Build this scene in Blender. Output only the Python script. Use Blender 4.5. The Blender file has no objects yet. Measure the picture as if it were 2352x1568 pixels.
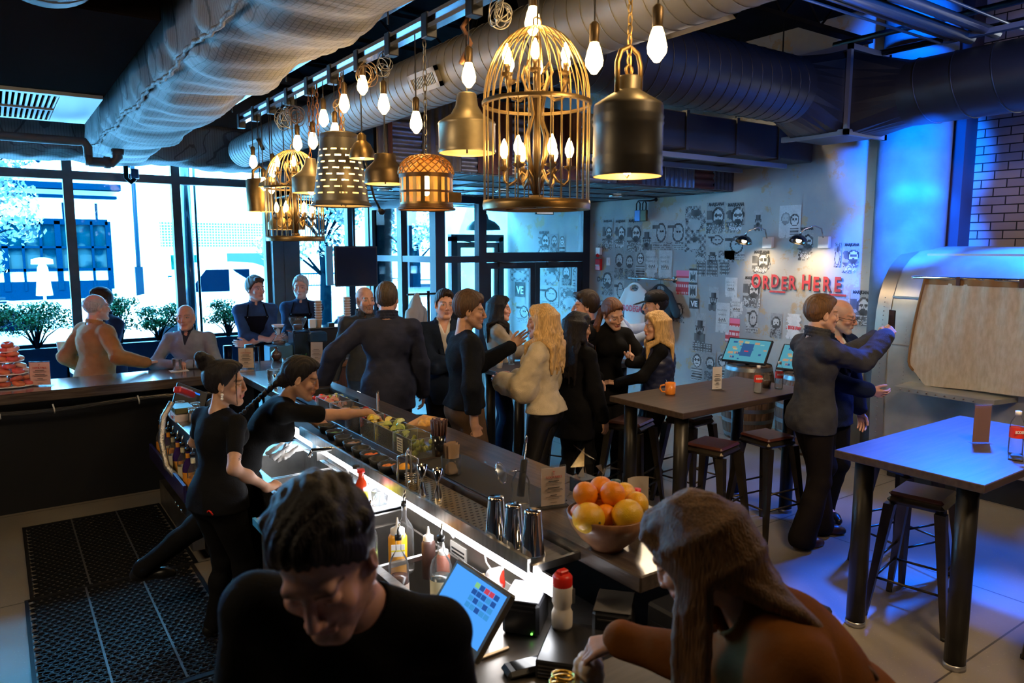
import bpy, math, random
import numpy as np
from mathutils import Vector, Matrix, Euler
R = math.radians
sc = bpy.context.scene
col = sc.collection
# ---------------------------------------------------------------- camera, world, main lights
cd = bpy.data.cameras.new('camera'); cam = bpy.data.objects.new('camera', cd); col.objects.link(cam)
cam.location = (0, 0, 2.2); cam.rotation_euler = (R(90 - 7.217), 0, -R(35.072))
cd.sensor_width = 36; cd.lens = 1690 / 2352 * 36; cd.clip_end = 300; cd.clip_start = .05
cd.dof.use_dof = True; cd.dof.focus_distance = 5.6; cd.dof.aperture_fstop = 3.6
sc.camera = cam
sc.view_settings.view_transform = 'Standard'; sc.view_settings.look = 'None'
sc.view_settings.gamma = 1; sc.view_settings.exposure = 0.0; sc.view_settings.use_curve_mapping = False
w = bpy.data.worlds.new('world'); sc.world = w; w.use_nodes = True
bg = w.node_tree.nodes['Background']; bg.inputs[0].default_value = (.10, .53, 1.0, 1); bg.inputs[1].default_value = 52.0
def lamp(name, kind, loc, energy, color, rot=(0, 0, 0), size=.2, size_y=None, spot=60, blend=.6, target=None):
    l = bpy.data.lights.new(name, kind); o = bpy.data.objects.new(name, l); col.objects.link(o)
    o.location = loc; l.energy = energy; l.color = color
    if kind == 'AREA':
        l.size = size
        if size_y: l.shape = 'RECTANGLE'; l.size_y = size_y
    elif kind == 'SUN': l.angle = R(1)
    else: l.shadow_soft_size = size
    if kind == 'SPOT': l.spot_size = R(spot); l.spot_blend = blend
    if target is not None:
        o.rotation_euler = (Vector(target) - Vector(loc)).to_track_quat('-Z', 'Y').to_euler()
    else: o.rotation_euler = rot
    return o
lamp('sun', 'SUN', (0, 0, 30), 26.0, (.62, .86, 1), target=(9, 20, 0))
# added warm fill lamps without fixtures, standing in for unseen house lights
lamp('warm_fill_light', 'AREA', (3.0, .3, 3.9), 130, (1, .70, .40), size=.9, target=(3.9, 2.0, .0))
lamp('warm_fill_light', 'AREA', (5.2, 4.9, 3.1), 36, (1, .76, .5), size=.6, target=(4.6, 4.6, 0))
lamp('warm_fill_light', 'AREA', (-1.4, 3.2, 3.2), 45, (1, .76, .48), size=.8, target=(.6, 4.6, 0))
lamp('warm_fill_light', 'SPOT', (4.4, 5.4, 4.4), 330, (1, .78, .5), size=.15, spot=56, target=(7.7, 5.9, 2.0))
lamp('blue_spotlight', 'SPOT', (6.15, 2.95, 2.8), 1900, (.0, .13, 1), size=.05, spot=40, blend=.5, target=(7.45, 3.72, 2.35))
lamp('blue_spotlight', 'SPOT', (6.15, 2.95, 3.15), 1600, (.0, .13, 1), size=.05, spot=40, blend=.5, target=(7.45, 3.72, 3.1))
lamp('blue_spotlight', 'SPOT', (7.22, 2.6, 3.1), 800, (.0, .12, 1), size=.1, spot=80, target=(7.05, 2.6, 2.0))
lamp('blue_spotlight', 'SPOT', (6.5, 2.7, 3.1), 2600, (.0, .12, 1), size=.12, spot=46, target=(4.8, 1.9, 1.0))
lamp('blue_spotlight', 'SPOT', (5.2, 1.2, 3.4), 200, (.02, .2, 1), size=.1, spot=110, target=(5.9, 3.4, 4.3))
lamp('blue_spotlight', 'SPOT', (6.2, 3.0, 4.35), 1000, (.0, .12, 1), size=.05, spot=34, target=(7.45, 3.85, 4.25))
lamp('pink_spotlight', 'SPOT', (-1.6, 6.4, 2.6), 50, (1, .10, .20), size=.1, spot=40, target=(.75, 8.0, 1.35))
# ---------------------------------------------------------------- materials
MC = {}
def M(name, c=(.5, .5, .5), rough=.5, metal=0, emit=None, es=0, noise=0, c2=None, ns=6, bump=0, bs=40, stretch=(1, 1, 1), coat=0, detail=4, attr=None, spec=None, alpha=None, sheen=0, rot=(0, 0, 0), nlo=.35, nhi=.65):
    if name in MC: return MC[name]
    m = bpy.data.materials.new(name); m.use_nodes = True; nt = m.node_tree; N = nt.nodes; L = nt.links
    b = N['Principled BSDF']; b.inputs['Base Color'].default_value = (*c, 1); b.inputs['Roughness'].default_value = rough
    b.inputs['Metallic'].default_value = metal
    if coat: b.inputs['Coat Weight'].default_value = coat; b.inputs['Coat Roughness'].default_value = .15
    if spec is not None: b.inputs['Specular IOR Level'].default_value = spec
    if sheen: b.inputs['Sheen Weight'].default_value = sheen
    if emit: b.inputs['Emission Color'].default_value = (*emit, 1); b.inputs['Emission Strength'].default_value = es
    if alpha is not None: b.inputs['Alpha'].default_value = alpha
    tc = N.new('ShaderNodeTexCoord'); mp = N.new('ShaderNodeMapping'); L.new(tc.outputs['Object'], mp.inputs[0])
    mp.inputs['Scale'].default_value = stretch; mp.inputs['Rotation'].default_value = rot
    src = None
    if attr:
        a = N.new('ShaderNodeAttribute'); a.attribute_name = attr; src = a.outputs['Color']; L.new(src, b.inputs['Base Color'])
    if noise or c2:
        n = N.new('ShaderNodeTexNoise'); n.inputs['Scale'].default_value = ns; n.inputs['Detail'].default_value = detail
        L.new(mp.outputs[0], n.inputs['Vector'])
        cr = N.new('ShaderNodeValToRGB'); e = cr.color_ramp.elements
        e[0].position = nlo; e[1].position = nhi
        cc = c2 or tuple(x * (1 - noise) for x in c)
        e[0].color = (*c, 1); e[1].color = (*cc, 1)
        L.new(n.outputs['Fac'], cr.inputs[0])
        if attr:
            e[0].color = (1, 1, 1, 1); e[1].color = (1 - noise,) * 3 + (1,)
            mx = N.new('ShaderNodeMixRGB'); mx.blend_type = 'MULTIPLY'; mx.inputs[0].default_value = 1
            L.new(src, mx.inputs[1]); L.new(cr.outputs[0], mx.inputs[2]); L.new(mx.outputs[0], b.inputs['Base Color'])
        else: L.new(cr.outputs[0], b.inputs['Base Color'])
    if bump:
        n2 = N.new('ShaderNodeTexNoise'); n2.inputs['Scale'].default_value = bs; n2.inputs['Detail'].default_value = 3
        L.new(mp.outputs[0], n2.inputs['Vector'])
        bp = N.new('ShaderNodeBump'); bp.inputs['Strength'].default_value = bump; bp.inputs['Distance'].default_value = .01
        L.new(n2.outputs['Fac'], bp.inputs['Height']); L.new(bp.outputs[0], b.inputs['Normal'])
    MC[name] = m; return m
def glassmat(name, tint=(1, 1, 1), refl=.12, rough=.02, milk=0):
    """thin pane or vessel glass: light passes straight through, with a clear reflection at glancing angles"""
    if name in MC: return MC[name]
    m = bpy.data.materials.new(name); m.use_nodes = True; nt = m.node_tree; N = nt.nodes; L = nt.links
    N.remove(N['Principled BSDF'])
    t = N.new('ShaderNodeBsdfTransparent'); t.inputs[0].default_value = (*tint, 1)
    g = N.new('ShaderNodeBsdfGlossy'); g.inputs['Roughness'].default_value = rough
    f = N.new('ShaderNodeLayerWeight'); f.inputs['Blend'].default_value = refl
    mx = N.new('ShaderNodeMixShader'); L.new(f.outputs['Fresnel'], mx.inputs[0]); L.new(t.outputs[0], mx.inputs[1]); L.new(g.outputs[0], mx.inputs[2])
    o_ = mx.outputs[0]
    if milk:  # milk: diffuse white mixed in for the pale highlights of refraction
        d = N.new('ShaderNodeBsdfDiffuse'); m2 = N.new('ShaderNodeMixShader'); m2.inputs[0].default_value = milk; L.new(o_, m2.inputs[1]); L.new(d.outputs[0], m2.inputs[2]); o_ = m2.outputs[0]
    L.new(o_, N['Material Output'].inputs[0]); MC[name] = m; return m
def emi(name, c, s):
    if name in MC: return MC[name]
    m = bpy.data.materials.new(name); m.use_nodes = True; nt = m.node_tree; nt.nodes.remove(nt.nodes['Principled BSDF'])
    e = nt.nodes.new('ShaderNodeEmission'); e.inputs[0].default_value = (*c, 1); e.inputs[1].default_value = s
    nt.links.new(e.outputs[0], nt.nodes['Material Output'].inputs[0]); MC[name] = m; return m
# ---------------------------------------------------------------- objects
def tag(o, label=None, cat=None, group=None, kind=None):
    if label: o['label'] = label
    if cat: o['category'] = cat
    if group: o['group'] = group
    if kind: o['kind'] = kind
    return o
def thing(name, loc=(0, 0, 0), rz=0, label=None, cat=None, group=None):
    o = bpy.data.objects.new(name, None); col.objects.link(o); o.location = loc; o.rotation_euler = (0, 0, rz)
    o.empty_display_size = .1
    return tag(o, label, cat, group)
KIDS = {}
def link(name, me, m, parent=None, loc=None, rot=None):
    o = bpy.data.objects.new(name, me); col.objects.link(o)
    if m is not None and not me.materials:
        for x in (m if isinstance(m, (list, tuple)) else [m]): me.materials.append(x)
    if parent is not None: o.parent = parent; KIDS.setdefault(parent.name, []).append(o)
    if loc is not None: o.location = loc
    if rot is not None: o.rotation_euler = rot
    return o
def dup(o, loc=None, rz=None, label=None, group=None, parent=None, scale=None, rot=None):
    c = o.copy(); col.objects.link(c)
    if parent is not None: c.parent = parent; KIDS.setdefault(parent.name, []).append(c)
    if loc is not None: c.location = loc
    if rz is not None: c.rotation_euler = (0, 0, rz)
    if rot is not None: c.rotation_euler = rot
    if scale is not None: c.scale = (scale,) * 3 if not hasattr(scale, '__len__') else scale
    if label: c['label'] = label
    if group: c['group'] = group
    for k in KIDS.get(o.name, []): dup(k, parent=c)
    return c
def mesh(name, V, F, smooth=False, mats=None):
    me = bpy.data.meshes.new(name); me.from_pydata([tuple(v) for v in V], [], F); me.update()
    if smooth: me.polygons.foreach_set('use_smooth', [True] * len(me.polygons))
    if mats is not None: me.polygons.foreach_set('material_index', mats)
    return me
class MB:
    """collects simple shapes into one mesh"""
    def __init__(s): s.V = []; s.F = []; s.S = []; s.I = []; s.i = 0; s.X = None
    def add(s, V, F, smooth=False):
        n = len(s.V)
        if s.X is not None: V = [s.X @ Vector(v) for v in V]
        s.V += [tuple(v) for v in V]; s.F += [tuple(a + n for a in f) for f in F]; s.S += [smooth] * len(F); s.I += [s.i] * len(F); return s
    def mat(s, i): s.i = i; return s
    def box(s, a, b, bev=0):
        x0, y0, z0 = a; x1, y1, z1 = b
        if bev:
            bv = min(bev, (x1 - x0) / 2.01, (y1 - y0) / 2.01, (z1 - z0) / 2.01)
            V = []; F = []
            idx = {}
            for sx in (0, 1):
                for sy in (0, 1):
                    for sz in (0, 1):
                        X = (x0, x1)[sx]; Y = (y0, y1)[sy]; Z = (z0, z1)[sz]
                        dx = bv * (1 - 2 * sx); dy = bv * (1 - 2 * sy); dz = bv * (1 - 2 * sz)
                        for ax, p in (('x', (X, Y + dy, Z + dz)), ('y', (X + dx, Y, Z + dz)), ('z', (X + dx, Y + dy, Z))):
                            idx[sx, sy, sz, ax] = len(V); V.append(p)
            g = lambda *k: idx[k]
            for q in (0, 1):
                f = [g(q, 0, 0, 'x'), g(q, 1, 0, 'x'), g(q, 1, 1, 'x'), g(q, 0, 1, 'x')]; F.append(f if q else f[::-1])
                f = [g(0, q, 0, 'y'), g(1, q, 0, 'y'), g(1, q, 1, 'y'), g(0, q, 1, 'y')]; F.append(f[::-1] if q else f)
                f = [g(0, 0, q, 'z'), g(1, 0, q, 'z'), g(1, 1, q, 'z'), g(0, 1, q, 'z')]; F.append(f if q else f[::-1])
            for a_ in (0, 1):
                for b_ in (0, 1):
                    F.append([g(0, a_, b_, 'y'), g(1, a_, b_, 'y'), g(1, a_, b_, 'z'), g(0, a_, b_, 'z')])
                    F.append([g(a_, 0, b_, 'x'), g(a_, 1, b_, 'x'), g(a_, 1, b_, 'z'), g(a_, 0, b_, 'z')])
                    F.append([g(a_, b_, 0, 'x'), g(a_, b_, 1, 'x'), g(a_, b_, 1, 'y'), g(a_, b_, 0, 'y')])
                    for c_ in (0, 1): F.append([g(a_, b_, c_, 'x'), g(a_, b_, c_, 'y'), g(a_, b_, c_, 'z')])
            return s.add(V, F)
        V = [(x, y, z) for x in (x0, x1) for y in (y0, y1) for z in (z0, z1)]
        return s.add(V, [(0, 1, 3, 2), (4, 6, 7, 5), (0, 4, 5, 1), (2, 3, 7, 6), (0, 2, 6, 4), (1, 5, 7, 3)])
    def tube(s, P, r, n=8, cap=True, closed=False, smooth=True):
        P = [Vector(p) for p in P]; m = len(P); rs = r if hasattr(r, '__len__') else [r] * m
        V = []; F = []; prev = None
        for i, p in enumerate(P):
            if closed: t = P[(i + 1) % m] - P[i - 1]
            else: t = P[min(i + 1, m - 1)] - P[max(i - 1, 0)]
            if t.length < 1e-9: t = Vector((0, 0, 1))
            t.normalize()
            if prev is None: a = t.orthogonal().normalized()
            else:
                a = prev - t * prev.dot(t)
                a = a.normalized() if a.length > 1e-6 else t.orthogonal().normalized()
            prev = a; b = t.cross(a)
            for k in range(n):
                an = 2 * math.pi * k / n; V.append(p + (a * math.cos(an) + b * math.sin(an)) * rs[i])
        for i in range(m if closed else m - 1):
            for k in range(n):
                j = (i + 1) % m; F.append((i * n + k, i * n + (k + 1) % n, j * n + (k + 1) % n, j * n + k))
        if cap and not closed: F.append(tuple(range(n))[::-1]); F.append(tuple((m - 1) * n + k for k in range(n)))
        return s.add(V, F, smooth)
    def lathe(s, prof, c=(0, 0, 0), n=24, smooth=True, axis=None, closed=False):
        """prof: list of (r,z)"""
        V = []; F = []; m = len(prof)
        for r, z in prof:
            for k in range(n):
                a = 2 * math.pi * k / n; V.append((r * math.cos(a), r * math.sin(a), z))
        for i in range(m - 1):
            for k in range(n): F.append((i * n + k, i * n + (k + 1) % n, (i + 1) * n + (k + 1) % n, (i + 1) * n + k))
        if prof[0][0] > 1e-5 and closed: F.append(tuple(range(n))[::-1])
        if prof[-1][0] > 1e-5 and closed: F.append(tuple((m - 1) * n + k for k in range(n)))
        if axis is not None:
            q = Vector((0, 0, 1)).rotation_difference(Vector(axis)); V = [q @ Vector(v) for v in V]
        c = Vector(c); return s.add([Vector(v) + c for v in V], F, smooth)
    def cyl(s, c, r, h, n=20, r2=None, axis=None): return s.lathe([(r, 0), (r2 if r2 is not None else r, h)], c, n, axis=axis, closed=True)
    def ball(s, c, r, n=12, m=8):
        rr = r if hasattr(r, '__len__') else (r, r, r); V = []; F = []
        for i in range(1, m):
            t = math.pi * i / m
            for k in range(n): a = 2 * math.pi * k / n; V.append((c[0] + rr[0] * math.sin(t) * math.cos(a), c[1] + rr[1] * math.sin(t) * math.sin(a), c[2] - rr[2] * math.cos(t)))
        b = len(V); V += [(c[0], c[1], c[2] - rr[2]), (c[0], c[1], c[2] + rr[2])]
        for i in range(m - 2):
            for k in range(n): F.append((i * n + k, i * n + (k + 1) % n, (i + 1) * n + (k + 1) % n, (i + 1) * n + k))
        for k in range(n): F.append((b, (k + 1) % n, k)); F.append((b + 1, (m - 2) * n + k, (m - 2) * n + (k + 1) % n))
        return s.add(V, F, True)
    def torus(s, c, Rr, r, n=32, m=6, axis=(0, 0, 1)):
        q = Vector((0, 0, 1)).rotation_difference(Vector(axis)); c = Vector(c)
        return s.tube([c + q @ Vector((Rr * math.cos(2 * math.pi * k / n), Rr * math.sin(2 * math.pi * k / n), 0)) for k in range(n)], r, m, closed=True)
    def prism(s, P, z0, z1, axis='z'):
        n = len(P); mk = {'z': lambda p, t: (p[0], p[1], t), 'y': lambda p, t: (p[0], t, p[1]), 'x': lambda p, t: (t, p[0], p[1])}[axis]
        V = [mk(p, z0) for p in P] + [mk(p, z1) for p in P]
        F = [tuple(range(n))[::-1], tuple(range(n, 2 * n))] + [(k, (k + 1) % n, n + (k + 1) % n, n + k) for k in range(n)]
        return s.add(V, F)
    def quad(s, a, b, c, d): return s.add([a, b, c, d], [(0, 1, 2, 3)])
    def build(s, name, m, parent=None, loc=None, rot=None):
        me = bpy.data.meshes.new(name); me.from_pydata(s.V, [], s.F); me.update()
        me.polygons.foreach_set('use_smooth', s.S)
        if isinstance(m, (list, tuple)): me.polygons.foreach_set('material_index', s.I)
        return link(name, me, m, parent, loc, rot)
def st(name, mb, m): return tag(mb.build(name, m), kind='structure')
def text(s, size, name, m, parent, loc, rot=(0, 0, 0), ext=.0008, align='CENTER', bold=0, sx=1, shear=0, space=1):
    c = bpy.data.curves.new(name, 'FONT'); c.body = s; c.size = size; c.align_x = align; c.align_y = 'CENTER'; c.extrude = ext; c.offset = bold; c.shear = shear
    c.space_character = space; c.resolution_u = 3
    t = bpy.data.objects.new(name, c); dg = bpy.context.evaluated_depsgraph_get()
    me = bpy.data.meshes.new_from_object(t); bpy.data.objects.remove(t)
    if sx != 1: me.transform(Matrix.Diagonal((sx, 1, 1, 1)))
    me.materials.clear()
    return link(name, me, m, parent, loc, rot)
def setcol(me, C):
    a = me.color_attributes.new('Col', 'FLOAT_COLOR', 'POINT')
    C = np.asarray(C, dtype=np.float32)
    if C.shape[1] == 3: C = np.hstack([C, np.ones((len(C), 1), np.float32)])
    a.data.foreach_set('color', C.ravel())
# ---------------------------------------------------------------- implicit surfaces
def nz(P, s, seed=0):
    x, y, z = P[0] * s + seed * 1.7, P[1] * s + seed * 2.3, P[2] * s + seed * .9
    return (np.sin(x + 1.3 * np.sin(y * 1.1 + z * .7)) + np.sin(y * 1.2 + 1.5 * np.sin(z * .9 + x * .6)) + np.sin(z * 1.1 + 1.2 * np.sin(x * 1.3 + y * .4))) / 3
class Field:
    def __init__(s): s.P = []; s.fine = []
    def cap(s, a, b, ra, rb=None, k=.02, op=0, fl=None):
        """tapered capsule; fl=(axis vector, factor) flattens it along an axis"""
        s.P.append(('c', np.array(a, float), np.array(b, float), ra, ra if rb is None else rb, k, op, fl)); return s
    def ell(s, c, r, k=.02, op=0, Rm=None):
        s.P.append(('e', np.array(c, float), np.array(r, float), Rm, None, k, op, None)); return s
    def fn(s, f, k=.004, op=1): s.P.append(('f', f, None, None, None, k, op, None)); return s
    def poly(s, pts, rs, k=.01, op=0):
        for i in range(len(pts) - 1): s.cap(pts[i], pts[i + 1], rs[i] if hasattr(rs, '__len__') else rs, rs[i + 1] if hasattr(rs, '__len__') else rs, k, op)
        return s
    def mesh(s, vox, fine=None):
        """fine: list of (center, radius, voxel) zones with tighter grid lines"""
        lo = np.full(3, 1e9); hi = np.full(3, -1e9); bb = []
        for t, a, b, c, d, k, op, fl in s.P:
            if t == 'c': m = max(c, d) * (fl[1] if fl and fl[1] > 1 else 1); l = np.minimum(a, b) - m; h = np.maximum(a, b) + m
            elif t == 'e': m = max(b) if c is not None else b; l = a - m; h = a + m
            else: bb.append(None); continue
            bb.append((l, h))
            if op == 0: lo = np.minimum(lo, l); hi = np.maximum(hi, h)
        lo -= .02 + vox; hi += .02 + vox; ax = []
        for i in range(3):
            g = [lo[i]]; z = [(q[0][i] - q[1], q[0][i] + q[1], q[2]) for q in (fine or [])]
            while g[-1] < hi[i]:
                p = g[-1]; st_ = vox
                for z0, z1, v in z:
                    if z0 <= p <= z1: st_ = min(st_, v)
                    elif p < z0: st_ = min(st_, max(v, (z0 - p) * .5 + v))
                g.append(p + st_)
            ax.append(np.array(g))
        X, Y, Z = ax; D = np.full((len(X), len(Y), len(Z)), .08, np.float32)
        for (t, a, b, c, d, k, op, fl), q in zip(s.P, bb):
            if q is None: sl = (slice(None),) * 3
            else:
                pad = k + .025; sl = tuple(slice(max(0, np.searchsorted(ax[i], q[0][i] - pad) - 1), np.searchsorted(ax[i], q[1][i] + pad) + 1) for i in range(3))
            x = X[sl[0]][:, None, None]; y = Y[sl[1]][None, :, None]; z = Z[sl[2]][None, None, :]
            cur = D[sl]
            if cur.size == 0: continue
            if t == 'c':
                px, py, pz = x - a[0], y - a[1], z - a[2]; v = b - a; L2 = max(v @ v, 1e-9)
                h = np.clip((px * v[0] + py * v[1] + pz * v[2]) / L2, 0, 1)
                qx, qy, qz = px - h * v[0], py - h * v[1], pz - h * v[2]
                if fl:
                    n, f = fl; dd = (qx * n[0] + qy * n[1] + qz * n[2]) * (1 / f - 1)
                    qx = qx + dd * n[0]; qy = qy + dd * n[1]; qz = qz + dd * n[2]
                e = np.sqrt(qx * qx + qy * qy + qz * qz) - (c + (d - c) * h)
            elif t == 'e':
                px, py, pz = x - a[0], y - a[1], z - a[2]
                if c is not None:
                    px, py, pz = (px * c[0, 0] + py * c[1, 0] + pz * c[2, 0], px * c[0, 1] + py * c[1, 1] + pz * c[2, 1], px * c[0, 2] + py * c[1, 2] + pz * c[2, 2])
                k0 = np.sqrt((px / b[0]) ** 2 + (py / b[1]) ** 2 + (pz / b[2]) ** 2)
                k1 = np.sqrt((px / b[0] ** 2) ** 2 + (py / b[1] ** 2) ** 2 + (pz / b[2] ** 2) ** 2) + 1e-6
                e = k0 * (k0 - 1) / k1
            else: e = a(x, y, z)
            if op == 2: D[sl] = cur + e; continue          # displacement
            if op in (1, 4):
                e = -e if op == 1 else e; hh = np.maximum(k - np.abs(cur - e), 0) / k; D[sl] = np.maximum(cur, e) + hh * hh * k * .25
            else: hh = np.maximum(k - np.abs(cur - e), 0) / k; D[sl] = np.minimum(cur, e) - hh * hh * k * .25
        return surfnets(D, X, Y, Z)
def surfnets(D, X, Y, Z):
    S = D < 0; nx, ny, nz_ = D.shape
    cid = np.full((nx - 1, ny - 1, nz_ - 1), -1, np.int32)
    c = S[:-1, :-1, :-1].astype(np.int8)
    n = np.zeros(cid.shape, np.int8)
    for i in (0, 1):
        for j in (0, 1):
            for k in (0, 1): n += S[i:nx - 1 + i, j:ny - 1 + j, k:nz_ - 1 + k]
    I, J, K = np.nonzero((n > 0) & (n < 8)); cid[I, J, K] = np.arange(len(I))
    acc = np.zeros((len(I), 3)); cnt = np.zeros(len(I)); A = (X, Y, Z)
    for ax in range(3):
        for u in (0, 1):
            for v in (0, 1):
                o = [0, 0, 0]; o[(ax + 1) % 3] = u; o[(ax + 2) % 3] = v; p = [0, 0, 0]; p[ax] = 1
                i0, j0, k0 = I + o[0], J + o[1], K + o[2]; i1, j1, k1 = i0 + p[0], j0 + p[1], k0 + p[2]
                a = D[i0, j0, k0]; b = D[i1, j1, k1]; m = (a < 0) != (b < 0)
                t = np.where(m, a / np.where(m, a - b, 1), 0)
                pt = np.stack([X[i0], Y[j0], Z[k0]], 1); idx = (i0, j0, k0)[ax]; idn = (i1, j1, k1)[ax]
                pt[:, ax] += t * (A[ax][idn] - A[ax][idx]); acc[m] += pt[m]; cnt[m] += 1
    V = acc / cnt[:, None]; F = []
    for ax in range(3):
        sl0 = [slice(None)] * 3; sl1 = [slice(None)] * 3; sl0[ax] = slice(None, -1); sl1[ax] = slice(1, None)
        for q in ((ax + 1) % 3, (ax + 2) % 3): sl0[q] = slice(1, -1); sl1[q] = slice(1, -1)
        a = S[tuple(sl0)]; b = S[tuple(sl1)]; E = np.nonzero(a != b); sg = a[E]
        e = list(E)
        for q in ((ax + 1) % 3, (ax + 2) % 3): e[q] = e[q] + 1
        def g(du, dv):
            z = [e[0], e[1], e[2]]; z[(ax + 1) % 3] = z[(ax + 1) % 3] + du; z[(ax + 2) % 3] = z[(ax + 2) % 3] + dv
            return cid[z[0], z[1], z[2]]
        Q = np.stack([g(-1, -1), g(0, -1), g(0, 0), g(-1, 0)], 1); Q[~sg] = Q[~sg][:, ::-1]; F.append(Q)
    F = np.concatenate(F); F = F[(F >= 0).all(1)]
    return V, F
def npmesh(name, V, F, smooth=True):
    me = bpy.data.meshes.new(name); me.vertices.add(len(V)); me.vertices.foreach_set('co', np.asarray(V, np.float32).ravel())
    nf = len(F); me.loops.add(nf * 4); me.loops.foreach_set('vertex_index', np.asarray(F, np.int32).ravel())
    me.polygons.add(nf); me.polygons.foreach_set('loop_start', np.arange(0, nf * 4, 4, dtype=np.int32)); me.polygons.foreach_set('loop_total', np.full(nf, 4, np.int32))
    me.polygons.foreach_set('use_smooth', np.full(nf, smooth)); me.update(); me.validate(); return me
# ---------------------------------------------------------------- people
def rx(a): c, s = math.cos(R(a)), math.sin(R(a)); return np.array([[1, 0, 0], [0, c, -s], [0, s, c]])
def ry(a): c, s = math.cos(R(a)), math.sin(R(a)); return np.array([[c, 0, s], [0, 1, 0], [-s, 0, c]])
def rzm(a): c, s = math.cos(R(a)), math.sin(R(a)); return np.array([[c, -s, 0], [s, c, 0], [0, 0, 1]])
def nrm(v): v = np.array(v, float); return v / max(np.linalg.norm(v), 1e-9)
def ik(a, t, l1, l2, hint):
    a = np.array(a, float); t = np.array(t, float); d = t - a; L = np.linalg.norm(d)
    if L > (l1 + l2) * .995: t = a + d / L * (l1 + l2) * .995; d = t - a; L = np.linalg.norm(d)
    u = d / L; x = (l1 * l1 - l2 * l2 + L * L) / (2 * L); hgt = math.sqrt(max(l1 * l1 - x * x, 0))
    hv = np.array(hint, float); hv = hv - u * (hv @ u); return a + u * x + nrm(hv) * hgt, t
CURL = {'relax': [(18, 28, 18)] * 4, 'fist': [(75, 95, 55)] * 4, 'point': [(8, 6, 4)] + [(70, 90, 50)] * 3, 'flat': [(4, 6, 4)] * 4,
        'grip': [(48, 55, 30)] * 4, 'pinch': [(50, 38, 20), (46, 40, 22), (34, 34, 20), (24, 30, 18)], 'open': [(6, 10, 8), (12, 16, 10), (26, 30, 18), (34, 40, 20)]}
def hand(F, W, D, N, side, s, pose):
    """W wrist, D finger direction, N direction the palm looks, side +1 when the thumb lies along cross(D,N)"""
    D = nrm(D); N = nrm(np.array(N) - D * (np.array(N) @ D)); S = np.cross(D, N) * side
    F.cap(W - D * .02 * s, W + D * .02 * s, .024 * s, .024 * s, .02, fl=(N, .78))
    offs = [.028, .009, -.010, -.028]; ln = [(.040, .025, .021), (.045, .028, .022), (.041, .026, .021), (.032, .020, .019)]; tips = []
    for i in range(4):
        b = W + D * (.088 - .004 * abs(i - 1)) * s + S * offs[i] * s
        F.cap(W + D * .015 * s + S * offs[i] * .55 * s, b, .0135 * s, .0115 * s, .012)
        ang = 0; p = b; d = D
        for j in range(3):
            ang += CURL[pose][i][j]; d = D * math.cos(R(ang)) + N * math.sin(R(ang)) + S * (.06 - .04 * i) * (1 if j == 0 else 0)
            d = nrm(d); q = p + d * ln[i][j] * s; F.cap(p, q, (.0092 - .0008 * j) * s, (.0085 - .0009 * j) * s, .0035); p = q
        tips.append(p)
    cl = {'fist': .75, 'grip': .6, 'point': .6, 'pinch': .55}.get(pose, .18)
    b = W + D * .028 * s + S * .024 * s + N * .006 * s; d1 = nrm(S * .62 + D * .72 + N * (.25 + cl * .3))
    q = b + d1 * .042 * s; F.cap(b, q, .015 * s, .0115 * s, .012)
    d2 = nrm(S * (.4 - cl) + D * .85 + N * (.2 + cl)); r_ = q + d2 * .032 * s; F.cap(q, r_, .011 * s, .0098 * s, .004)
    d3 = nrm(S * (.25 - cl * 1.3) + D * .9 + N * (.2 + cl)); F.cap(r_, r_ + d3 * .025 * s, .0098 * s, .0085 * s, .004); tips.append(r_ + d3 * .025 * s)
    return tips
SK = {'fair': (.62, .36, .26), 'pink': (.66, .36, .28), 'tan': (.5, .28, .18), 'olive': (.46, .26, .165), 'warm': (.6, .33, .2)}
HAIRC = {'black': (.012, .010, .012), 'dark': (.03, .018, .012), 'brown': (.075, .04, .02), 'lightbrown': (.13, .062, .022), 'blond': (.58, .36, .14), 'honey': (.42, .24, .09), 'grey': (.42, .42, .42), 'auburn': (.13, .05, .02), 'greybrown': (.075, .055, .04)}
NP = 0
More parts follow.
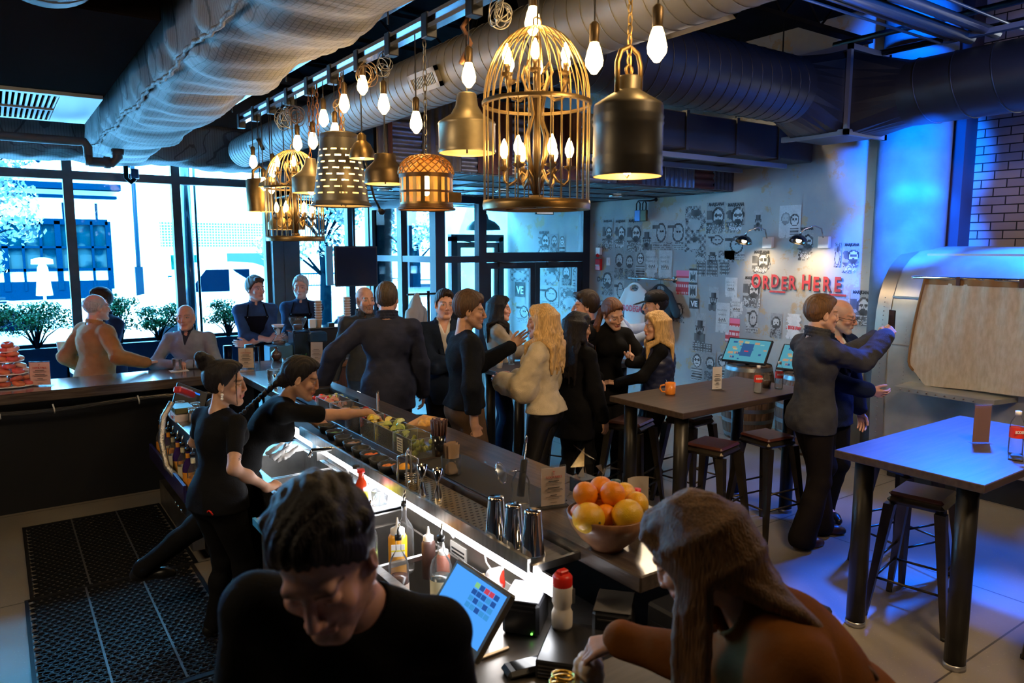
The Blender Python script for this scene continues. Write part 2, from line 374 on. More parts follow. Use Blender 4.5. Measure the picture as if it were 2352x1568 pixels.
def person(label, x, y, face, h=1.78, bw=1.0, fem=0, bend=0, side=0, twist=0, head=(0, 0, 0), Lh=None, Rh=None, pel=None, feet=None, skin='fair',
           beard=0, beardc='brown', stub=0, hair='short', hairc='brown', hlen=.4, top=None, under=None, legs=(.01, .01, .012), shoes=(.01, .01, .01), flare=0,
           belly=0, vox=.0085, hv=.0036, apron=None, cap=None, ears=1, hands=True, frown=0, nofeet=False):
    global NP; NP += 1; s = h / 1.78; sd = NP
    P0 = np.array(pel if pel is not None else (0, 0, .535 * h), float)
    Rc = rzm(twist) @ rx(-bend) @ ry(side); Rm = rzm(twist * .5) @ rx(-bend * .5) @ ry(side * .5)
    W1 = P0 + Rm @ np.array([0, 0, .09 * h]); C1 = W1 + Rc @ np.array([0, 0, .115 * h]); N1 = W1 + Rc @ np.array([0, -.005 * s, .205 * h])
    yaw, pit, rol = head; Rhd = rzm(yaw) @ rx(-pit) @ ry(rol)
    Rn = rzm(yaw * .5) @ rx(-(pit + bend) * .5)
    HP = N1 + Rn @ np.array([0, .012 * s, .045 * h]); HC = HP + Rhd @ np.array([0, .012 * s, .055 * h]); hs = 1.05 * s ** .6
    sw = (.100 if not fem else .088) * h * (1 + (bw - 1) * .6)
    SH = {sg: N1 + Rc @ np.array([sg * sw, -.004 * s, -.028 * h]) for sg in (-1, 1)}
    arm = {}
    for sg, H in ((-1, Lh), (1, Rh)):
        H = H or {}; t = H.get('t', (sg * (.155 * h * bw + .03), .03, .475 * h))
        if 'w' in H: Rw_ = rzm(face - 90); t = Rw_.T @ (np.array(H['w']) - np.array([x, y, 0]) + np.append((Rw_ @ HC)[:2], 0))
        e = H.get('e', (sg * .35, -1, -.25))
        E, Wr = ik(SH[sg], t, .170 * h, .152 * h, e)
        if 'ew' in H: E = Rw_.T @ (np.array(H['ew']) - np.array([x, y, 0]) + np.append((Rw_ @ HC)[:2], 0)); Wr = np.array(t)
        D = H.get('d'); D = nrm(Wr - E) if D is None else nrm(D)
        Nn = H.get('n', (-sg, 0.2, 0)); arm[sg] = (E, Wr, D, np.array(Nn, float), H.get('pose', 'relax'))
    feet = feet or [(-.1, 0, -8), (.1, .03, 8)]; leg = {}
    for sg, ft in ((-1, feet[0]), (1, feet[1])):
        az = ft[3] if len(ft) > 3 else 0; hip = P0 + np.array([sg * .085 * s * (1.05 if fem else 1), 0, -.03 * h]); an = np.array([ft[0], ft[1], .047 * h + az])
        K, A = ik(hip, an, .236 * h, .233 * h, (math.sin(R(-ft[2])) * .5, 1, 0.05)); leg[sg] = (hip, K, A, rzm(ft[2]) @ np.array([0, 1, 0]))
    def torso(F, e=0., lo=True, k=.05):
        F.ell(P0 + np.array([0, 0, .0]), ((.158 + .014 * fem) * bw * s + e, .108 * bw * s + e, .12 * s + e), k)
        if fem or lo:
            for sg in (-1, 1): F.ell(P0 + np.array([sg * .065, -.05, -.03]) * s, (.085 * s + e, .08 * s + e, .09 * s + e), k)
        F.cap(P0 + Rm @ np.array([0, 0, .04 * h]), W1, (.135 - .018 * fem) * bw * s + e, (.128 - .02 * fem) * bw * s + e, k, fl=(Rm @ np.array([0, 1, 0]), .76))
        F.ell(C1 + Rc @ np.array([0, .0, .01]), ((.158 - .022 * fem) * bw * s + e, (.112 - .01 * fem) * bw * s + e, .17 * s + e), k, Rm=Rc)
        if belly: F.ell(W1 + Rc @ np.array([0, .05 * s, -.01]), (.13 * bw * s + e, (.08 + belly) * s + e, .13 * s + e), k)
        if fem:
            for sg in (-1, 1): F.ell(C1 + Rc @ np.array([sg * .068, .085, .02]) * s, (.058 * s + e, .055 * s + e, .06 * s + e), .03)
        for sg in (-1, 1):
            F.cap(N1 + Rc @ np.array([sg * .02, 0, .008]) * s, SH[sg] + Rc @ np.array([0, 0, -.004]), .042 * s + e * .6, .044 * s + e * .8, .03)
            F.cap(N1 + Rc @ np.array([0, .0, -.05 * h]), SH[sg], .068 * s + e, .048 * s + e * .8, .03)
    # ---- body
    F = Field(); torso(F)
    for sg in (-1, 1):
        E, Wr, D, Nn, po = arm[sg]; m = 1 - .14 * fem
        F.cap(SH[sg], E, .052 * s * m * bw ** .5, .040 * s * m, .02); F.cap(E, Wr, .042 * s * m, .027 * s * m, .02)
        F.ell(E * .62 + Wr * .38, (.040 * s * m,) * 3, .03)
        if hands: hand(F, Wr, D, Nn, sg, s * (.93 if fem else 1), po)
        hip, K, A, fd = leg[sg]
        F.cap(hip, K, .088 * s * bw ** .5, .056 * s, .04); F.cap(K, A, .054 * s, .036 * s, .03); F.ell(K * .66 + A * .34 - fd * .015, (.052 * s,) * 3, .03)
        F.cap(A + np.array([0, 0, -.02]), A + fd * .13 * s + np.array([0, 0, -.045 * s]), .036 * s, .024 * s, .02)
    F.cap(N1 + Rc @ np.array([0, -.01, -.02]), HP + Rhd @ np.array([0, -.012, .03]), (.062 - .012 * fem) * s, (.056 - .012 * fem) * s, .025)
    T = lambda *p: HC + Rhd @ (np.array(p) * hs)
    jw = 1 - .1 * fem
    F.ell(T(0, -.014, .036), np.array((.077, .097, .088)) * hs, .02, Rm=Rhd)
    F.ell(T(0, .034, -.03), np.array((.059 * jw, .060, .082)) * hs, .02, Rm=Rhd)
    for sg in (-1, 1):
        F.cap(T(sg * .058 * jw, .0, -.045), T(sg * .02, .072, -.098), .020 * hs, .017 * hs, .025)
        F.ell(T(sg * .041, .066, -.022), np.array((.022, .02, .018)) * hs, .02, Rm=Rhd)
    F.cap(T(-.012 * jw, .082, -.1), T(.012 * jw, .082, -.1), .0165 * hs, None, .02)
    F.cap(T(-.034, .083 - .003 * fem, .028), T(.034, .083 - .003 * fem, .028), .012 * hs, None, .022)
    for sg in (-1, 1): F.ell(T(sg * .0325, .103, .005), np.array((.019, .014, .0125)) * hs, .010, 1, Rm=Rhd)
    for sg in (-1, 1): F.ell(T(sg * .0325, .0800, .004), np.array((.0145, .0135, .0115)) * hs, .003, Rm=Rhd)
    F.cap(T(0, .096, .016), T(0, .115 - .006 * fem, -.027), (.0085 - .001 * fem) * hs, (.0118 - .0018 * fem) * hs, .009)
    for sg in (-1, 1): F.ell(T(sg * .0125, .104, -.033), np.array((.0085, .010, .0075)) * hs, .006, Rm=Rhd)
    F.cap(T(0, .092, -.045), T(0, .094, -.06), .012 * hs, None, .015)
    F.cap(T(-.019, .0905, -.0595), T(.019, .0905, -.0595), .0062 * hs, None, .004)
    F.cap(T(-.016, .0905, -.0705), T(.016, .0905, -.0705), .0068 * hs, None, .004)
    F.cap(T(-.018, .1, -.0650), T(.018, .1, -.0650), .0020 * hs, None, .003, 1)
    if ears:
        for sg in (-1, 1):
            F.ell(T(sg * .079, -.006, -.002), np.array((.009, .019, .032)) * hs, .008, Rm=Rhd @ rzm(-sg * 22)); F.ell(T(sg * .088, .0, .001), np.array((.006, .010, .018)) * hs, .004, 1, Rm=Rhd)
    fine = [(HC + Rhd @ np.array([0, .01, 0]), .135 * hs, hv)]
    if hands:
        for sg in (-1, 1): E, Wr, D, Nn, po = arm[sg]; fine.append((Wr + D * .085 * s, .10 * s, hv * 1.15))
    V, Q = F.mesh(vox * 1.25, fine)
    hl = ((V - HC) @ Rhd) / hs          # head-local
    C = np.tile(np.array(SK[skin]), (len(V), 1)); inh = (np.abs(hl) < .16).all(1)
    def paint(m, c, a=1.0): m = np.clip(m * a, 0, 1)[:, None] * inh[:, None]; C[:] = C * (1 - m) + np.array(c) * m
    g = lambda c, r: np.exp(-((hl - np.array(c)) ** 2 / (2 * np.array(r) ** 2)).sum(1))
    hc = np.array(HAIRC[hairc])
    for sg in (-1, 1): paint(g((sg * .045, .07, -.03), (.016, .03, .014)), (.62, .22, .17), .35)
    paint(g((0, .12, -.03), (.014, .02, .012)), (.62, .22, .17), .3)
    paint(g((0, .095, -.065), (.019, .02, .0075)), (.46, .12, .11) if fem else (.46, .2, .17), 1.3)
    if beard or stub:
        bc = HAIRC[beardc]; mk = (1 / (1 + np.exp((hl[:, 2] + .045 - .0 * hl[:, 1]) / .007))) * (hl[:, 1] > -.02) * (hl[:, 2] > -.135); mk = mk * (1 - g((0, .1, -.066), (.018, .03, .006)))
        mk = np.maximum(mk, (np.abs(hl[:, 0]) > .055) * (hl[:, 2] < .0) * (hl[:, 1] > -.01) * (hl[:, 1] < .035) * (hl[:, 2] > -.13) * .8)
        mk = np.clip(mk * (.8 + .4 * nz((hl[:, 0], hl[:, 1], hl[:, 2]), 300)), 0, 1); paint(mk, bc, .8 if beard else .35)
    for sg in (-1, 1):
        dx = hl[:, 0] - sg * .0325; ez = hl[:, 2] - .004
        br = np.exp(-((hl[:, 2] - (.026 + .004 * (1 - (dx / .02) ** 2) - frown * .12 * (sg * -dx > 0) * abs(dx))) / .0042) ** 2) * (np.abs(dx) < .021) * (hl[:, 1] > .05)
        paint(br, hc * .8 if hairc not in ('blond', 'honey', 'grey') else hc * .35, .85)
        ey = (np.abs(dx) < .0125) * (np.abs(ez) < .0055 * np.sqrt(np.clip(1 - (dx / .0135) ** 2, 0, 1))) * (hl[:, 1] > .06) * 1.0
        if not frown:
            paint(ey, (.62, .6, .58), 1); paint(np.exp(-((dx / .005) ** 2 + (ez / .0055) ** 2)) * (hl[:, 1] > .06), (.02, .014, .01), 1.2)
        paint(np.exp(-((ez - (.0058 if not frown else -.003) + .25 * dx * dx / .0125) / .0016) ** 2) * (np.abs(dx) < .015) * (hl[:, 1] > .06), (.03, .015, .012), .9)
    if hair in ('bald', 'buzz', 'fringe'):
        n_ = hl @ nrm((0, .745, -.667)); mk = (n_ < .008) & (hl[:, 2] > -.06)
        side_ = np.clip((np.abs(hl[:, 0]) - .03) / .02 + np.clip((-hl[:, 1] - .03) / .03, 0, 1), 0, 1) * (hl[:, 2] < .085)
        paint(mk * (side_ if hair != 'buzz' else 1), hc, {'bald': .28, 'buzz': .7, 'fringe': .75}[hair])
    me = npmesh('body', V, Q); setcol(me, C)
    root = thing('person', (0, 0, 0), R(face - 90), label, 'person'); Rw = rzm(face - 90)
    off = Rw @ HC; root.location = (x - off[0], y - off[1], 0)
    def done(name, V, Q, m): o = link(name, npmesh(name, V, Q), m, root); return o
    link('body', me, M('skin', rough=.48, attr='Col', noise=.12, ns=30, spec=.35), root)
    # ---- top garment
    def torsozone(F, e, hem, sleeve, hem2=None, k=.05, puff=0, wr=.004, neck=.07, wf=14):
        torso(F, e, True, k)
        if hem < P0[2] - .02: 
            F.cap(np.array([P0[0], P0[1], hem]), P0, (.16 + .012 * fem) * bw * s + e * 1.2, .155 * bw * s + e, .05, fl=(np.array([0, 1, 0]), .74))
        for sg in (-1, 1):
            E, Wr, D, Nn, po = arm[sg]; m = 1 - .14 * fem
            if sleeve > 0:
                u = min(sleeve, 1); F.cap(SH[sg], SH[sg] * (1 - u) + E * u, .05 * s * m * bw ** .5 + e * .85, (.044 * s * m + e + puff), .025)
            if sleeve > 1:
                u = sleeve - 1; q = E * (1 - u) + Wr * u; F.cap(E, q, .046 * s * m + e * 1.1 + puff, .033 * s * m + e + puff * .6, .03)
        if wr: F.fn(lambda X, Y, Z: wr * nz((X, Y, Z), wf, sd) + wr * .55 * nz((X + Y, Y - X, Z * 1.6), wf * 2.3, sd + 5) + wr * .3 * np.abs(nz((X * .6 + Z, Y, Z * 2.2 - X), wf * 2, sd + 9)), 0, 2)
        F.fn(lambda X, Y, Z: (hem - Z) + 0 * X + 0 * Y, .006, 4)
        # neck opening
        a = N1 + Rc @ np.array([0, .005, .03]) * s; b = HP + Rhd @ np.array([0, 0, .08]); F.cap(a, b, neck * s, neck * s, .01, 1)
    def vcut(F, depth, wid, yf=.0):
        z0 = N1 + Rc @ np.array([0, 0, -depth * s])
        def f(X, Y, Z):
            px, py, pz = X - z0[0], Y - z0[1], Z - z0[2]
            lx = px * Rc[0, 0] + py * Rc[1, 0] + pz * Rc[2, 0]; ly = px * Rc[0, 1] + py * Rc[1, 1] + pz * Rc[2, 1]; lz = px * Rc[0, 2] + py * Rc[1, 2] + pz * Rc[2, 2]
            return np.maximum(np.abs(lx) - np.clip(lz, 0, 1) * wid / depth * .9 - .002, np.maximum(-lz, .02 - ly))
        F.fn(f, .004, 1)
    def cloth(c, kind):
        if max(c) < .05 and kind != 'leather': c = tuple(q * .5 for q in c)
        bs = {'knit': 160, 'wool': 220, 'shirt': 90, 'puffer': 30}.get(kind, 120)
        return M('cloth_%s_%.3f_%.3f_%.3f' % ((kind,) + tuple(c)), c, rough=.85 if kind != 'leather' else .3, noise=.25, ns=9, bump=.35 if kind in ('knit', 'wool') else .15, bs=bs, spec=.12 if kind != 'leather' else .5)
    TOP = top or dict(kind='tee', c=(.01, .01, .012)); kd = TOP['kind']
    def collar(F, r=.068, hgt=.022, th=.006, open_=.35, e=0):
        n = 18; pts = []
        for i in range(n + 1):
            a = (open_ + (2 * math.pi - 2 * open_) * i / n) + math.pi / 2; pts.append(N1 + Rc @ (np.array([math.cos(a) * (r + e), math.sin(a) * (r + e) * .95 + .008, .028 + .03 * (1 - math.sin(a)) / 2 - .012]) * s))
        for i in range(n): 
            d = Rc @ np.array([0, 0, hgt * s]); F.cap(pts[i], pts[i + 1], th, th, .004); F.cap(pts[i] + d, pts[i + 1] + d, th, th, .004); F.cap(pts[i], pts[i + 1] + d, th, th, .006); F.cap(pts[i] + d * .5, pts[i + 1] + d * .5, th, th, .006)
    hemz = TOP.get('hem', .47) * h
    sp = {'tee': (.009, .62, .003), 'shirt': (.016, 1.97, .006), 'rolled': (.016, 1.45, .006), 'sweater': (.022, 1.97, .006), 'bigsweater': (.035, 1.9, .008), 'blazer': (.026, 1.93, .007), 'jacket': (.030, 1.97, .008), 'coat': (.032, 1.97, .007), 'vest': (.035, .0, .003), 'turtle': (.014, 1.97, .003)}[kd]
    e, slv, wr = sp; e *= s; e = TOP.get('e', e); slv = TOP.get('sleeve', slv)
    F = Field(); nk = {'tee': .066, 'turtle': .001, 'sweater': .064, 'bigsweater': .085, 'blazer': .078, 'jacket': .074, 'coat': .078, 'vest': .08}.get(kd, .062)
    if kd in ('shirt', 'rolled', 'jacket', 'coat'): collar(F, r=.062 if kd in ('shirt', 'rolled') else .08, hgt=.026 if kd != 'jacket' else .05, open_=.3 if kd != 'jacket' else .15, th=.006 if kd in ('shirt', 'rolled') else .010)
    if kd == 'blazer': collar(F, r=.08, hgt=.018, open_=.9, th=.009)
    if kd == 'turtle': F.cap(N1, HP + Rhd @ np.array([0, 0, .012]), .066 * s, .058 * s, .02)
    npre = len(F.P); torsozone(F, e, hemz, slv, puff=TOP.get('puff', 0), wr=TOP.get('wr', wr), neck=nk if nk > .01 else .0005, wf=TOP.get('wf', 14))
    # collars are added after the neck opening is cut
    F.P = F.P[npre:] + [p for p in F.P[:npre]]
    if TOP.get('v') : vcut(F, *TOP['v'])
    if TOP.get('ribs'): F.fn(lambda X, Y, Z: .005 * np.abs(np.sin(Z * math.pi / .055)) * -1 + .004 + 0 * X + 0 * Y, 0, 2)
    V, Q = F.mesh(max(vox, .0075), [(N1, .12, .0055)]); done({'tee': 't_shirt', 'rolled': 'shirt', 'bigsweater': 'sweater', 'turtle': 'turtleneck'}.get(kd, kd), V, Q, cloth(TOP['c'], TOP.get('m', {'sweater': 'knit', 'bigsweater': 'knit', 'blazer': 'wool', 'coat': 'wool'}.get(kd, 'plain'))))
    if kd in ('blazer', 'coat') and TOP.get('v'):
        dp, wd = TOP['v'][:2]; F = Field()
        for sg in (-1, 1):
            pts = [N1 + Rc @ (np.array([sg * .07, .045, .02]) * s), N1 + Rc @ (np.array([sg * (wd + .022), .10, -dp * .35]) * s), N1 + Rc @ (np.array([sg * .03, .128 * bw + e * .6, -dp * .98]) * s)]
            for a, b in zip(pts[:-1], pts[1:]): F.cap(a, b, .022 * s, .02 * s, .006, fl=(Rc @ nrm((0, 1, .15)), .35))
        V, Q = F.mesh(.0065); done('lapel', V, Q, cloth(TOP['c'], 'wool'))
    if under:
        F = Field(); collar(F, r=.06, hgt=.042, open_=.32, th=.005); npre = len(F.P); torsozone(F, .008 * s, P0[2] + .05 * h, 1.97 if slv > 1 else .4, wr=.001, neck=.06); F.P = F.P[npre:] + F.P[:npre]
        if under.get('v'): vcut(F, *under['v'])
        V, Q = F.mesh(.0085, [(N1, .12, .006)]); done(under.get('name', 'shirt'), V, Q, cloth(under['c'], 'shirt'))
    if apron:
        F = Field(); torsozone(F, e + .008, .42 * h, 0, wr=.001); zt = C1[2] + .03 * h
        F.P.append(('f', lambda X, Y, Z: np.maximum(np.maximum(-(Y - P0[1]) + .0, Z - zt), np.abs(X) - .16 * s - np.clip(zt - .12 - Z, 0, 1) * .3), None, None, None, .004, 4, None))
        V, Q = F.mesh(.009); ap = done('apron', V, Q, cloth(apron, 'plain'))
        for sg in (-1, 1):
            mb = MB(); mb.tube([C1 + np.array([sg * .11, .12, .03 * h]) * 1.0, N1 + np.array([sg * .085, .06, .012]), N1 + np.array([sg * .06, -.05, .02])], .008, 6); mb.build('strap', cloth(apron, 'plain'), root)
            MB().ball(C1 + np.array([sg * .105, .128, .025 * h]), .007, 8, 6).build('button', M('steel', (.6, .6, .6), .25, 1), root)
    # ---- trousers
    F = Field(); e2 = .010 * s; torso(F, e2 * .6, True)
    for sg in (-1, 1):
        hip, K, A, fd = leg[sg]; F.cap(hip, K, .092 * s * bw ** .5 + e2, .060 * s + e2 + flare * .2, .03); F.cap(K, A + np.array([0, 0, -.0]), .058 * s + e2 + flare * .2, .047 * s + e2 + flare, .03); F.ell(K * .66 + A * .34 - fd * .015, (.055 * s + e2,) * 3, .03); F.ell(K, (.06 * s + e2,) * 3, .03); F.cap(A, A - fd * .0 + np.array([0, 0, -.012]), .047 * s + e2 + flare, .05 * s + e2 + flare, .02)
    F.fn(lambda X, Y, Z: .004 * nz((X, Y, Z), 18, sd + 3), 0, 2)
    wz = W1[2] - .02 if bend < 50 else W1[2] + .05; F.P.append(('f', lambda X, Y, Z: (Z - wz) + 0 * X + 0 * Y, None, None, None, .006, 4, None))
    F.P.append(('f', lambda X, Y, Z: (.03 - Z) + 0 * X + 0 * Y, None, None, None, .006, 4, None))
    V, Q = F.mesh(.0105); lk = 'leather' if isinstance(legs, dict) else 'plain'; lc = legs['c'] if isinstance(legs, dict) else legs; done('trousers', V, Q, cloth(lc, lk))
    if not nofeet:
        for sg in (-1, 1):
            hip, K, A, fd = leg[sg]; F = Field(); az = A[2] - .047 * h; b = np.array([A[0], A[1], az])
            F.cap(b + fd * -.035 * s + np.array([0, 0, .045]), b + fd * .12 * s + np.array([0, 0, .036]), .044 * s, .036 * s, .03, fl=(np.array([0, 0, 1]), .9)); F.cap(b + fd * -.01 + np.array([0, 0, .05]), A + np.array([0, 0, .02]), .042 * s, .045 * s, .03)
            F.cap(b + fd * .12 * s + np.array([0, 0, .028]), b + fd * .17 * s + np.array([0, 0, .024]), .036 * s, .028 * s, .03)
            F.P.append(('f', lambda X, Y, Z: (az + .002 - Z) + 0 * X + 0 * Y, None, None, None, .004, 4, None))
            V, Q = F.mesh(.008); done('shoe', V, Q, M('shoe_%.2f_%.2f' % shoes[:2], shoes, .35, noise=.3, ns=20))
    # ---- hair
    hm = M('hair_' + hairc, tuple(hc * .7), rough=.5, c2=tuple(hc * 1.25), noise=.4, ns=5, stretch=(26, 26, 3), bump=.6, bs=9, spec=.22 if hairc in ('black', 'dark') else .35, detail=2)
    rng = random.Random(sd * 7 + 1)
    def capfield(F, th=.012, topv=.0, line=(0, .745, -.667), c=.004, k=.008):
        F.ell(T(0, -.016, .037 + topv * .4), (np.array((.077, .097, .088)) + th + np.array((0, 0, topv * .6))) * hs, .02, Rm=Rhd)
        if topv:
            F.ell(T(0, .03, .095), np.array((.06, .065, .035 + topv * .5)) * hs, .02, Rm=Rhd)
        n_ = nrm(line)
        def f(X, Y, Z):
            px, py, pz = (X - HC[0]) / hs, (Y - HC[1]) / hs, (Z - HC[2]) / hs
            l = [px * Rhd[0, i] + py * Rhd[1, i] + pz * Rhd[2, i] for i in range(3)]
            a = l[1] * n_[1] + l[2] * n_[2] - c; wig = .003 * np.sin(l[0] * 160) + .0025 * np.sin(l[0] * 370 + l[1] * 200)
            return (np.maximum(a, -(l[2] + .085)) + wig) * hs
        F.P.append(('f', f, None, None, None, k, 4, None))
        def strands(X, Y, Z):
            px, py, pz = (X - HC[0]) / hs, (Y - HC[1]) / hs, (Z - HC[2]) / hs
            l = [px * Rhd[0, i] + py * Rhd[1, i] + pz * Rhd[2, i] for i in range(3)]
            return .0022 * np.sin(l[0] * 260 + 6 * np.sin(l[1] * 30 + sd)) + .002 * nz(l, 55, sd)
        F.fn(strands, 0, 2)
    if hair in ('short', 'side', 'curly', 'messy'):
        F = Field(); capfield(F, .010 if hair == 'short' else .013, {'short': .012, 'side': .022, 'curly': .03, 'messy': .02}[hair])
        if hair == 'side': F.cap(T(-.045, .072, .10), T(.04, .084, .108), .018 * hs, .024 * hs, .02)
        if hair in ('curly', 'messy'):
            for i in range(60 if hair == 'curly' else 26):
                a = rng.uniform(0, 6.28); b = rng.uniform(.15, 1.25); F.ell(T(.085 * math.sin(b) * math.cos(a), -.014 + .1 * math.sin(b) * math.sin(a), .048 + .095 * math.cos(b)), np.full(3, rng.uniform(.012, .02)) * hs, .008)
        V, Q = F.mesh(.0045 if hv < .0036 else .005); done('hair', V, Q, hm)
    if hair in ('long', 'wavy', 'ponytail', 'bun', 'braid'):
        F = Field(); capfield(F, .011, .004, (0, .80, -.60) if hair != 'long' else (0, .745, -.667), .01); 
        if hair in ('long', 'wavy'):
            nl = 34
            for i in range(nl):
                a = -112 + 224 * i / (nl - 1) + rng.uniform(-3, 3); ca, sa = math.sin(R(a)), -math.cos(R(a))
                t0 = T(ca * .035, -.014 + sa * .035, .125); t1 = T(ca * .086, -.014 + sa * .106, .05); t2 = T(ca * .09, -.014 + sa * .112, -.03)
                dn = Rhd @ np.array([0, 0, 1.0]); L = hlen * rng.uniform(.82, 1.05); ax2 = nrm((t2 - HC) * np.array([1, 1, 0]))
                pts = [t0, t1, t2]; m = 7; back = bend > 30 and math.cos(R(a)) > .1
                if back: L *= .7
                for j in range(1, m + 1):
                    q = t2 + ax2 * (.025 * math.sin(min(j, 4) / 4 * 1.57) + (.012 * math.sin(j * 1.9 + i * .8) if hair == 'wavy' else 0.004 * math.sin(j + i))) + (np.array([0, 0, -L * j / m]) if not back else (N1 + Rc @ np.array([ca * .09, -.085, -.02]) - t2) * min(j / 3, 1) - ax2 * .02 + Rc @ np.array([0, -.0, -L * max(j - 3, 0) / 4 * .8])); bk = N1 + np.array([0, -.055, 0])
                    if q[2] < N1[2] + .02 and bend <= 30:   # lie outside the shoulders
                        dd = (Rc.T @ (q - N1)); 
                        if abs(dd[0]) < .16: dd[1] = min(dd[1], -.105) if math.cos(R(a)) > -.05 and sa < .25 else max(dd[1], .105); q = N1 + Rc @ dd
                    pts.append(q)
                rs = [.014, .02, .019] + [.0185 - .011 * (j / m) ** 2 for j in range(1, m + 1)]
                F.poly(pts, [r * 1.0 for r in rs], .007)
            for sg in (-1, 1): F.poly([T(sg * .012, .062, .122), T(sg * .05, .074, .088), T(sg * .078, .045, .03), T(sg * .085, .02, -.04)], [.012, .014, .014, .012], .008)
        if hair == 'ponytail':
            t = T(.0, -.105, .03); F.ell(t, (.025,) * 3, .02); sx = .09
            for i in range(9):
                o = np.array([rng.uniform(-.02, .02), rng.uniform(-.02, .02), 0]); F.poly([t, t + np.array([.03, -.03, -.05]) + o, t + Rc @ np.array([sx, .03, -.18]) + o, t + Rc @ np.array([sx + .02, .07, -hlen]) + o * 1.4], [.016, .02, .018, .008], .008)
        if hair == 'bun':
            F.ell(T(-.012, -.105, .115), np.array((.056, .052, .05)) * hs, .012); F.ell(T(.018, -.125, .15), np.array((.036, .036, .032)) * hs, .012); F.ell(T(-.035, -.12, .125), np.array((.026, .026, .02)) * hs, .01)
            F.poly([T(.06, .07, .075), T(.074, .072, .0), T(.073, .078, -.08), T(.07, .084, -.12)], [.006, .0035, .003, .002], .003)
        if hair == 'braid':
            p = T(0, -.1, -.02); q = N1 + Rc @ np.array([.02, -.14, -.08]); e_ = N1 + Rc @ np.array([.04, -.19, -.42])
            for i in range(22):
                u = i / 21; c = (1 - u) ** 2 * p + 2 * u * (1 - u) * q + u * u * e_; wv = .012 * (1 if i % 2 else -1) * (1 - .4 * u); F.ell(c + Rc @ np.array([wv, 0, 0]), np.array((.024, .02, .022)) * (1 - .45 * u), .005)
            F.ell(T(0, -.09, -.03), (.05, .045, .05), .02)
        V, Q = F.mesh(.0058 if hair in ('long', 'wavy') else .005); done('hair', V, Q, hm)
    if hair == 'fringe':
        F = Field(); F.ell(T(0, -.016, .037), (np.array((.077, .097, .088)) + .006) * hs, .02, Rm=Rhd)
        def f(X, Y, Z):
            px, py, pz = (X - HC[0]) / hs, (Y - HC[1]) / hs, (Z - HC[2]) / hs; l = [px * Rhd[0, i] + py * Rhd[1, i] + pz * Rhd[2, i] for i in range(3)]
            return np.maximum(np.maximum(l[1] * .745 - l[2] * .667 + .004, l[2] - .045 + l[1] * .35), -(l[2] + .07)) * hs
        F.P.append(('f', f, None, None, None, .008, 4, None)); F.fn(lambda X, Y, Z: .0015 * nz((X, Y, Z), 150, sd), 0, 2)
        V, Q = F.mesh(.0045); done('hair', V, Q, hm)
    if cap:
        F = Field(); F.ell(T(0, -.012, .055), np.array((.092, .112, .085)) * hs, .02, Rm=Rhd)
        F.P.append(('f', lambda X, Y, Z: -((X - HC[0]) * Rhd[0, 2] + (Y - HC[1]) * Rhd[1, 2] + (Z - HC[2]) * Rhd[2, 2]) + .038 * hs, None, None, None, .004, 4, None))
        F.cap(T(0, .09, .047), T(0, .15, .032), .068 * hs, .06 * hs, .01, fl=(Rhd @ np.array([0, .2, 1.]), .09)); V, Q = F.mesh(.005); done('cap', V, Q, cloth(cap, 'plain'))
    MW = Matrix.Translation(root.location) @ Matrix.Rotation(R(face - 90), 4, 'Z')
    wp = lambda p: MW @ Vector(p)
    return dict(root=root, wp=wp, T=T, arm=arm, N1=N1, HC=HC, Rhd=Rhd, hs=hs, P0=P0, leg=leg, Rc=Rc, C1=C1, W1=W1, s=s)
# ---------------------------------------------------------------- the room
black = M('black', (.006, .006, .007), .45); steel = M('steel', (.6, .6, .6), .25, 1); chrome = M('chrome', (.8, .8, .8), .08, 1)
mullm = M('mullion', (.05, .05, .055), .4, noise=.3, ns=8); mulld = M('mullion_dark', (.018, .03, .045), .35)
glass = glassmat('window_glass', (.96, .99, 1), .1); ceilm = M('ceiling_black', (.008, .008, .011), .9, spec=.05, noise=.5, ns=3)
conc = M('floor_concrete', (.19, .165, .138), .4, c2=(.235, .208, .178), ns=1.2, bump=.04, bs=120, detail=8)
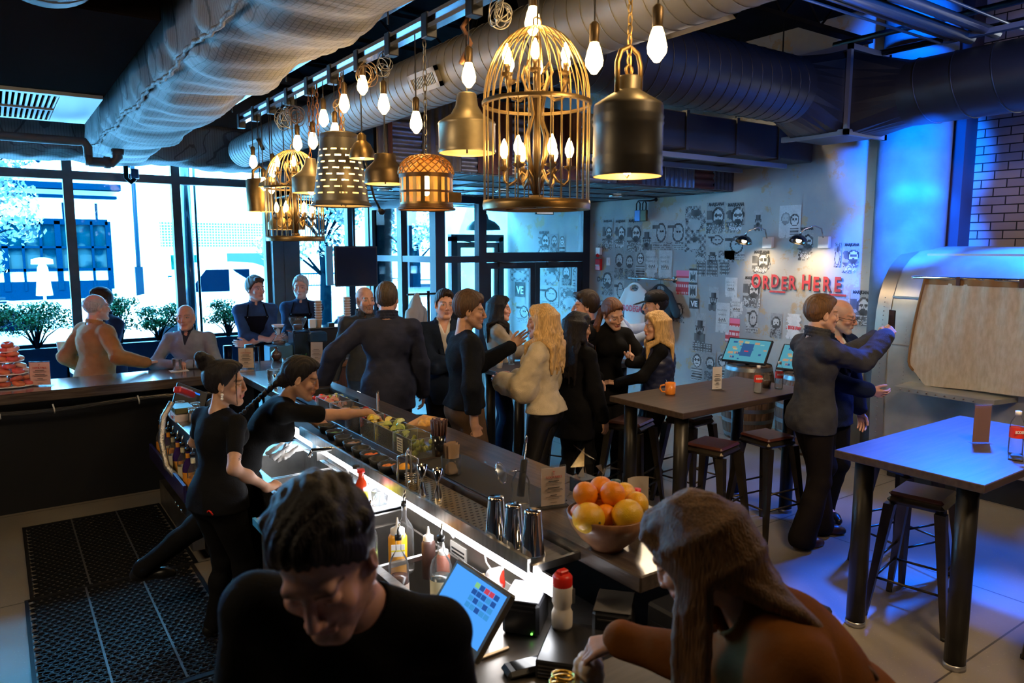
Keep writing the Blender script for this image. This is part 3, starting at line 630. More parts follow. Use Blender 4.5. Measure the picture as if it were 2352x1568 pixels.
# speckle + score lines in the floor
def floor_mat():
    m = conc; nt = m.node_tree; N = nt.nodes; L = nt.links; b = N['Principled BSDF']; tc = [n for n in N if n.type == 'TEX_COORD'][0]
    v = N.new('ShaderNodeTexVoronoi'); v.inputs['Scale'].default_value = 38; L.new(tc.outputs['Object'], v.inputs['Vector'])
    cr = N.new('ShaderNodeValToRGB'); cr.color_ramp.elements[0].position = .08; cr.color_ramp.elements[1].position = .16; cr.color_ramp.elements[0].color = (1.35, 1.35, 1.35, 1); cr.color_ramp.elements[1].color = (1, 1, 1, 1)
    L.new(v.outputs['Distance'], cr.inputs[0]); old = b.inputs['Base Color'].links[0].from_socket
    mx = N.new('ShaderNodeMixRGB'); mx.blend_type = 'MULTIPLY'; mx.inputs[0].default_value = 1; L.new(old, mx.inputs[1]); L.new(cr.outputs[0], mx.inputs[2])
    br = N.new('ShaderNodeTexBrick'); br.offset = 0; br.inputs['Scale'].default_value = 1; br.inputs['Mortar Size'].default_value = .006; br.inputs['Brick Width'].default_value = 1.85; br.inputs['Row Height'].default_value = 1.85
    br.inputs['Color1'].default_value = (1, 1, 1, 1); br.inputs['Color2'].default_value = (1, 1, 1, 1); br.inputs['Mortar'].default_value = (.25, .25, .25, 1)
    mp = N.new('ShaderNodeMapping'); mp.inputs['Location'].default_value = (.42, .22, 0); L.new(tc.outputs['Object'], mp.inputs[0]); L.new(mp.outputs[0], br.inputs['Vector'])
    m2 = N.new('ShaderNodeMixRGB'); m2.blend_type = 'MULTIPLY'; m2.inputs[0].default_value = 1; L.new(mx.outputs[0], m2.inputs[1]); L.new(br.outputs['Color'], m2.inputs[2]); L.new(m2.outputs[0], b.inputs['Base Color'])
floor_mat()
st('floor', MB().box((-3.2, -2.6, -.15), (10.2, 11.2, 0)), conc)
st('ceiling', MB().box((-3.2, -2.6, 4.7), (10.2, 11.3, 4.85)), ceilm)
plaster = M('plaster_wall', (.30, .31, .32), .85, c2=(.44, .42, .37), ns=.9, bump=.25, bs=14, detail=9, nlo=.42, nhi=.6)
def plaster_patch():
    m = plaster; nt = m.node_tree; N = nt.nodes; L = nt.links; b = N['Principled BSDF']; tc = [n for n in N if n.type == 'TEX_COORD'][0]
    n = N.new('ShaderNodeTexNoise'); n.inputs['Scale'].default_value = 2.6; n.inputs['Detail'].default_value = 10; n.inputs['Roughness'].default_value = .68; L.new(tc.outputs['Object'], n.inputs['Vector'])
    cr = N.new('ShaderNodeValToRGB'); cr.color_ramp.elements[0].position = .56; cr.color_ramp.elements[1].position = .60; cr.color_ramp.elements[0].color = (0, 0, 0, 1)
    L.new(n.outputs['Fac'], cr.inputs[0]); old = b.inputs['Base Color'].links[0].from_socket
    mx = N.new('ShaderNodeMixRGB'); L.new(cr.outputs[0], mx.inputs[0]); L.new(old, mx.inputs[1]); mx.inputs[2].default_value = (.40, .30, .18, 1); L.new(mx.outputs[0], b.inputs['Base Color'])
plaster_patch()
st('wall_right', MB().box((7.72, 4.17, 0), (7.9, 13.4, 4.7)), plaster)
st('wall_back', MB().box((-3.2, -2.75, 0), (10.2, -2.6, 4.7)), M('dark_wall', (.03, .028, .03), .8))
st('wall_left', MB().box((-3.35, -2.6, 0), (-3.2, 11.2, 4.7)), M('dark_wall', (0, 0, 0)))
st('wall_side', MB().box((10.2, -2.6, 0), (10.35, 4.2, 4.7)).box((7.9, 4.17, 0), (10.2, 4.3, 4.7)), M('shade_wall', (.05, .045, .055), .8))
# brick wall behind the trailer, with a dark plaster pier on its left
brick = M('white_brick', (.42, .38, .38), .6)
def brick_mat():
    nt = brick.node_tree; N = nt.nodes; L = nt.links; b = N['Principled BSDF']; tc = [n for n in N if n.type == 'TEX_COORD'][0]
    sx = N.new('ShaderNodeSeparateXYZ'); cx = N.new('ShaderNodeCombineXYZ'); L.new(tc.outputs['Object'], sx.inputs[0]); L.new(sx.outputs['Y'], cx.inputs['X']); L.new(sx.outputs['Z'], cx.inputs['Y'])
    br = N.new('ShaderNodeTexBrick'); br.inputs['Scale'].default_value = 1; br.inputs['Brick Width'].default_value = .235; br.inputs['Row Height'].default_value = .085; br.inputs['Mortar Size'].default_value = .006
    br.inputs['Color1'].default_value = (.44, .39, .38, 1); br.inputs['Color2'].default_value = (.33, .29, .3, 1); br.inputs['Mortar'].default_value = (.01, .01, .012, 1); L.new(cx.outputs[0], br.inputs['Vector']); L.new(br.outputs['Color'], b.inputs['Base Color'])
    bp = N.new('ShaderNodeBump'); bp.inputs['Strength'].default_value = .6; bp.inputs['Distance'].default_value = .01; bp.invert = True; L.new(br.outputs['Fac'], bp.inputs['Height']); L.new(bp.outputs[0], b.inputs['Normal'])
brick_mat()
st('wall_brick', MB().box((8.35, -2.6, 0), (8.5, 3.72, 4.7)), brick)
st('wall_pier', MB().box((8.1, 3.60, 0), (8.5, 4.17, 4.7)), M('pier', (.055, .04, .06), .8))
t = thing('column', (7.62, 3.86, 0), 0, 'round concrete column washed in blue light at the end of the poster wall', 'column')
MB().cyl((0, 0, 0), .33, 4.7, 48).build('shaft', M('column_concrete', (.17, .18, .19), .9, spec=.1, c2=(.12, .125, .135), ns=3, bump=.3, bs=25, detail=8), t)
# the white lit panel on the brick
t = thing('light_box', (8.3, 1.9, 2.3), 0, 'glowing white menu light box in a pale wood frame on the brick wall', 'sign')
MB().box((-.03, -.75, .06), (.0, .74, 1.75)).build('panel', emi('lightbox', (.9, .95, 1), 3.0), t)
MB().box((-.06, .74, 0), (.02, .80, 1.81)).box((-.06, -.8, 0), (.02, -.75, 1.81)).box((-.06, -.75, 0), (.02, .74, .06)).box((-.06, -.75, 1.75), (.02, .74, 1.81)).build('frame', M('pale_wood', (.5, .3, .15), .5), t)
# ---- facade with windows
def window(n, x0, x1, z0, z1, bars=(), y=11.1, m=None, d=.14, fw=.055):
    m = m or mullm; mb = MB().box((x0, y, z0), (x0 + fw, y + d, z1)).box((x1 - fw, y, z0), (x1, y + d, z1)).box((x0 + fw, y, z0), (x1 - fw, y + d, z0 + fw)).box((x0 + fw, y, z1 - fw), (x1 - fw, y + d, z1))
    for b in bars: mb.box((x0 + fw, y, b - .055), (x1 - fw, y + d, b + .055))
    o = st('window_%d' % n, mb, m); MB().box((x0 + fw, y + .06, z0 + fw), (x1 - fw, y + .07, z1 - fw)).build('pane', glass, o); return o
xs_ = [(-2.6, -1.7), (-1.7, -.42), (-.42, .86), (.86, 2.14), (2.14, 3.39)]
for i, (a, b) in enumerate(xs_): window(i + 1, a, b, .25, 3.62, (3.13,))
window(6, 3.79, 4.68, .25, 2.92, (), m=mulld); window(7, 4.68, 5.03, .25, 2.92, (), m=mulld)
st('wall_front', MB().box((-3.2, 11.1, 0), (5.03, 11.28, .25)).box((-3.2, 11.1, 3.62), (10.2, 11.28, 4.7)).box((-3.2, 11.1, .25), (-2.6, 11.28, 3.62)).box((7.72, 13.4, 0), (7.9, 13.5, 3)), M('facade', (.05, .05, .055), .7))
st('wall_pillar', MB().box((3.39, 10.95, 0), (3.79, 11.35, 3.62), .01).box((3.55, 10.93, 0), (3.58, 10.95, 3.62)), M('pillar_grey', (.075, .075, .08), .5, noise=.2, ns=5))
# ---- entrance box: side glass wall and double doors
def glasswall(name, pts, panes):
    mb = MB()
    for a, b in pts: mb.box(a, b)
    o = st(name, mb, mulld)
    for a, b in panes: MB().box(a, b).build('pane', glass, o)
glasswall('window_8', [((4.98, 9.95, 0), (5.08, 10.09, 2.92)), ((4.99, 10.99, 0), (5.08, 11.12, 2.92)), ((4.95, 8.86, 0), (5.10, 9.03, 2.92)), ((4.99, 9.03, 2.0), (5.07, 10.99, 2.09)), ((4.99, 9.03, 2.80), (5.07, 10.99, 2.92)), ((4.99, 9.03, 0), (5.07, 10.99, .18))],
          [((5.03, 9.03, .18), (5.035, 10.99, 2.8))])
glasswall('window_9', [((5.65, 8.86, 0), (5.78, 8.98, 2.92)), ((5.10, 8.86, 2.0), (5.65, 8.96, 2.09)), ((5.10, 8.86, 2.82), (5.65, 8.96, 2.92)), ((5.10, 8.86, 0), (5.65, 8.96, .15))], [((5.10, 8.91, .15), (5.65, 8.915, 2.82))])
glasswall('window_10', [((7.58, 8.86, 0), (7.72, 8.98, 2.92)), ((5.78, 8.86, 2.0), (7.58, 8.98, 2.14)), ((5.78, 8.86, 2.82), (7.58, 8.96, 2.92))], [((5.78, 8.91, 2.14), (7.58, 8.915, 2.82))])
def door(n, x0, x1, y, z1, hx, m, mp=glass):
    o = tag(MB().box((x0, y, 0), (x0 + .085, y + .045, z1)).box((x1 - .085, y, 0), (x1, y + .045, z1)).box((x0 + .085, y, 0), (x1 - .085, y + .045, .25)).box((x0 + .085, y, z1 - .09), (x1 - .085, y + .045, z1)).build('door_%d' % n, m), kind='structure')
    MB().box((x0 + .085, y + .02, .25), (x1 - .085, y + .026, z1 - .09)).build('pane', mp, o)
    MB().tube([(hx, y, .9), (hx, y - .05, .93), (hx, y - .05, 1.25), (hx, y, 1.28)], .013, 8).build('door_handle', steel, o)
    MB().box((x0 + .2, y - .05, z1 - .06), (x0 + .5, y, z1 - .0)).tube([(x0 + .45, y - .03, z1 - .01), (x0 + .25, y - .16, z1 + .0), (x0 + .1, y - .02, z1 + .03)], .01, 6).build('closer', M('closer', (.08, .08, .085), .4, .6), o); return o
door(1, 5.79, 6.665, 8.89, 1.995, 6.5, mulld); door(2, 6.675, 7.575, 8.89, 1.995, 6.85, mulld)
fm = M('bronze_frame', (.16, .15, .15), .5); door(3, 6.63, 7.5, 11.12, 2.3, 6.75, fm)
glasswall('window_11', [((5.03, 11.1, 0), (5.12, 11.2, 2.92)), ((6.5, 11.08, 0), (6.62, 11.2, 2.4)), ((7.5, 11.08, 0), (7.6, 11.2, 2.4)), ((6.5, 11.08, 2.32), (7.6, 11.2, 2.44)), ((5.12, 11.1, 0), (6.5, 11.2, .2)), ((5.7, 11.1, .2), (5.76, 11.2, 2.92))], [((5.12, 11.14, .2), (6.5, 11.145, 2.9)), ((6.5, 11.14, 2.44), (7.7, 11.145, 2.9)), ((7.6, 11.14, 0), (7.72, 11.145, 2.44))])
# ---- low entrance ceiling and corrugated fascia
def corr(mb, x0, x1, z0, z1, y, vert=True, pitch=.075, amp=.012, n=None):
    if vert:
        k = int((x1 - x0) / pitch * 4); xs = np.linspace(x0, x1, k + 1); V = [(x, y - amp * math.sin(x / pitch * 2 * math.pi), z) for x in xs for z in (z0, z1)]; F = [(2 * i, 2 * i + 2, 2 * i + 3, 2 * i + 1) for i in range(k)]
    else:
        k = int((z1 - z0) / pitch * 4); zs = np.linspace(z0, z1, k + 1); V = [(x, y - amp * math.sin(z / pitch * 2 * math.pi), z) for z in zs for x in (x0, x1)]; F = [(2 * i, 2 * i + 1, 2 * i + 3, 2 * i + 2) for i in range(k)]
    return mb.add(V, F, True)
galv = M('galvanised', (.34, .34, .33), .38, .75, c2=(.22, .22, .21), ns=7, detail=6); rust = M('rust_red', (.16, .055, .035), .7, .2, c2=(.09, .04, .035), ns=9); dkgalv = M('dark_galvanised', (.15, .14, .135), .5, .6, c2=(.09, .085, .08), ns=6)
fx = [2.85, 2.95, 3.0, 3.3, 3.72, 3.9, 4.3, 4.5, 4.72, 5.2, 5.5, 5.72, 6.1, 6.5, 6.98, 7.35, 7.72]
fmats = [dkgalv, rust, galv, dkgalv, galv, rust, galv, dkgalv, rust, galv, dkgalv, rust, dkgalv, galv, rust, dkgalv]; fv = [1, 1, 0, 1, 0, 1, 0, 1, 1, 0, 1, 1, 1, 1, 0, 1]
for i in range(16):
    mb = MB(); z0 = 2.92 + .02 * (i % 3) * 0; corr(mb, fx[i], fx[i + 1], z0, 3.62, 6.14 - .012 * (i % 2), fv[i]); st('trim_%d' % (i + 1), mb, fmats[i])
mb = MB()
for i in range(9):
    for j in range(8):
        x0, x1 = 2.85 + i * .541, 2.85 + (i + 1) * .541; y0, y1 = 6.16 + j * .615, 6.16 + (j + 1) * .615; k = 32; vert = (i + j) % 2
        if i == 0 and j > 3: continue
        if vert: V = [(x0 + (x1 - x0) * q / k, y, 2.925 + .009 * math.sin(q / k * 16 * math.pi)) for q in range(k + 1) for y in (y0, y1)]
        else: V = [(x, y0 + (y1 - y0) * q / k, 2.925 + .009 * math.sin(q / k * 16 * math.pi)) for q in range(k + 1) for x in (x0, x1)]
        mb.add(V, [(2 * q, 2 * q + 1, 2 * q + 3, 2 * q + 2) if vert else (2 * q, 2 * q + 2, 2 * q + 3, 2 * q + 1) for q in range(k)], True)
st('ceiling_entrance', mb, M('ceiling_galv', (.38, .40, .41), .35, .8, c2=(.25, .27, .28), ns=4))
mb = MB()
for i in range(10): mb.box((2.85 + i * .541 - .016, 6.16, 2.905), (2.85 + i * .541 + .016, 8.6 if i < 1 else 11.1, 2.915))
for j in range(9): mb.box((2.85 if j < 4 else 3.4, 6.16 + j * .615 - .018, 2.905), (7.72, 6.16 + j * .615 + .018, 2.915))
st('trim_20', mb, M('grid_dark', (.03, .03, .035), .5)); st('trim_21', MB().box((2.86, 6.2, 2.94), (7.72, 8.6, 3.0)).box((3.4, 8.6, 2.94), (7.72, 11.1, 3.0)).box((2.85, 6.2, 2.94), (2.9, 8.6, 3.62)).box((2.9, 8.56, 2.94), (3.4, 8.6, 3.62)).box((3.4, 8.6, 2.94), (3.45, 11.1, 3.62)), ceilm)
for i, (x, y) in enumerate(((6.9, 7.4), (5.2, 7.6), (6.2, 9.9), (3.9, 8.2))):
    t = thing('downlight', (x, y, 2.9), 0, ['round recessed ceiling light nearest the padlock on the poster wall', 'round recessed ceiling light in the metal ceiling behind the big birdcage', 'round recessed ceiling light inside the glass entrance box', 'round recessed ceiling light above the coffee counter'][i], 'ceiling light', 'recessed lights in the metal entrance ceiling')
    MB().torus((0, 0, -.005), .085, .012).build('ring', steel, t); MB().cyl((0, 0, -.004), .08, .006, 24).build('diffuser', emi('downlight', (.8, .95, 1), 2.5), t)
# ---- ducts, pipes and track overhead
spiralm = M('spiral_duct', (.26, .25, .24), .5, .25, noise=.3, ns=2.5); spiralb = M('spiral_duct_dark', (.016, .017, .022), .45, .3, noise=.3, ns=3)
def spiral(name, p0, p1, r, m, label, pitch=.16, seam=.010, cat='duct'):
    p0, p1 = Vector(p0), Vector(p1); L = (p1 - p0).length; t = thing(name, p0, 0, label, cat); d = (p1 - p0) / L; q = Vector((0, 0, 1)).rotation_difference(d); n = 40; mb = MB(); mb.lathe([(r, 0), (r, L)], n=n, axis=d); mb.build('shell', m, t)
    turns = L / pitch; k = int(turns * 28); mb = MB(); mb.tube([q @ Vector((r * math.cos(i / 28 * 2 * math.pi), r * math.sin(i / 28 * 2 * math.pi), i / 28 * pitch)) for i in range(k)], seam, 4); mb.build('seam', m, t); return t
d1 = spiral('spiral_duct', (2.58, 3.3, 3.36), (2.58, 9.3, 3.36), .185, spiralm, 'long grey spiral duct with two vent grilles behind the hanging lamps', .10, .004)
d1b = spiral('spiral_duct', (2.58, -1.5, 3.36), (2.58, 3.29, 3.36), .185, spiralm, 'near section of the grey spiral duct at the top of the picture', .10, .004)
def grille(parent, loc, rz, w_, h_, tilt, m):
    mb = MB(); mb.box((-w_ / 2, -.03, -h_ / 2), (w_ / 2, 0, -h_ / 2 + .03)).box((-w_ / 2, -.03, h_ / 2 - .03), (w_ / 2, 0, h_ / 2)).box((-w_ / 2, -.03, -h_ / 2), (-w_ / 2 + .03, 0, h_ / 2)).box((w_ / 2 - .03, -.03, -h_ / 2), (w_ / 2, 0, h_ / 2))
    fr = mb.build('vent_grille', m, parent, loc, (R(tilt), 0, R(rz))); mb = MB(); n = int(w_ / .022)
    for i in range(n): x = -w_ / 2 + .035 + i * (w_ - .07) / (n - 1); mb.box((x - .004, -.024, -h_ / 2 + .03), (x + .004, 0, h_ / 2 - .03))
    mb.build('fins', m, fr); return fr
for yy in (1.1, 4.9): grille(d1, (-.172, yy, -.07), -90, .36, .13, 25, M('vent', (.3, .28, .25), .5))
grille(d1b, (.17, 3.9, -.09), 90, .4, .13, 30, M('vent', (.3, .28, .25), .5))
d2 = spiral('spiral_duct', (2.8, 4.2, 3.62), (6.0, 4.2, 3.62), .29, spiralb, 'dark blue lit spiral duct crossing below the ceiling to the elbow box', .13, .006)
t = thing('duct_elbow', (6.0, 4.2, 3.62), 0, 'square sheet metal elbow box joining two dark spiral ducts', 'duct')
def transition(mb, c0, r, c1, a, b, ax):
    n = 32; V = []; 
    for k in range(n):
        an = 2 * math.pi * (k + .5) / n; V.append(c0 + (Vector((0, math.cos(an), math.sin(an))) if ax == 'x' else Vector((math.cos(an), 0, math.sin(an)))) * r)
    for k in range(n):
        an = 2 * math.pi * (k + .5) / n; c, s = math.cos(an), math.sin(an); m_ = max(abs(c), abs(s)); V.append(c1 + (Vector((0, a * c / m_, b * s / m_)) if ax == 'x' else Vector((a * c / m_, 0, b * s / m_))))
    mb.add(V, [(k, (k + 1) % n, n + (k + 1) % n, n + k) for k in range(n)])
mb = MB(); transition(mb, Vector((0, 0, 0)), .29, Vector((.42, -.02, -.02)), .30, .36, 'x'); transition(mb, Vector((.72, -.75, -.07)), .28, Vector((.72, -.32, -.02)), .30, .36, 'y'); mb.build('transition', spiralb, t)
MB().box((.42, -.32, -.38), (1.02, .28, .34), .01).build('box', spiralb, t)
mb = MB()
for z in (-.40, .34): mb.box((.38, -.36, z), (1.06, -.32, z + .05)).box((.38, -.36, z), (.42, .32, z + .05))
mb.box((.38, -.36, -.4), (.42, -.32, .38)).box((1.02, -.36, -.4), (1.06, -.32, .38)); mb.build('flange', M('flange', (.16, .17, .2), .45, .6), t)
d3 = spiral('spiral_duct', (6.72, 3.46, 3.55), (6.72, -1.6, 3.55), .28, spiralb, 'dark spiral duct running toward the viewer at the upper right', .3, .008)
t = thing('box_duct', (5.1, 5.0, 3.16), 0, 'rectangular grey air duct under the ceiling in front of the corrugated fascia', 'duct')
MB().box((0, 0, 0), (2.55, 1.0, .34), .01).build('shell', M('box_duct', (.045, .042, .04), .6, .2, noise=.3, ns=2), t)
[MB().box((x, -.015, -.015), (x + .04, 1.015, .355)).build('seam', M('box_duct', (0, 0, 0)), t) for x in (.45, 1.2, 1.9)]
mb = MB(); [mb.box((-.1, y, -.07), (2.3, y + .05, -.02)) for y in (.15, .75)]; [MB().tube([(x, y, .3), (x, y, 1.5)], .008, 6).build('hanger_rod', black, t) for x in (.3, 2.2) for y in (.2, .8)]; mb.build('hanger_rails', M('rail_blue', (.2, .22, .26), .4, .5), t)
# wrapped insulation duct (soft box section with wrinkles and a stitched seam)
def wrapped(name, x0, x1, y0, y1, z0, z1, label, sag=.05, n=150, m=None, along='y'):
    t = thing(name, ((x0 + x1) / 2, (y0 + y1) / 2, z0), 0, label, 'duct'); L = (y1 - y0) if along == 'y' else (x1 - x0); W = (x1 - x0) if along == 'y' else (y1 - y0); H = z1 - z0; k = 64; V = []; F = []; rng = random.Random(5)
    for i in range(n + 1):
        u = -L / 2 + L * i / n
        for j in range(k):
            a = 2 * math.pi * j / k; c, s = math.cos(a), math.sin(a); pw = .42
            X = math.copysign(abs(c) ** pw, c) * W / 2; Z = H / 2 + math.copysign(abs(s) ** pw, s) * H / 2
            wr = .022 * math.sin(u * 7 + 2.5 * math.sin(a * 2 + u)) + .012 * math.sin(u * 17 + a * 5) + .014 * math.sin(u * 4.3 - a * 3)
            puff = .03 * abs(math.sin(u * 1.9)) ** .5 if s < 0 else 0
            Z -= sag * (1 - (2 * X / W) ** 2) * (s < 0) * .8 + (puff + wr * .6) * (s < 0); X *= 1 + (wr + puff * .6) / W * 1.6
            V.append((X, u, Z) if along == 'y' else (u, X, Z))
    for i in range(n):
        for j in range(k): F.append((i * k + j, (i + 1) * k + j, (i + 1) * k + (j + 1) % k, i * k + (j + 1) % k))
    F.append(tuple(range(k))); F.append(tuple(n * k + j for j in range(k))[::-1])
    MB().add(V, F, True).build('insulation_wrap', m or foil, t)
    if along == 'y':
        mb = MB(); pts = [(-W / 2 * 1.0 + .01 * math.sin(u * 30), u, .03 + .02 * math.sin(u * 5)) for u in np.linspace(-L / 2, L / 2, 160)]; mb.tube(pts, .014, 6); mb.build('seam', foil, t)
    return t
foil = M('insulation', (.19, .19, .20), .62, .0)
def foil_grid():
    nt = foil.node_tree; N = nt.nodes; L = nt.links; b = N['Principled BSDF']; tc = [n for n in N if n.type == 'TEX_COORD'][0]
    w1 = N.new('ShaderNodeTexBrick'); w1.offset = 0; w1.inputs['Scale'].default_value = 1; w1.inputs['Brick Width'].default_value = .03; w1.inputs['Row Height'].default_value = .03; w1.inputs['Mortar Size'].default_value = .002
    w1.inputs['Color1'].default_value = (.22, .22, .23, 1); w1.inputs['Color2'].default_value = (.19, .19, .20, 1); w1.inputs['Mortar'].default_value = (.09, .09, .10, 1)
    L.new(tc.outputs['Object'], w1.inputs['Vector']); L.new(w1.outputs['Color'], b.inputs['Base Color'])
    n = N.new('ShaderNodeTexNoise'); n.inputs['Scale'].default_value = 9; n.inputs['Detail'].default_value = 5; mp = N.new('ShaderNodeMapping'); mp.inputs['Scale'].default_value = (.5, 1.6, 1); L.new(tc.outputs['Object'], mp.inputs[0]); L.new(mp.outputs[0], n.inputs['Vector'])
    bp = N.new('ShaderNodeBump'); bp.inputs['Strength'].default_value = .28; bp.inputs['Distance'].default_value = .03; L.new(n.outputs['Fac'], bp.inputs['Height']); L.new(bp.outputs[0], b.inputs['Normal'])
foil_grid()
wrapped('insulated_duct', 1.0, 1.64, .8, 10.3, 3.28, 4.0, 'big quilted grey insulated duct running over the bar')
wrapped('insulated_duct', -3.0, 1.12, 10.35, 10.95, 3.30, 3.95, 'blue lit wrapped duct along the front windows at the left edge', .04, 80, along='x')
wrapped('insulated_duct', 1.25, 5.6, 10.3, 10.86, 3.30, 3.8, 'thin wrapped duct along the window heads behind the birdcage lamps', .03, 80, along='x')
# upper left: near spiral duct, box with slotted grille, pipes
spiral('spiral_duct', (.31, 4.74, 3.78), (.62, 2.6, 3.95), .33, M('spiral_near', (.10, .10, .105), .5, .3, noise=.3, ns=3), 'fat grey spiral duct at the top left corner', .11, .007)
t = thing('grille_box', (-.6, 6.6, 3.5), 0, 'dark air handling box with a long slotted grille underneath', 'duct')
MB().box((-1.5, -1.8, 0), (1.5, 2.35, .85), .01).build('box', M('box_brown', (.012, .009, .008), .9, spec=.0), t)
mb = MB(); mb.box((-1.5, .78, -.03), (1.48, .86, .0)).box((-1.5, 2.25, -.03), (1.48, 2.33, 0)).box((1.16, .86, -.03), (1.48, 2.25, 0)).box((-1.5, 1.53, -.045), (1.16, 1.56, -.02)); mb.build('panel', M('grille_frame', (.35, .36, .38), .45, .3), t)
mb = MB(); [mb.box((x, .86, -.03), (x + .02, 2.25, -.005)) for x in np.arange(-1.5, 1.15, .042)]; mb.build('slats', M('grille_frame', (0, 0, 0)), t)
pm = M('pipe_brown', (.09, .07, .065), .5, .3)
t = thing('sprinkler_pipe', (.9, 9.3, 3.3), 0, 'brown bent sprinkler pipe beside the far end of the insulated duct', 'pipe')
MB().tube([(-3.2, -.3, 0), (-.1, -.3, 0), (-.03, -.3, .0), (0, -.3, -.05), (0, -.3, -.16)], .045, 12).tube([(0, -.3, -.2), (.22, -.32, -.2), (.27, -.34, -.15), (.27, -.36, .5)], .05, 12).build('pipe', pm, t)
[MB().cyl(c, .062, .06, 14, axis=a).build('coupling', pm, t) for c, a in (((-.03, -.3, -.18), (1, 0, 0)), ((.14, -.31, -.2), (1, 0, 0)), ((.27, -.35, -.12), (0, 0, 1)))]
bluep = M('conduit', (.22, .24, .28), .35, .6)
for i, (y, z, r, x0, x1, lb) in enumerate(((2.95, 3.88, .045, 2.5, 6.6, 'fattest pipe of the blue lit bundle at the top right'), (2.80, 3.90, .04, 2.5, 6.7, 'second fat pipe of the blue lit bundle at the top right'), (3.06, 3.88, .014, 2.5, 6.5, 'thin conduit on the left of the blue lit pipe bundle'), (3.12, 3.86, .010, 2.5, 6.45, 'thinnest conduit on the left edge of the blue lit pipe bundle'),
                                              (2.66, 3.92, .011, 3, 6.8, 'thin conduit on the right of the blue lit pipe bundle'), (5.0, 4.12, .02, 3.9, 7.6, 'dark thin ceiling pipe above the dark spiral duct, uppermost of three'), (4.75, 4.05, .02, 4.2, 7.0, 'dark thin ceiling pipe above the dark spiral duct, middle of three'), (4.62, 3.98, .014, 4.4, 6.2, 'dark thin ceiling pipe above the dark spiral duct, lowest of three'))):
    tag(MB().tube([(0, 0, 0), (x1 - x0, 0, 0)], r, 10).build('ceiling_pipe', bluep, None, (x0, y, z)), lb, 'pipe', 'pipes under the ceiling')
for i, (x, z, lb) in enumerate(((7.0, 4.2, 'black pipe above the dark spiral duct at the right, the upper one'), (6.9, 4.0, 'black pipe above the dark spiral duct at the right, the lower one'))): tag(MB().tube([(0, 0, 0), (0, 6, 0)], .03, 8).build('ceiling_pipe', black, None, (x, -1.6, z)), lb, 'pipe', 'pipes under the ceiling')
t = thing('strut_channel', (6.5, -1, 3.86), 0, 'blue lit steel strut channel hung below the pipe bundle', 'bracket'); MB().box((-.03, 0, 0), (.03, 4.1, .04)).build('channel', bluep, t); MB().tube([(0, 3.2, 0), (0, 3.2, .6)], .006, 6).tube([(0, 1.2, 0), (0, 1.2, .6)], .006, 6).build('rod', bluep, t)
t = thing('ceiling_speaker', (5.75, 2.35, 3.98), 0, 'black hanging speaker with a rounded bottom at the top right corner', 'speaker'); MB().box((-.28, -.25, .06), (.28, .25, .6), .03).build('cabinet', black, t); MB().ball((0, 0, .06), (.24, .22, .09), 20, 10).build('dome', M('speaker_dome', (.02, .025, .03), .3), t)
for i, y in enumerate((1.2, 4.4, 7.4, 10.0)):
    mb = MB(); mb.box((-3.15, y - .06, 4.62), (7.6, y + .06, 4.66)).box((-3.15, y - .06, 4.3), (7.6, y + .06, 4.34))
    for k in range(17): x = -3.15 + k * .6; mb.tube([(x, y, 4.62), (x + .3, y, 4.34), (x + .6, y, 4.62)], .014, 4)
    tag(mb.build('steel_joist', ceilm), ['black steel roof joist nearest the camera', 'black steel roof joist above the bar middle', 'black steel roof joist over the corner of the bar', 'black steel roof joist by the front windows'][i], 'beam', 'black roof joists')
# ---------------------------------------------------------------- outside: sidewalk, street, building across, vehicles, plants
st('ground', MB().box((-14, 11.3, -.25), (22, 14.6, -.12)), M('sidewalk', (.62, .62, .62), .9))
st('ground_street', MB().box((-14, 14.6, -.3), (22, 21.5, -.2)).box((-14, 21.5, -.3), (22, 24, -.12)), M('street', (.36, .37, .4), .9))
white = M('stucco', (.85, .85, .85), .9); bluef = M('shopfront_blue', (.0, .007, .017), .6, spec=0)
t = thing('shop_building', (0, 24, -.15), 0, 'sunlit white building across the street with a dark blue gridded shopfront', 'building')
MB().box((-12, 0, 0), (3.9, 4, 9)).build('wall', white, t)
mb = MB(); X0, X1 = -3.4, 2.75; mb.box((X0, -.12, .95), (X1, -.02, 1.45)).box((X0, -.14, 3.0), (X1, -.02, 3.16)).box((X0, -.14, 1.72), (X1, -.02, 1.8)).box((X0, -.14, 2.35), (X1, -.02, 2.41))
for i in range(16): x = X0 + i * (X1 - X0) / 15; w_ = .07 if i % 3 == 0 else .03; mb.box((x - w_, -.14, 1.2), (x + w_, -.02, 3.1))
mb.build('window_frame', bluef, t); MB().box((X0, -.02, 1.8), (X1, .0, 3.0)).build('pane', M('shop_glass', (.0, .012, .02), .2, spec=0, c2=(.01, .03, .035), ns=1.3, detail=3, nlo=.5, nhi=.56), t)
MB().box((X0, -.03, 1.45), (X1, -.01, 1.75)).build('sill_panel', white, t)
MB().box((.2, -.5, 3.95), (3.1, -.0, 4.12)).box((.4, -.35, 3.72), (3.0, 0, 3.80)).build('awning_rail', bluef, t)
for x in (1.2, 2.6, 3.4): MB().ball((x, -.1, 4.7), .07, 8, 6).build('wall_lamp', bluef, t)
mb = MB(); [mb.box((x - .03, -.05, 3.16), (x + .03, 0, 3.6)) for x in (.1, .9, 1.7, 2.5)]; mb.build('strut', bluef, t)
t = thing('tiled_building', (3.9, 24.5, -.15), 0, 'pale building with blue mosaic tiles and a balcony rail across the street', 'building')
tile = M('mosaic', (.3, .5, .62), .3)
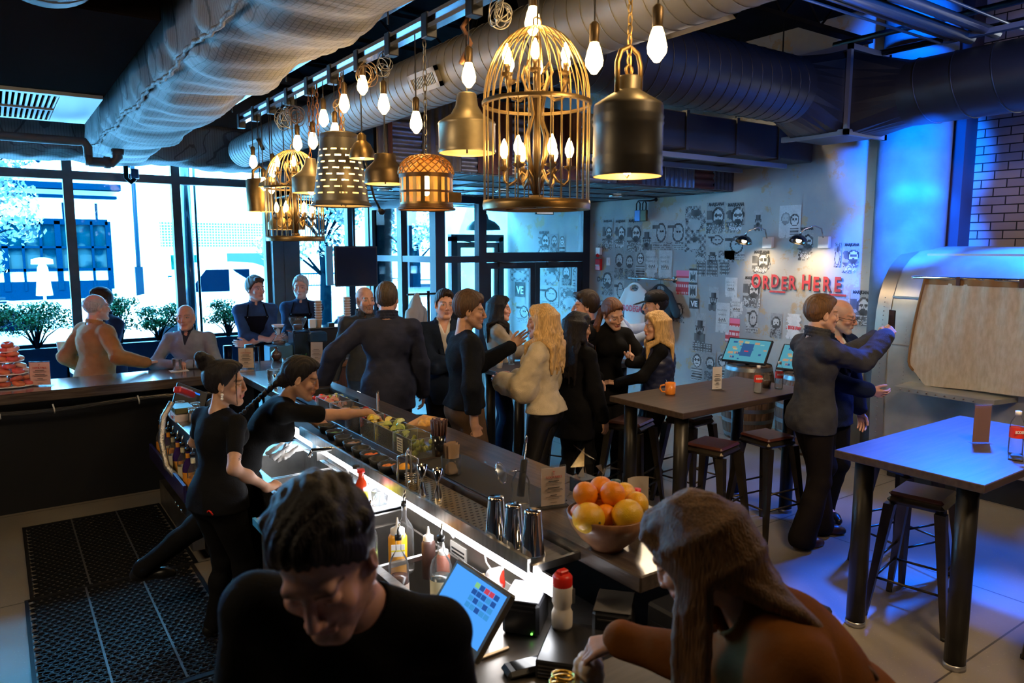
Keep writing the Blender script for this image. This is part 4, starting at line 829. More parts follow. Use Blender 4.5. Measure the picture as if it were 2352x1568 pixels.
def tilemat():
    nt = tile.node_tree; N = nt.nodes; L = nt.links; b = N['Principled BSDF']; tc = [n for n in N if n.type == 'TEX_COORD'][0]; sx = N.new('ShaderNodeSeparateXYZ'); cx = N.new('ShaderNodeCombineXYZ'); L.new(tc.outputs['Object'], sx.inputs[0]); L.new(sx.outputs['X'], cx.inputs['X']); L.new(sx.outputs['Z'], cx.inputs['Y'])
    br = N.new('ShaderNodeTexBrick'); br.offset = 0; br.inputs['Scale'].default_value = 1; br.inputs['Brick Width'].default_value = .085; br.inputs['Row Height'].default_value = .085; br.inputs['Mortar Size'].default_value = .008
    br.inputs['Color1'].default_value = (.012, .05, .07, 1); br.inputs['Color2'].default_value = (.03, .07, .10, 1); br.inputs['Mortar'].default_value = (.7, .75, .8, 1); L.new(cx.outputs[0], br.inputs['Vector']); L.new(br.outputs['Color'], b.inputs['Base Color'])
tilemat(); MB().box((0, 0, 0), (9, 3, 9)).build('wall', white, t); MB().box((.3, -.04, 2.4), (3.6, 0, 3.15)).build('tiles', tile, t)
MB().box((.4, -.06, 1.55), (1.5, -.01, 2.3)).box((2.1, -.06, 1.6), (3.5, -.01, 2.3)).build('window_frame', white, t); MB().box((.55, -.07, 1.7), (1.3, -.05, 2.15)).build('pane', M('green_glass', (.0, .016, .010), .3, spec=0, c2=(.002, .04, .03), ns=4), t)
MB().box((2.2, -.07, 1.7), (3.4, -.05, 2.2)).build('pane', M('pale_glass', (.02, .04, .05), .3, spec=.05), t)
mb = MB(); mb.box((.3, -.9, 1.5), (6, -.85, 1.55)).box((.3, -.9, 1.12), (6, -.85, 1.16)); [mb.box((x, -.89, 1.15), (x + .015, -.86, 1.5)) for x in np.arange(.3, 6, .09)]; mb.build('railing', M('rail_grey', (.0, .012, .02), .5, spec=0), t)
t = thing('far_building', (12.9, 22, -.15), 0, 'pale shop building seen through the entrance glass', 'building'); MB().box((0, 0, 0), (12, 3, 8)).build('wall', white, t)
mb = MB(); [mb.box((x, -.05, .6), (x + 1.2, 0, 2.4)) for x in (.4, 2.4, 4.4, 6.4)]; mb.build('shop_window', M('shop_glass', (0, 0, 0)), t)
# patio heater, lamp posts
t = thing('patio_heater', (.88, 19.0, -.12), 0, 'white patio heater on the sidewalk beyond the planters', 'heater'); hm_ = M('heater_white', (.8, .8, .8), .4); MB().lathe([(.05, 2.12), (.2, 2.08), (.21, 1.98), (.0, 1.97)]).build('hood', hm_, t); MB().lathe([(.16, 1.3), (.10, 1.9), (.07, 1.97)], n=12).build('burner', hm_, t); MB().cyl((0, 0, .6), .03, .8).cyl((0, 0, 0), .2, .6).build('post', hm_, t)
t = thing('lamp_post', (2.75, 18.9, -.12), 0, 'thin blue street pole between the shrubs and the tiled building', 'pole'); MB().cyl((0, 0, 0), .05, 4.6, 12).build('pole', M('pole_blue', (.0, .008, .016), .4, spec=.05), t); MB().box((-.08, -.07, 1.2), (.08, .07, 1.9)).build('base_sleeve', M('pole_blue', (0, 0, 0)), t)
t = thing('awning_post', (2.36, 11.6, -.12), 0, 'shiny blue steel post just outside the window beside the grey mullion', 'pole'); MB().cyl((0, 0, 0), .07, 3.6, 20).cyl((.13, .02, 0), .02, 3.6, 10).build('pole', M('pole_shiny', (.002, .012, .022), .15, .1), t)
# vehicles
carw = M('car_white', (.8, .82, .85), .25, coat=.6); carg = M('car_glass', (.0, .003, .009), .1, spec=.15); tyre = M('tyre', (.001, .004, .007), .7, spec=.02)
def wheel(t, x, y, r=.34):
    w_ = MB().cyl((x, y, r), r, .22, 24, axis=(0, 1, 0)).build('wheel', tyre, t); MB().cyl((x, y - .01, r), r * .6, .03, 16, axis=(0, 1, 0)).build('rim', steel, w_)
def car(label, x, y, z0=-.2):
    t = thing('car', (x, y, z0), 0, label, 'car'); P = [(-2.3, .3), (2.3, .3), (2.32, .75), (1.9, .92), (1.1, 1.0), (.55, 1.42), (-.9, 1.47), (-1.8, 1.1), (-2.3, .95)]
    mb = MB(); mb.prism(P, 0, 1.75, 'y'); o = mb.build('body', carw, t); bm = o.modifiers.new('bevel', 'BEVEL'); bm.width = .06; bm.segments = 3
    MB().prism([(-1.55, 1.02), (.95, 1.0), (.5, 1.36), (-.85, 1.40)], -.012, 1.762, 'y').build('window', carg, t); [MB().box((x_, -.02, 1.0), (x_ + .06, 0, 1.4)).build('pillar', carw, t) for x_ in (-.7, .1)]
    mb = MB(); [mb.tube([(-1.0, y_, 1.50), (.45, y_, 1.48)], .02, 6) for y_ in (.2, 1.55)]; mb.build('roof_rail', M('roof_rail', (.0, .01, .02), .4, spec=.05), t)
    for x_ in (-1.45, 1.45): wheel(t, x_, -.02); wheel(t, x_, 1.6)
    return t
car('white estate car parked outside the left window behind the shrubs', -.3, 15.1); car('white car passing further along the street beyond the entrance', 12.4, 16.5); car('white hatchback parked further along outside the entrance side glass', 10.4, 18.9)
t = thing('truck', (3.75, 16.6, -.2), 0, 'white pickup truck cab parked in the street outside the middle window', 'truck')
o = MB().prism([(-1.35, .45), (1.2, .45), (1.2, 2.0), (.95, 2.08), (-.15, 2.06), (-.62, 1.45), (-1.32, 1.3)], 0, 1.9, 'y').build('cab', carw, t); q = o.modifiers.new('bevel', 'BEVEL'); q.width = .06; q.segments = 3
MB().prism([(-.42, 1.48), (-.05, 1.95), (.42, 1.95), (.42, 1.48)], -.012, 0, 'y').prism([(.5, 1.95), (.85, 1.95), (.85, 1.7), (.55, 1.9)], -.012, 0, 'y').build('window', carg, t); MB().box((1.25, 0, .6), (4.2, 1.9, 1.25), .04).build('bed', carw, t); wheel(t, -.75, -.04, .42); wheel(t, 3.1, -.04, .42)
MB().box((-.62, -.12, 1.35), (-.45, 0, 1.6), .02).build('mirror', M('tyre', (0, 0, 0)), t)
# plants
leafm = M('shrub_leaf', (.002, .026, .008), .5, c2=(.006, .06, .018), ns=9, spec=.08); treem = M('tree_leaf', (.01, .03, .035), .5, spec=.1, c2=(.4, .45, .45), ns=3); barkm = M('bark', (.001, .006, .010), .8, spec=0)
def leaves(name, clusters, n, sz, m, parent, seed):
    rng = np.random.RandomState(seed); V = []; F = []
    for c, r in clusters:
        k = max(4, int(n * r[0]))
        d = rng.normal(size=(k, 3)); d /= np.linalg.norm(d, axis=1)[:, None]; rad = rng.uniform(.55, 1.0, (k, 1)); P = np.array(c) + d * rad * np.array(r)
        for p, dd in zip(P, d):
            a = nrm(np.cross(dd, rng.normal(size=3))); b = nrm(np.cross(dd + rng.normal(size=3) * .5, a)); s = sz * rng.uniform(.6, 1.2); i = len(V)
            V += [p - a * s * .5, p + b * s * .32, p + a * s * .5, p - b * s * .32]; F.append((i, i + 1, i + 2, i + 3))
    return link(name, mesh(name, V, F), m, parent)
def shrub(x, y, z, w_, h_, label, seed):
    t = thing('shrub', (x, y, z), 0, label, 'shrub', 'shrubs in the black planters outside'); rng = random.Random(seed); mb = MB(); cl = []
    for i in range(16):
        a = rng.uniform(0, 6.28); r = w_ * .42 * rng.uniform(.2, 1); p = (r * math.cos(a), r * .6 * math.sin(a), h_ * rng.uniform(.42, .9)); mb.tube([(0, 0, 0), (p[0] * .35, p[1] * .35, p[2] * .5), p], [.014, .009, .004], 5); cl.append((p, (w_ * .2, w_ * .17, h_ * .15)))
    mb.build('stem', barkm, t); leaves('leaves', cl, 900, .042, leafm, t, seed)
def planter(x0, x1, label):
    t = thing('planter', (x0, 11.65, -.12), 0, label, 'planter', 'black planters outside the windows'); W = x1 - x0; MB().box((0, 0, 0), (W, .03, .98)).box((0, .57, 0), (W, .6, .98)).box((0, 0, 0), (.03, .6, .98)).box((W - .03, 0, 0), (W, .6, .98)).build('box', M('planter_black', (.001, .004, .011), .3, spec=.08), t)
    MB().box((.03, .03, .5), (W - .03, .57, .93)).build('soil', M('soil', (.03, .02, .015), .9), t)
planter(-.5, .76, 'black planter outside the leftmost window behind the doughnuts'); planter(1.3, 2.3, 'black planter outside between the two seated guests'); planter(2.6, 3.4, 'black planter outside behind the younger barista')
shrub(.42, 11.95, .81, 1.0, .68, 'bushy green shrub outside the leftmost window above the doughnut tower', 3); shrub(-.2, 11.95, .81, .7, .55, 'green shrub cut by the left picture edge outside', 4); shrub(1.95, 11.95, .81, .85, .58, 'green shrub in the planter left of the grey mullion', 5); shrub(1.45, 11.95, .81, .6, .75, 'green shrub behind the man in the tan blazer', 6); shrub(2.95, 11.95, .81, .75, .6, 'green shrub between the bald guest and the younger barista', 7)
def tree(x, y, h_, label, seed, r=.12, spread=1.6, low=.45):
    t = thing('street_tree', (x, y, -.12), 0, label, 'tree', 'street trees outside'); rng = random.Random(seed); mb = MB().tube([(0, 0, 0), (.05, 0, h_ * .4), (-.05, .05, h_ * .8)], [r, r * .8, r * .4], 10); cl = []
    for i in range(26):
        a = rng.uniform(0, 6.28); z = h_ * rng.uniform(low, 1.0); p = (spread * rng.uniform(.3, 1) * math.cos(a), spread * rng.uniform(.3, 1) * math.sin(a), z); b = (0, 0, z * .75); mb.tube([b, ((p[0] + b[0]) * .5, (p[1] + b[1]) * .5, (p[2] + b[2]) * .5 + .1), p], [.035, .02, .008], 5); cl.append((p, (.45, .45, .3)))
    mb.build('trunk', barkm, t); leaves('leaves', cl, 420, .10, treem, t, seed)
tree(-.6, 14.0, 3.8, 'street tree with pale sunlit leaves outside the left window', 11, .07, 1.1, .55); tree(5.3, 14.0, 4.6, 'street tree behind the hanging television', 12, .13, 1.2, .5); tree(7.9, 15.2, 4.8, 'street tree with a thick trunk seen through the entrance side glass', 13, .16, 1.2, .45); tree(11.2, 16, 4.6, 'street tree beyond the entrance door', 14, .12, 1.5)
t = thing('porch_lamp', (6.72, 10.4, 2.92), 0, 'green dome pendant lamp hanging inside the entrance box', 'lamp'); MB().lathe([(.29, -.42), (.27, -.36), (.2, -.29), (.09, -.24), (.07, -.16), (.03, -.15), (.03, -.05)]).build('shade', M('teal_enamel', (.03, .14, .16), .35), t); MB().cyl((0, 0, -.06), .012, .06).build('stem', black, t)
# ---------------------------------------------------------------- the bar
wood = M('bar_wood', (.045, .032, .027), .3, c2=(.095, .07, .055), ns=5, stretch=(9, .7, 9), bump=.12, bs=14, detail=7, coat=.5)
woodx = M('bar_wood_x', (.05, .036, .03), .2, c2=(.11, .082, .066), ns=5, stretch=(.7, 9, 9), bump=.04, bs=14, detail=7, coat=1)
ss = M('stainless', (.5, .49, .47), .3, 1, c2=(.38, .37, .35), ns=8, stretch=(1, 6, 1)); ssd = M('stainless_dark', (.32, .29, .26), .34, .9, c2=(.2, .18, .16), ns=4)
rub = M('rubber', (.012, .012, .013), .7); panelm = M('bar_panel', (.004, .005, .009), .5)
led = emi('led', (.92, .94, 1), 26)
def slab(name, lbl, a, b, m, cat='bar top'): return tag(MB().box((0, 0, 0), (b[0] - a[0], b[1] - a[1], b[2] - a[2]), .006).build(name, m, None, a), lbl, cat)
t = thing('bar_counter', (0, 0, 0), 0, 'long dark wooden guest side bar from the fruit bowl to the far corner', 'bar'); MB().box((1.79, 1.76, .985), (2.35, 7.0, 1.05), .006).build('bar_top', wood, t); MB().box((2.1, 1.76, 0), (2.18, 6.95, .985)).build('front_panel', panelm, t); MB().tube([(2.3, 1.9, .2), (2.3, 6.9, .2)], .02, 8).build('foot_rail', steel, t)
t = thing('bar_counter', (0, 0, 0), 0, 'window side wooden bar with a thick edge, under the doughnuts and the bald guest', 'bar'); MB().box((-3.0, 7.0, .965), (2.35, 7.62, 1.05), .006).build('bar_top', woodx, t); MB().box((-3.0, 7.24, 0), (2.0, 7.32, .965)).build('back_panel', panelm, t)
t = thing('end_cabinet', (1.81, 1.34, 0), 0, 'black cabinet closing the near end of the long bar', 'cabinet'); MB().box((0, 0, 0), (.5, .41, .96), .01).build('body', panelm, t); MB().box((-.004, .02, .08), (0, .39, .9)).build('door', black, t)
tag(MB().prism([(0, 0), (.55, 0), (.62, .12), (.55, .34), (0, .34)], 0, .065).build('bar_counter', M('bar_end_wood', (.03, .02, .016), .4, c2=(.06, .042, .033), ns=5, stretch=(.7, 9, 9)), None, (1.05, 1.1, .985)), 'wooden bar end in the foreground under the candle and the woman in rust', 'bar')
t = thing('cable_bundle', (-.5, 7.05, .93), 0, 'plastic wrapped cable bundle tied under the edge of the window side bar', 'cable')
mb = MB()
for k in range(5): mb.tube([(x, .012 * math.sin(x * 6 + k * 1.3), -.03 - .025 * math.sin((x - .1) * 2.2) ** 2 + .010 * math.cos(x * 6 + k * 1.3)) for x in np.linspace(0, 2.1, 50)], .009, 6)
mb.build('cable', M('cable_wrap', (.05, .05, .055), .15, coat=1), t)
for x in (.45, .82, 1.45): MB().tube([(x, -.02, .0), (x + .01, -.024, -.05), (x + .012, -.0, -.08)], .006, 6).build('zip_tie', M('white_plastic', (.75, .75, .75), .4), t)
# drip rail with the light strip under it
def perf(name, parent, x0, x1, y0, y1, z, m, hm, pitch=.03):
    MB().box((x0, y0, z - .004), (x1, y1, z)).build(name, m, parent); mb = MB()
    for i, y in enumerate(np.arange(y0 + .02, y1 - .01, pitch)):
        for x in np.arange(x0 + .02 + (i % 2) * pitch / 2, x1 - .01, pitch): mb.box((x - .007, y - .003, z), (x + .007, y + .003, z + .0008))
    mb.build('slots', hm, parent)
t = thing('drip_rail', (0, 0, 0), 0, 'stainless drip rail with slotted tray along the inner edge of the bar', 'rail')
MB().box((1.545, 2.1, 1.0), (1.56, 4.6, 1.055)).box((1.56, 2.1, 1.0), (1.78, 4.6, 1.012)).box((1.56, 2.085, 1.0), (1.79, 2.1, 1.03)).build('rail', ss, t)
perf('slotted_tray', t, 1.57, 1.77, 2.45, 3.35, 1.022, M('brass_tray', (.42, .34, .2), .35, .9), black)
for i, (y0, y1, lb) in enumerate(((3.50, 4.9, 'white light strip over the sink under the drip rail'), (1.92, 3.48, 'white light strip under the drip rail by the squeeze bottles'))):
    t = thing('light_strip', (1.575, y0, .945), 0, lb, 'light strip', 'light strips under the bar'); MB().box((0, 0, 0), (.035, y1 - y0, .045)).build('diffuser', led, t); MB().box((.035, 0, -.01), (.05, y1 - y0, .045)).build('channel', ss, t)
t = thing('neon_tube', (2.46, 6.35, .55), 0, 'white glowing bent tube light beside the navy jacket under the bar', 'light'); MB().box((-.29, .03, .26), (.21, .07, .30)).build('bracket', black, t); MB().tube([(.2, .05, .28), (.26, .05, .3), (.31, .05, .27), (.33, .05, .2), (.34, .05, .08)], .02, 10).build('tube', emi('neon', (1, .95, .85), 5), t)
slab('dish_shelf', 'bright stainless shelf holding the hot sauce bottle and glasses', (1.36, 3.36, .86), (1.72, 3.62, .875), M('shelf_white', (.8, .8, .82), .3, .2), 'shelf')
# steel underbar: back splash, sink, drainboard, ice bin, station
t = thing('back_splash', (0, 0, 0), 0, 'stainless back splash below the light strip with two rating stickers', 'panel'); MB().box((1.66, 2.24, .45), (1.68, 3.34, .95)).build('sheet', ssd, t)
[MB().box(a, b).build('sticker', M('sticker', (.42, .4, .36), .5), t) for a, b in (((1.655, 2.72, .75), (1.66, 2.86, .85)), ((1.655, 2.3, .72), (1.66, 2.42, .82)))]
for i in range(4): MB().box((1.653, 2.735, .765 + i * .018), (1.655, 2.845, .772 + i * .018)).build('print', black, t)
t = thing('sink', (0, 0, 0), 0, 'two bowl stainless bar sink in front of the leaning bartender', 'sink')
def tub(mb, x0, x1, y0, y1, zt, zb, w_=.012):
    mb.box((x0, y0, zb), (x1, y1, zb + w_)).box((x0, y0, zb), (x0 + w_, y1, zt)).box((x1 - w_, y0, zb), (x1, y1, zt)).box((x0 + w_, y0, zb), (x1 - w_, y0 + w_, zt)).box((x0 + w_, y1 - w_, zb), (x1 - w_, y1, zt)); return mb
mb = MB(); tub(mb, 1.22, 1.60, 3.66, 4.16, .88, .6); tub(mb, 1.22, 1.60, 4.17, 4.66, .88, .6); mb.box((1.16, 3.62, .875), (1.22, 4.9, .885)).box((1.6, 3.62, .875), (1.68, 4.9, .90)).box((1.15, 3.62, .45), (1.162, 4.9, .885)).box((1.22, 4.66, .875), (1.6, 4.9, .885)); mb.build('basin', ss, t)
MB().tube([(1.64, 4.02, .88), (1.64, 4.02, .99), (1.62, 4.03, 1.02), (1.58, 4.04, 1.035), (1.44, 4.07, 1.035), (1.42, 4.07, 1.0)], .013, 10).build('faucet', chrome, t)
mb = MB(); [mb.cyl((x, y, .612), .03, .003, 16) for x, y in ((1.41, 3.9), (1.41, 4.4))]; mb.build('drain', M('closer', (0, 0, 0)), t)
MB().box((1.55, 4.3, .9), (1.62, 4.38, 1.0)).build('bracket', ss, t)
t = thing('sink_rag', (1.36, 4.42, .9), 0, 'crumpled grey white bar cloth hanging over the sink divider', 'cloth')
F = Field()
for i in range(9): F.cap((.04 * math.sin(i * 2.1), .03 * math.cos(i * 1.7) + i * .015, .0 + .012 * (i % 3)), (.09 + .03 * math.cos(i), .02 + .02 * i, .07 - .03 * (i % 2)), .014, .009, .012)
F.fn(lambda X, Y, Z: .004 * nz((X, Y, Z), 90, 2), 0, 2); V, Q = F.mesh(.004); link('fabric', npmesh('rag', V, Q), M('rag', (.55, .54, .52), .8), t)
t = thing('drainboard', (0, 0, 0), 0, 'perforated stainless drainboard with a blue taped edge beside the bun haired bartender', 'counter')
MB().box((.98, 3.2, .84), (1.36, 3.62, .868)).build('top', ss, t); mb = MB()
for r in (.03, .055, .08, .105):
    for k in range(int(r * 260)): a = 2 * math.pi * k / int(r * 260); mb.cyl((1.2 + r * math.cos(a), 3.5 + r * math.sin(a), .8681), .006, .001, 8)
mb.build('holes', black, t); MB().torus((1.2, 3.5, .869), .12, .003, 32).torus((1.2, 3.5, .869), .045, .003, 24).build('ring', ss, t); MB().box((.965, 3.2, .835), (.98, 3.62, .872)).build('blue_edge', M('blue_tape', (.04, .3, .6), .4), t)
MB().box((1.0, 3.22, 0), (1.36, 3.6, .84)).build('cabinet', ssd, t)
t = thing('ice_bin', (0, 0, 0), 0, 'stainless ice bin and bottle well full of pourers and squeeze bottles', 'ice bin')
mb = MB(); tub(mb, 1.12, 1.64, 2.36, 3.32, .80, .45); mb.box((1.10, 2.34, .4), (1.12, 3.34, .84)).box((1.12, 3.32, .45), (1.66, 3.34, .86)); mb.build('well', ssd, t)
MB().box((1.24, 2.38, .79), (1.28, 3.3, .835)).box((1.28, 2.38, .79), (1.60, 2.40, .82)).box((1.28, 2.86, .79), (1.60, 2.88, .81)).build('rail', ss, t)
MB().box((1.05, 2.36, 0), (1.12, 3.34, .42)).box((1.62, 2.36, 0), (1.66, 3.34, .45)).build('base', ssd, t)
slab('pos_counter', 'dark stainless counter under the register tablet and printers', (.92, 1.62, .74), (1.88, 2.33, .78), ssd, 'counter')
t = thing('pos_cabinet', (.96, 1.7, 0), 0, 'black cabinet below the register counter', 'cabinet'); MB().box((0, 0, 0), (.7, .6, .74)).build('body', panelm, t)
for k in range(3): MB().box((-.01, .02, .08 + k * .21), (0, .58, .26 + k * .21)).build('drawer', ssd, t)
# ---- small things: builders
clr = glassmat('clear_glass', (.98, .99, .995), .14, milk=.05); clrp = glassmat('clear_plastic', (.98, .99, .995), .10, milk=.035)
def bottle(x, y, z, h_, r, label, liq=None, neck=.32, pour=True, lab=None, g=clr, capc=None, cat='bottle', group='pour bottles in the speed rail', rot=0, body=.58):
    t = thing('bottle', (x, y, z), rot, label, cat, group); nr = r * neck
    pr = [(0, 0), (r * .95, 0), (r, .01), (r, h_ * body), (r * .8, h_ * (body + .1)), (nr, h_ * (body + .22)), (nr, h_ * .95), (nr * 1.15, h_ * .96), (nr * 1.15, h_)]
    MB().lathe(pr, n=18).build('glass', g, t)
    if liq: m, lv = liq; MB().lathe([(0, .006), (r * .9, .006), (r * .9, h_ * lv), (0, h_ * lv)], n=16).build('liquid', m, t)
    if pour: MB().cyl((0, 0, h_ * .97), nr * 1.2, .022, 12).build('stopper', black, t); MB().tube([(0, 0, h_), (0, 0, h_ + .03), (.008, 0, h_ + .065)], [.008, .006, .004], 8).build('pourer', steel, t)
    if capc: MB().cyl((0, 0, h_ * .955), nr * 1.4, h_ * .09, 16).build('cap', capc, t)
    if lab: MB().lathe([(r * 1.012, h_ * lab[1]), (r * 1.012, h_ * lab[2])], n=18).build('label', lab[0], t)
    return t
def menu(x, y, z, rz, label, w_=.11, h_=.17, paper=(.68, .52, .42), lines=True, base=True, title=True, tilt=0):
    t = thing('menu_holder', (x, y, z), R(rz), label, 'menu', 'acrylic menu stands'); 
    if base: MB().box((-w_ / 2 - .012, -.03, 0), (w_ / 2 + .012, .03, .006)).build('base', clrp, t)
    o = MB().box((-w_ / 2 - .002, -.006, .006), (w_ / 2 + .002, .006, h_ + .008)).build('holder', clrp, t, rot=(R(tilt), 0, 0)); p = MB().box((-w_ / 2, -.0012, .008), (w_ / 2, .0012, h_)).build('card', M('card_%.2f_%.2f' % paper[:2], paper, .6), t, rot=(R(tilt), 0, 0))
    redm = M('print_red', (.5, .05, .04), .6); blk_ = M('print_black', (.03, .03, .03), .6); rt = (R(90 + tilt), 0, 0)
    if title:
        text('COCKTAILS', .014 * w_ / .11, 'title', redm, t, (0, -.0075, h_ * .77), rt); mb = MB(); mb.tube([(0, -.008, h_ * .83), (0, -.008, h_ * .9)], .0012, 4).tube([(-.006, -.008, h_ * .92), (.006, -.008, h_ * .92)], .0015, 4); mb.build('emblem', redm, t)
    for i, (q, w2) in enumerate(((.66, .05), (.61, .075), (.58, .07), (.49, .055), (.45, .08), (.42, .085), (.39, .06), (.30, .03), (.26, .075), (.22, .05), (.12, .03))):
        if lines: MB().box((-w2 / 2 * w_ / .11, -.0072, h_ * q), (w2 / 2 * w_ / .11, -.0066, h_ * q + (.004 if i in (0, 3, 7) else .0016))).build('print_line', blk_, t)
    return t
menu(.26, 7.28, 1.05, -25, 'cocktail menu card on the window side bar beside the doughnut tower', .155, .20)
menu(1.93, 7.2, 1.05, -30, 'cocktail menu card on the window side bar in front of the younger barista', .14, .20)
menu(2.02, 4.42, 1.05, 60, 'narrow menu card on the bar seen behind the outstretched arm', .10, .2)
menu(1.98, 2.5, 1.05, -15, 'large cocktail menu card on the bar between the shaker tins and fruit bowl', .115, .18)
t = thing('menu_block', (2.36 - .12, 2.24, 1.05), R(-20), 'curved beige menu card in a dark wooden block right of the fruit bowl', 'menu'); MB().box((-.05, -.025, 0), (.05, .025, .045), .004).build('base', M('dark_walnut', (.05, .03, .02), .5), t)
MB().add([(x, .012 * math.cos(x * 40) - .01, z) for x in np.linspace(-.05, .05, 9) for z in (.035, .16)], [(2 * i, 2 * i + 2, 2 * i + 3, 2 * i + 1) for i in range(8)], True).build('card', M('card_cream', (.5, .42, .34), .6), t)
# mortar bowls with spices
bowlm = M('slate_bowl', (.03, .035, .04), .5, noise=.4, ns=40, bump=.3, bs=60)
fills = [None, ('herb leaves', (.12, .3, .03), .5), None, ('tan salt', (.35, .2, .1), .5), None, ('orange spice', (.75, .16, .02), .7), None, ('bright orange chili salt', (.85, .25, .03), .8), None]
desc = ['nearest the far end of the row', 'second from the far end, filled with green herbs', 'between the green herbs and the tan salt', 'filled with tan salt', 'between the tan salt and the orange spice', 'filled with dark orange spice', 'between the two orange spice bowls', 'heaped with bright orange chili salt', 'wide and low, holding the cut orange']
bx = [(1.68, 4.46), (1.66, 4.28), (1.655, 4.13), (1.65, 3.98), (1.64, 3.83), (1.635, 3.70), (1.63, 3.57), (1.625, 3.45), (1.66, 3.335)]
for i in range(9):
    t = thing('spice_bowl', (bx[i][0], bx[i][1], 1.022 if i < 8 else 1.03), 0, 'small black stone bowl on the bar ' + desc[i], 'bowl', 'black spice bowls on the bar'); w_ = 1.0 if i < 8 else 1.15
    MB().lathe([(.0, 0), (.035, 0), (.05 * w_, .03), (.056 * w_, .055), (.050 * w_, .055), (.043 * w_, .03), (0, .02)], n=28).build('bowl', bowlm, t)
    if fills[i]:
        F = Field(); 
        for k in range(14): a = k * 2.4; r = .035 * (k / 14) ** .5; F.ell((r * math.cos(a), r * math.sin(a), .036 + .006 * math.cos(k * 1.9)), (.016, .014, .009 if i != 1 else .004), .006)
        V, Q = F.mesh(.003); link('filling', npmesh('filling', V, Q), M('fill%d' % i, fills[i][1], .8, noise=.4, ns=90), t)
t = thing('orange_half', (1.66, 3.335, 1.068), 0, 'halved orange lying in the black bowl nearest the hot sauce', 'orange'); MB().lathe([(0, -.03), (.02, -.027), (.036, -.01), (.038, .008)], n=20).build('peel', M('orange_peel', (.9, .3, .01), .4, bump=.2, bs=120), t, rot=(R(20), R(-35), 0)); MB().cyl((0, 0, .006), .036, .003, 20).build('flesh', M('orange_flesh', (.95, .45, .02), .3, noise=.2, ns=40), t, rot=(R(20), R(-35), 0))
# black tray and garnish boxes
tag(MB().box((0, 0, 0), (.17, 1.68, .012), .003).build('bar_mat', rub, None, (1.58, 3.28, 1.012)), 'narrow black rubber mat under the row of spice bowls', 'mat')
tag(MB().box((0, 0, 0), (.28, .95, .006), .002).build('bar_mat', rub, None, (1.8, 2.52, 1.05)), 'black rubber bar mat behind the shaker tins', 'mat')
def blob(name, pts, r, m, parent, k=.003, v=.004, sc_=(1, 1, 1)):
    F = Field(); [F.ell(p, np.array(sc_) * r * (1 + .15 * math.sin(i * 3.1)), k) for i, p in enumerate(pts)]; V, Q = F.mesh(v); return link(name, npmesh(name, V, Q), m, parent)
def gbox(y0, y1, label, name):
    t = thing('garnish_box', (1.79, y0, 1.052), 0, label, 'container', 'clear garnish boxes on the bar'); W, L, H, w_ = .16, y1 - y0, .115, .004
    MB().box((0, 0, 0), (W, L, w_)).box((0, 0, 0), (w_, L, H)).box((W - w_, 0, 0), (W, L, H)).box((w_, 0, 0), (W - w_, w_, H)).box((w_, L - w_, 0), (W - w_, L, H)).build('box', clrp, t)
    e = M('acrylic_edge', (.30, .36, .38), .2); mb = MB()
    for a, b in (((0, 0, H), (W, 0, H)), ((W, 0, H), (W, L, H)), ((W, L, H), (0, L, H)), ((0, L, H), (0, 0, H)), ((0, 0, 0), (0, 0, H)), ((0, L, 0), (0, L, H)), ((W, 0, 0), (W, 0, H))): mb.tube([a, b], .0014, 4)
    mb.build('edge', e, t); return t
rg = random.Random(9)
def fill(t_, name, L, n, r, m, z0=.012, z1=.12, lbl=None, cat=None, group=None, shape=None, v=.0045):
    x0, y0, zb = t_.location; proto = None
    for i in range(n):
        px = x0 + rg.uniform(r + .006, .154 - r); py = y0 + rg.uniform(r + .006, L - r - .006); pz = zb + z0 + (z1 - z0) * (i / n) ; rot = (rg.uniform(-.6, .6), rg.uniform(-.6, .6), rg.uniform(0, 3))
        if proto is None: proto = shape(name); tag(proto, lbl, cat, group); proto.location = (px, py, pz); proto.rotation_euler = rot
        else: dup(proto, (px, py, pz), rot=rot)
limem = M('lime', (.16, .32, .02), .35, bump=.1, bs=100); lemonm = M('lemon', (.85, .62, .04), .35, bump=.1, bs=100); pulp = M('lime_pulp', (.6, .68, .2), .3, noise=.3, ns=50); pulpy = M('lemon_pulp', (.92, .78, .25), .3, noise=.2, ns=50)
def wedge(name, mp, mf, r=.026):
    n = 10; V = [(0, -r, 0), (0, r, 0)]; F = []
    for i in range(n + 1):
        for j in range(2 + 1):
            a = math.pi * i / n; b = R(75) * j / 2; V.append((r * math.sin(a) * math.cos(b), -r * math.cos(a), r * math.sin(a) * math.sin(b)))
    for i in range(n):
        for j in range(2): F.append((2 + i * 3 + j, 2 + (i + 1) * 3 + j, 2 + (i + 1) * 3 + j + 1, 2 + i * 3 + j + 1))
    mi = [0] * len(F); F.append(tuple(2 + i * 3 for i in range(n + 1))); F.append(tuple(2 + i * 3 + 2 for i in range(n + 1))[::-1]); mi += [1, 1]
    me = mesh(name, V, F, mats=mi); me.materials.append(mp); me.materials.append(mf); return link(name, me, None)
g1 = gbox(3.50, 3.72, 'clear box of green olives with a paper date label', 'olives'); g2 = gbox(3.73, 3.97, 'clear box heaped with lime wedges', 'limes'); g3 = gbox(3.98, 4.18, 'clear box of lemon wedges', 'lemons'); g4 = gbox(4.19, 4.42, 'clear box of red tomato pieces', 'tomatoes'); g5 = gbox(4.43, 4.68, 'clear box of dried garnish slices', 'dried'); g6 = gbox(4.69, 4.95, 'clear box of pink shaved garnish under the outstretched arm', 'pink')
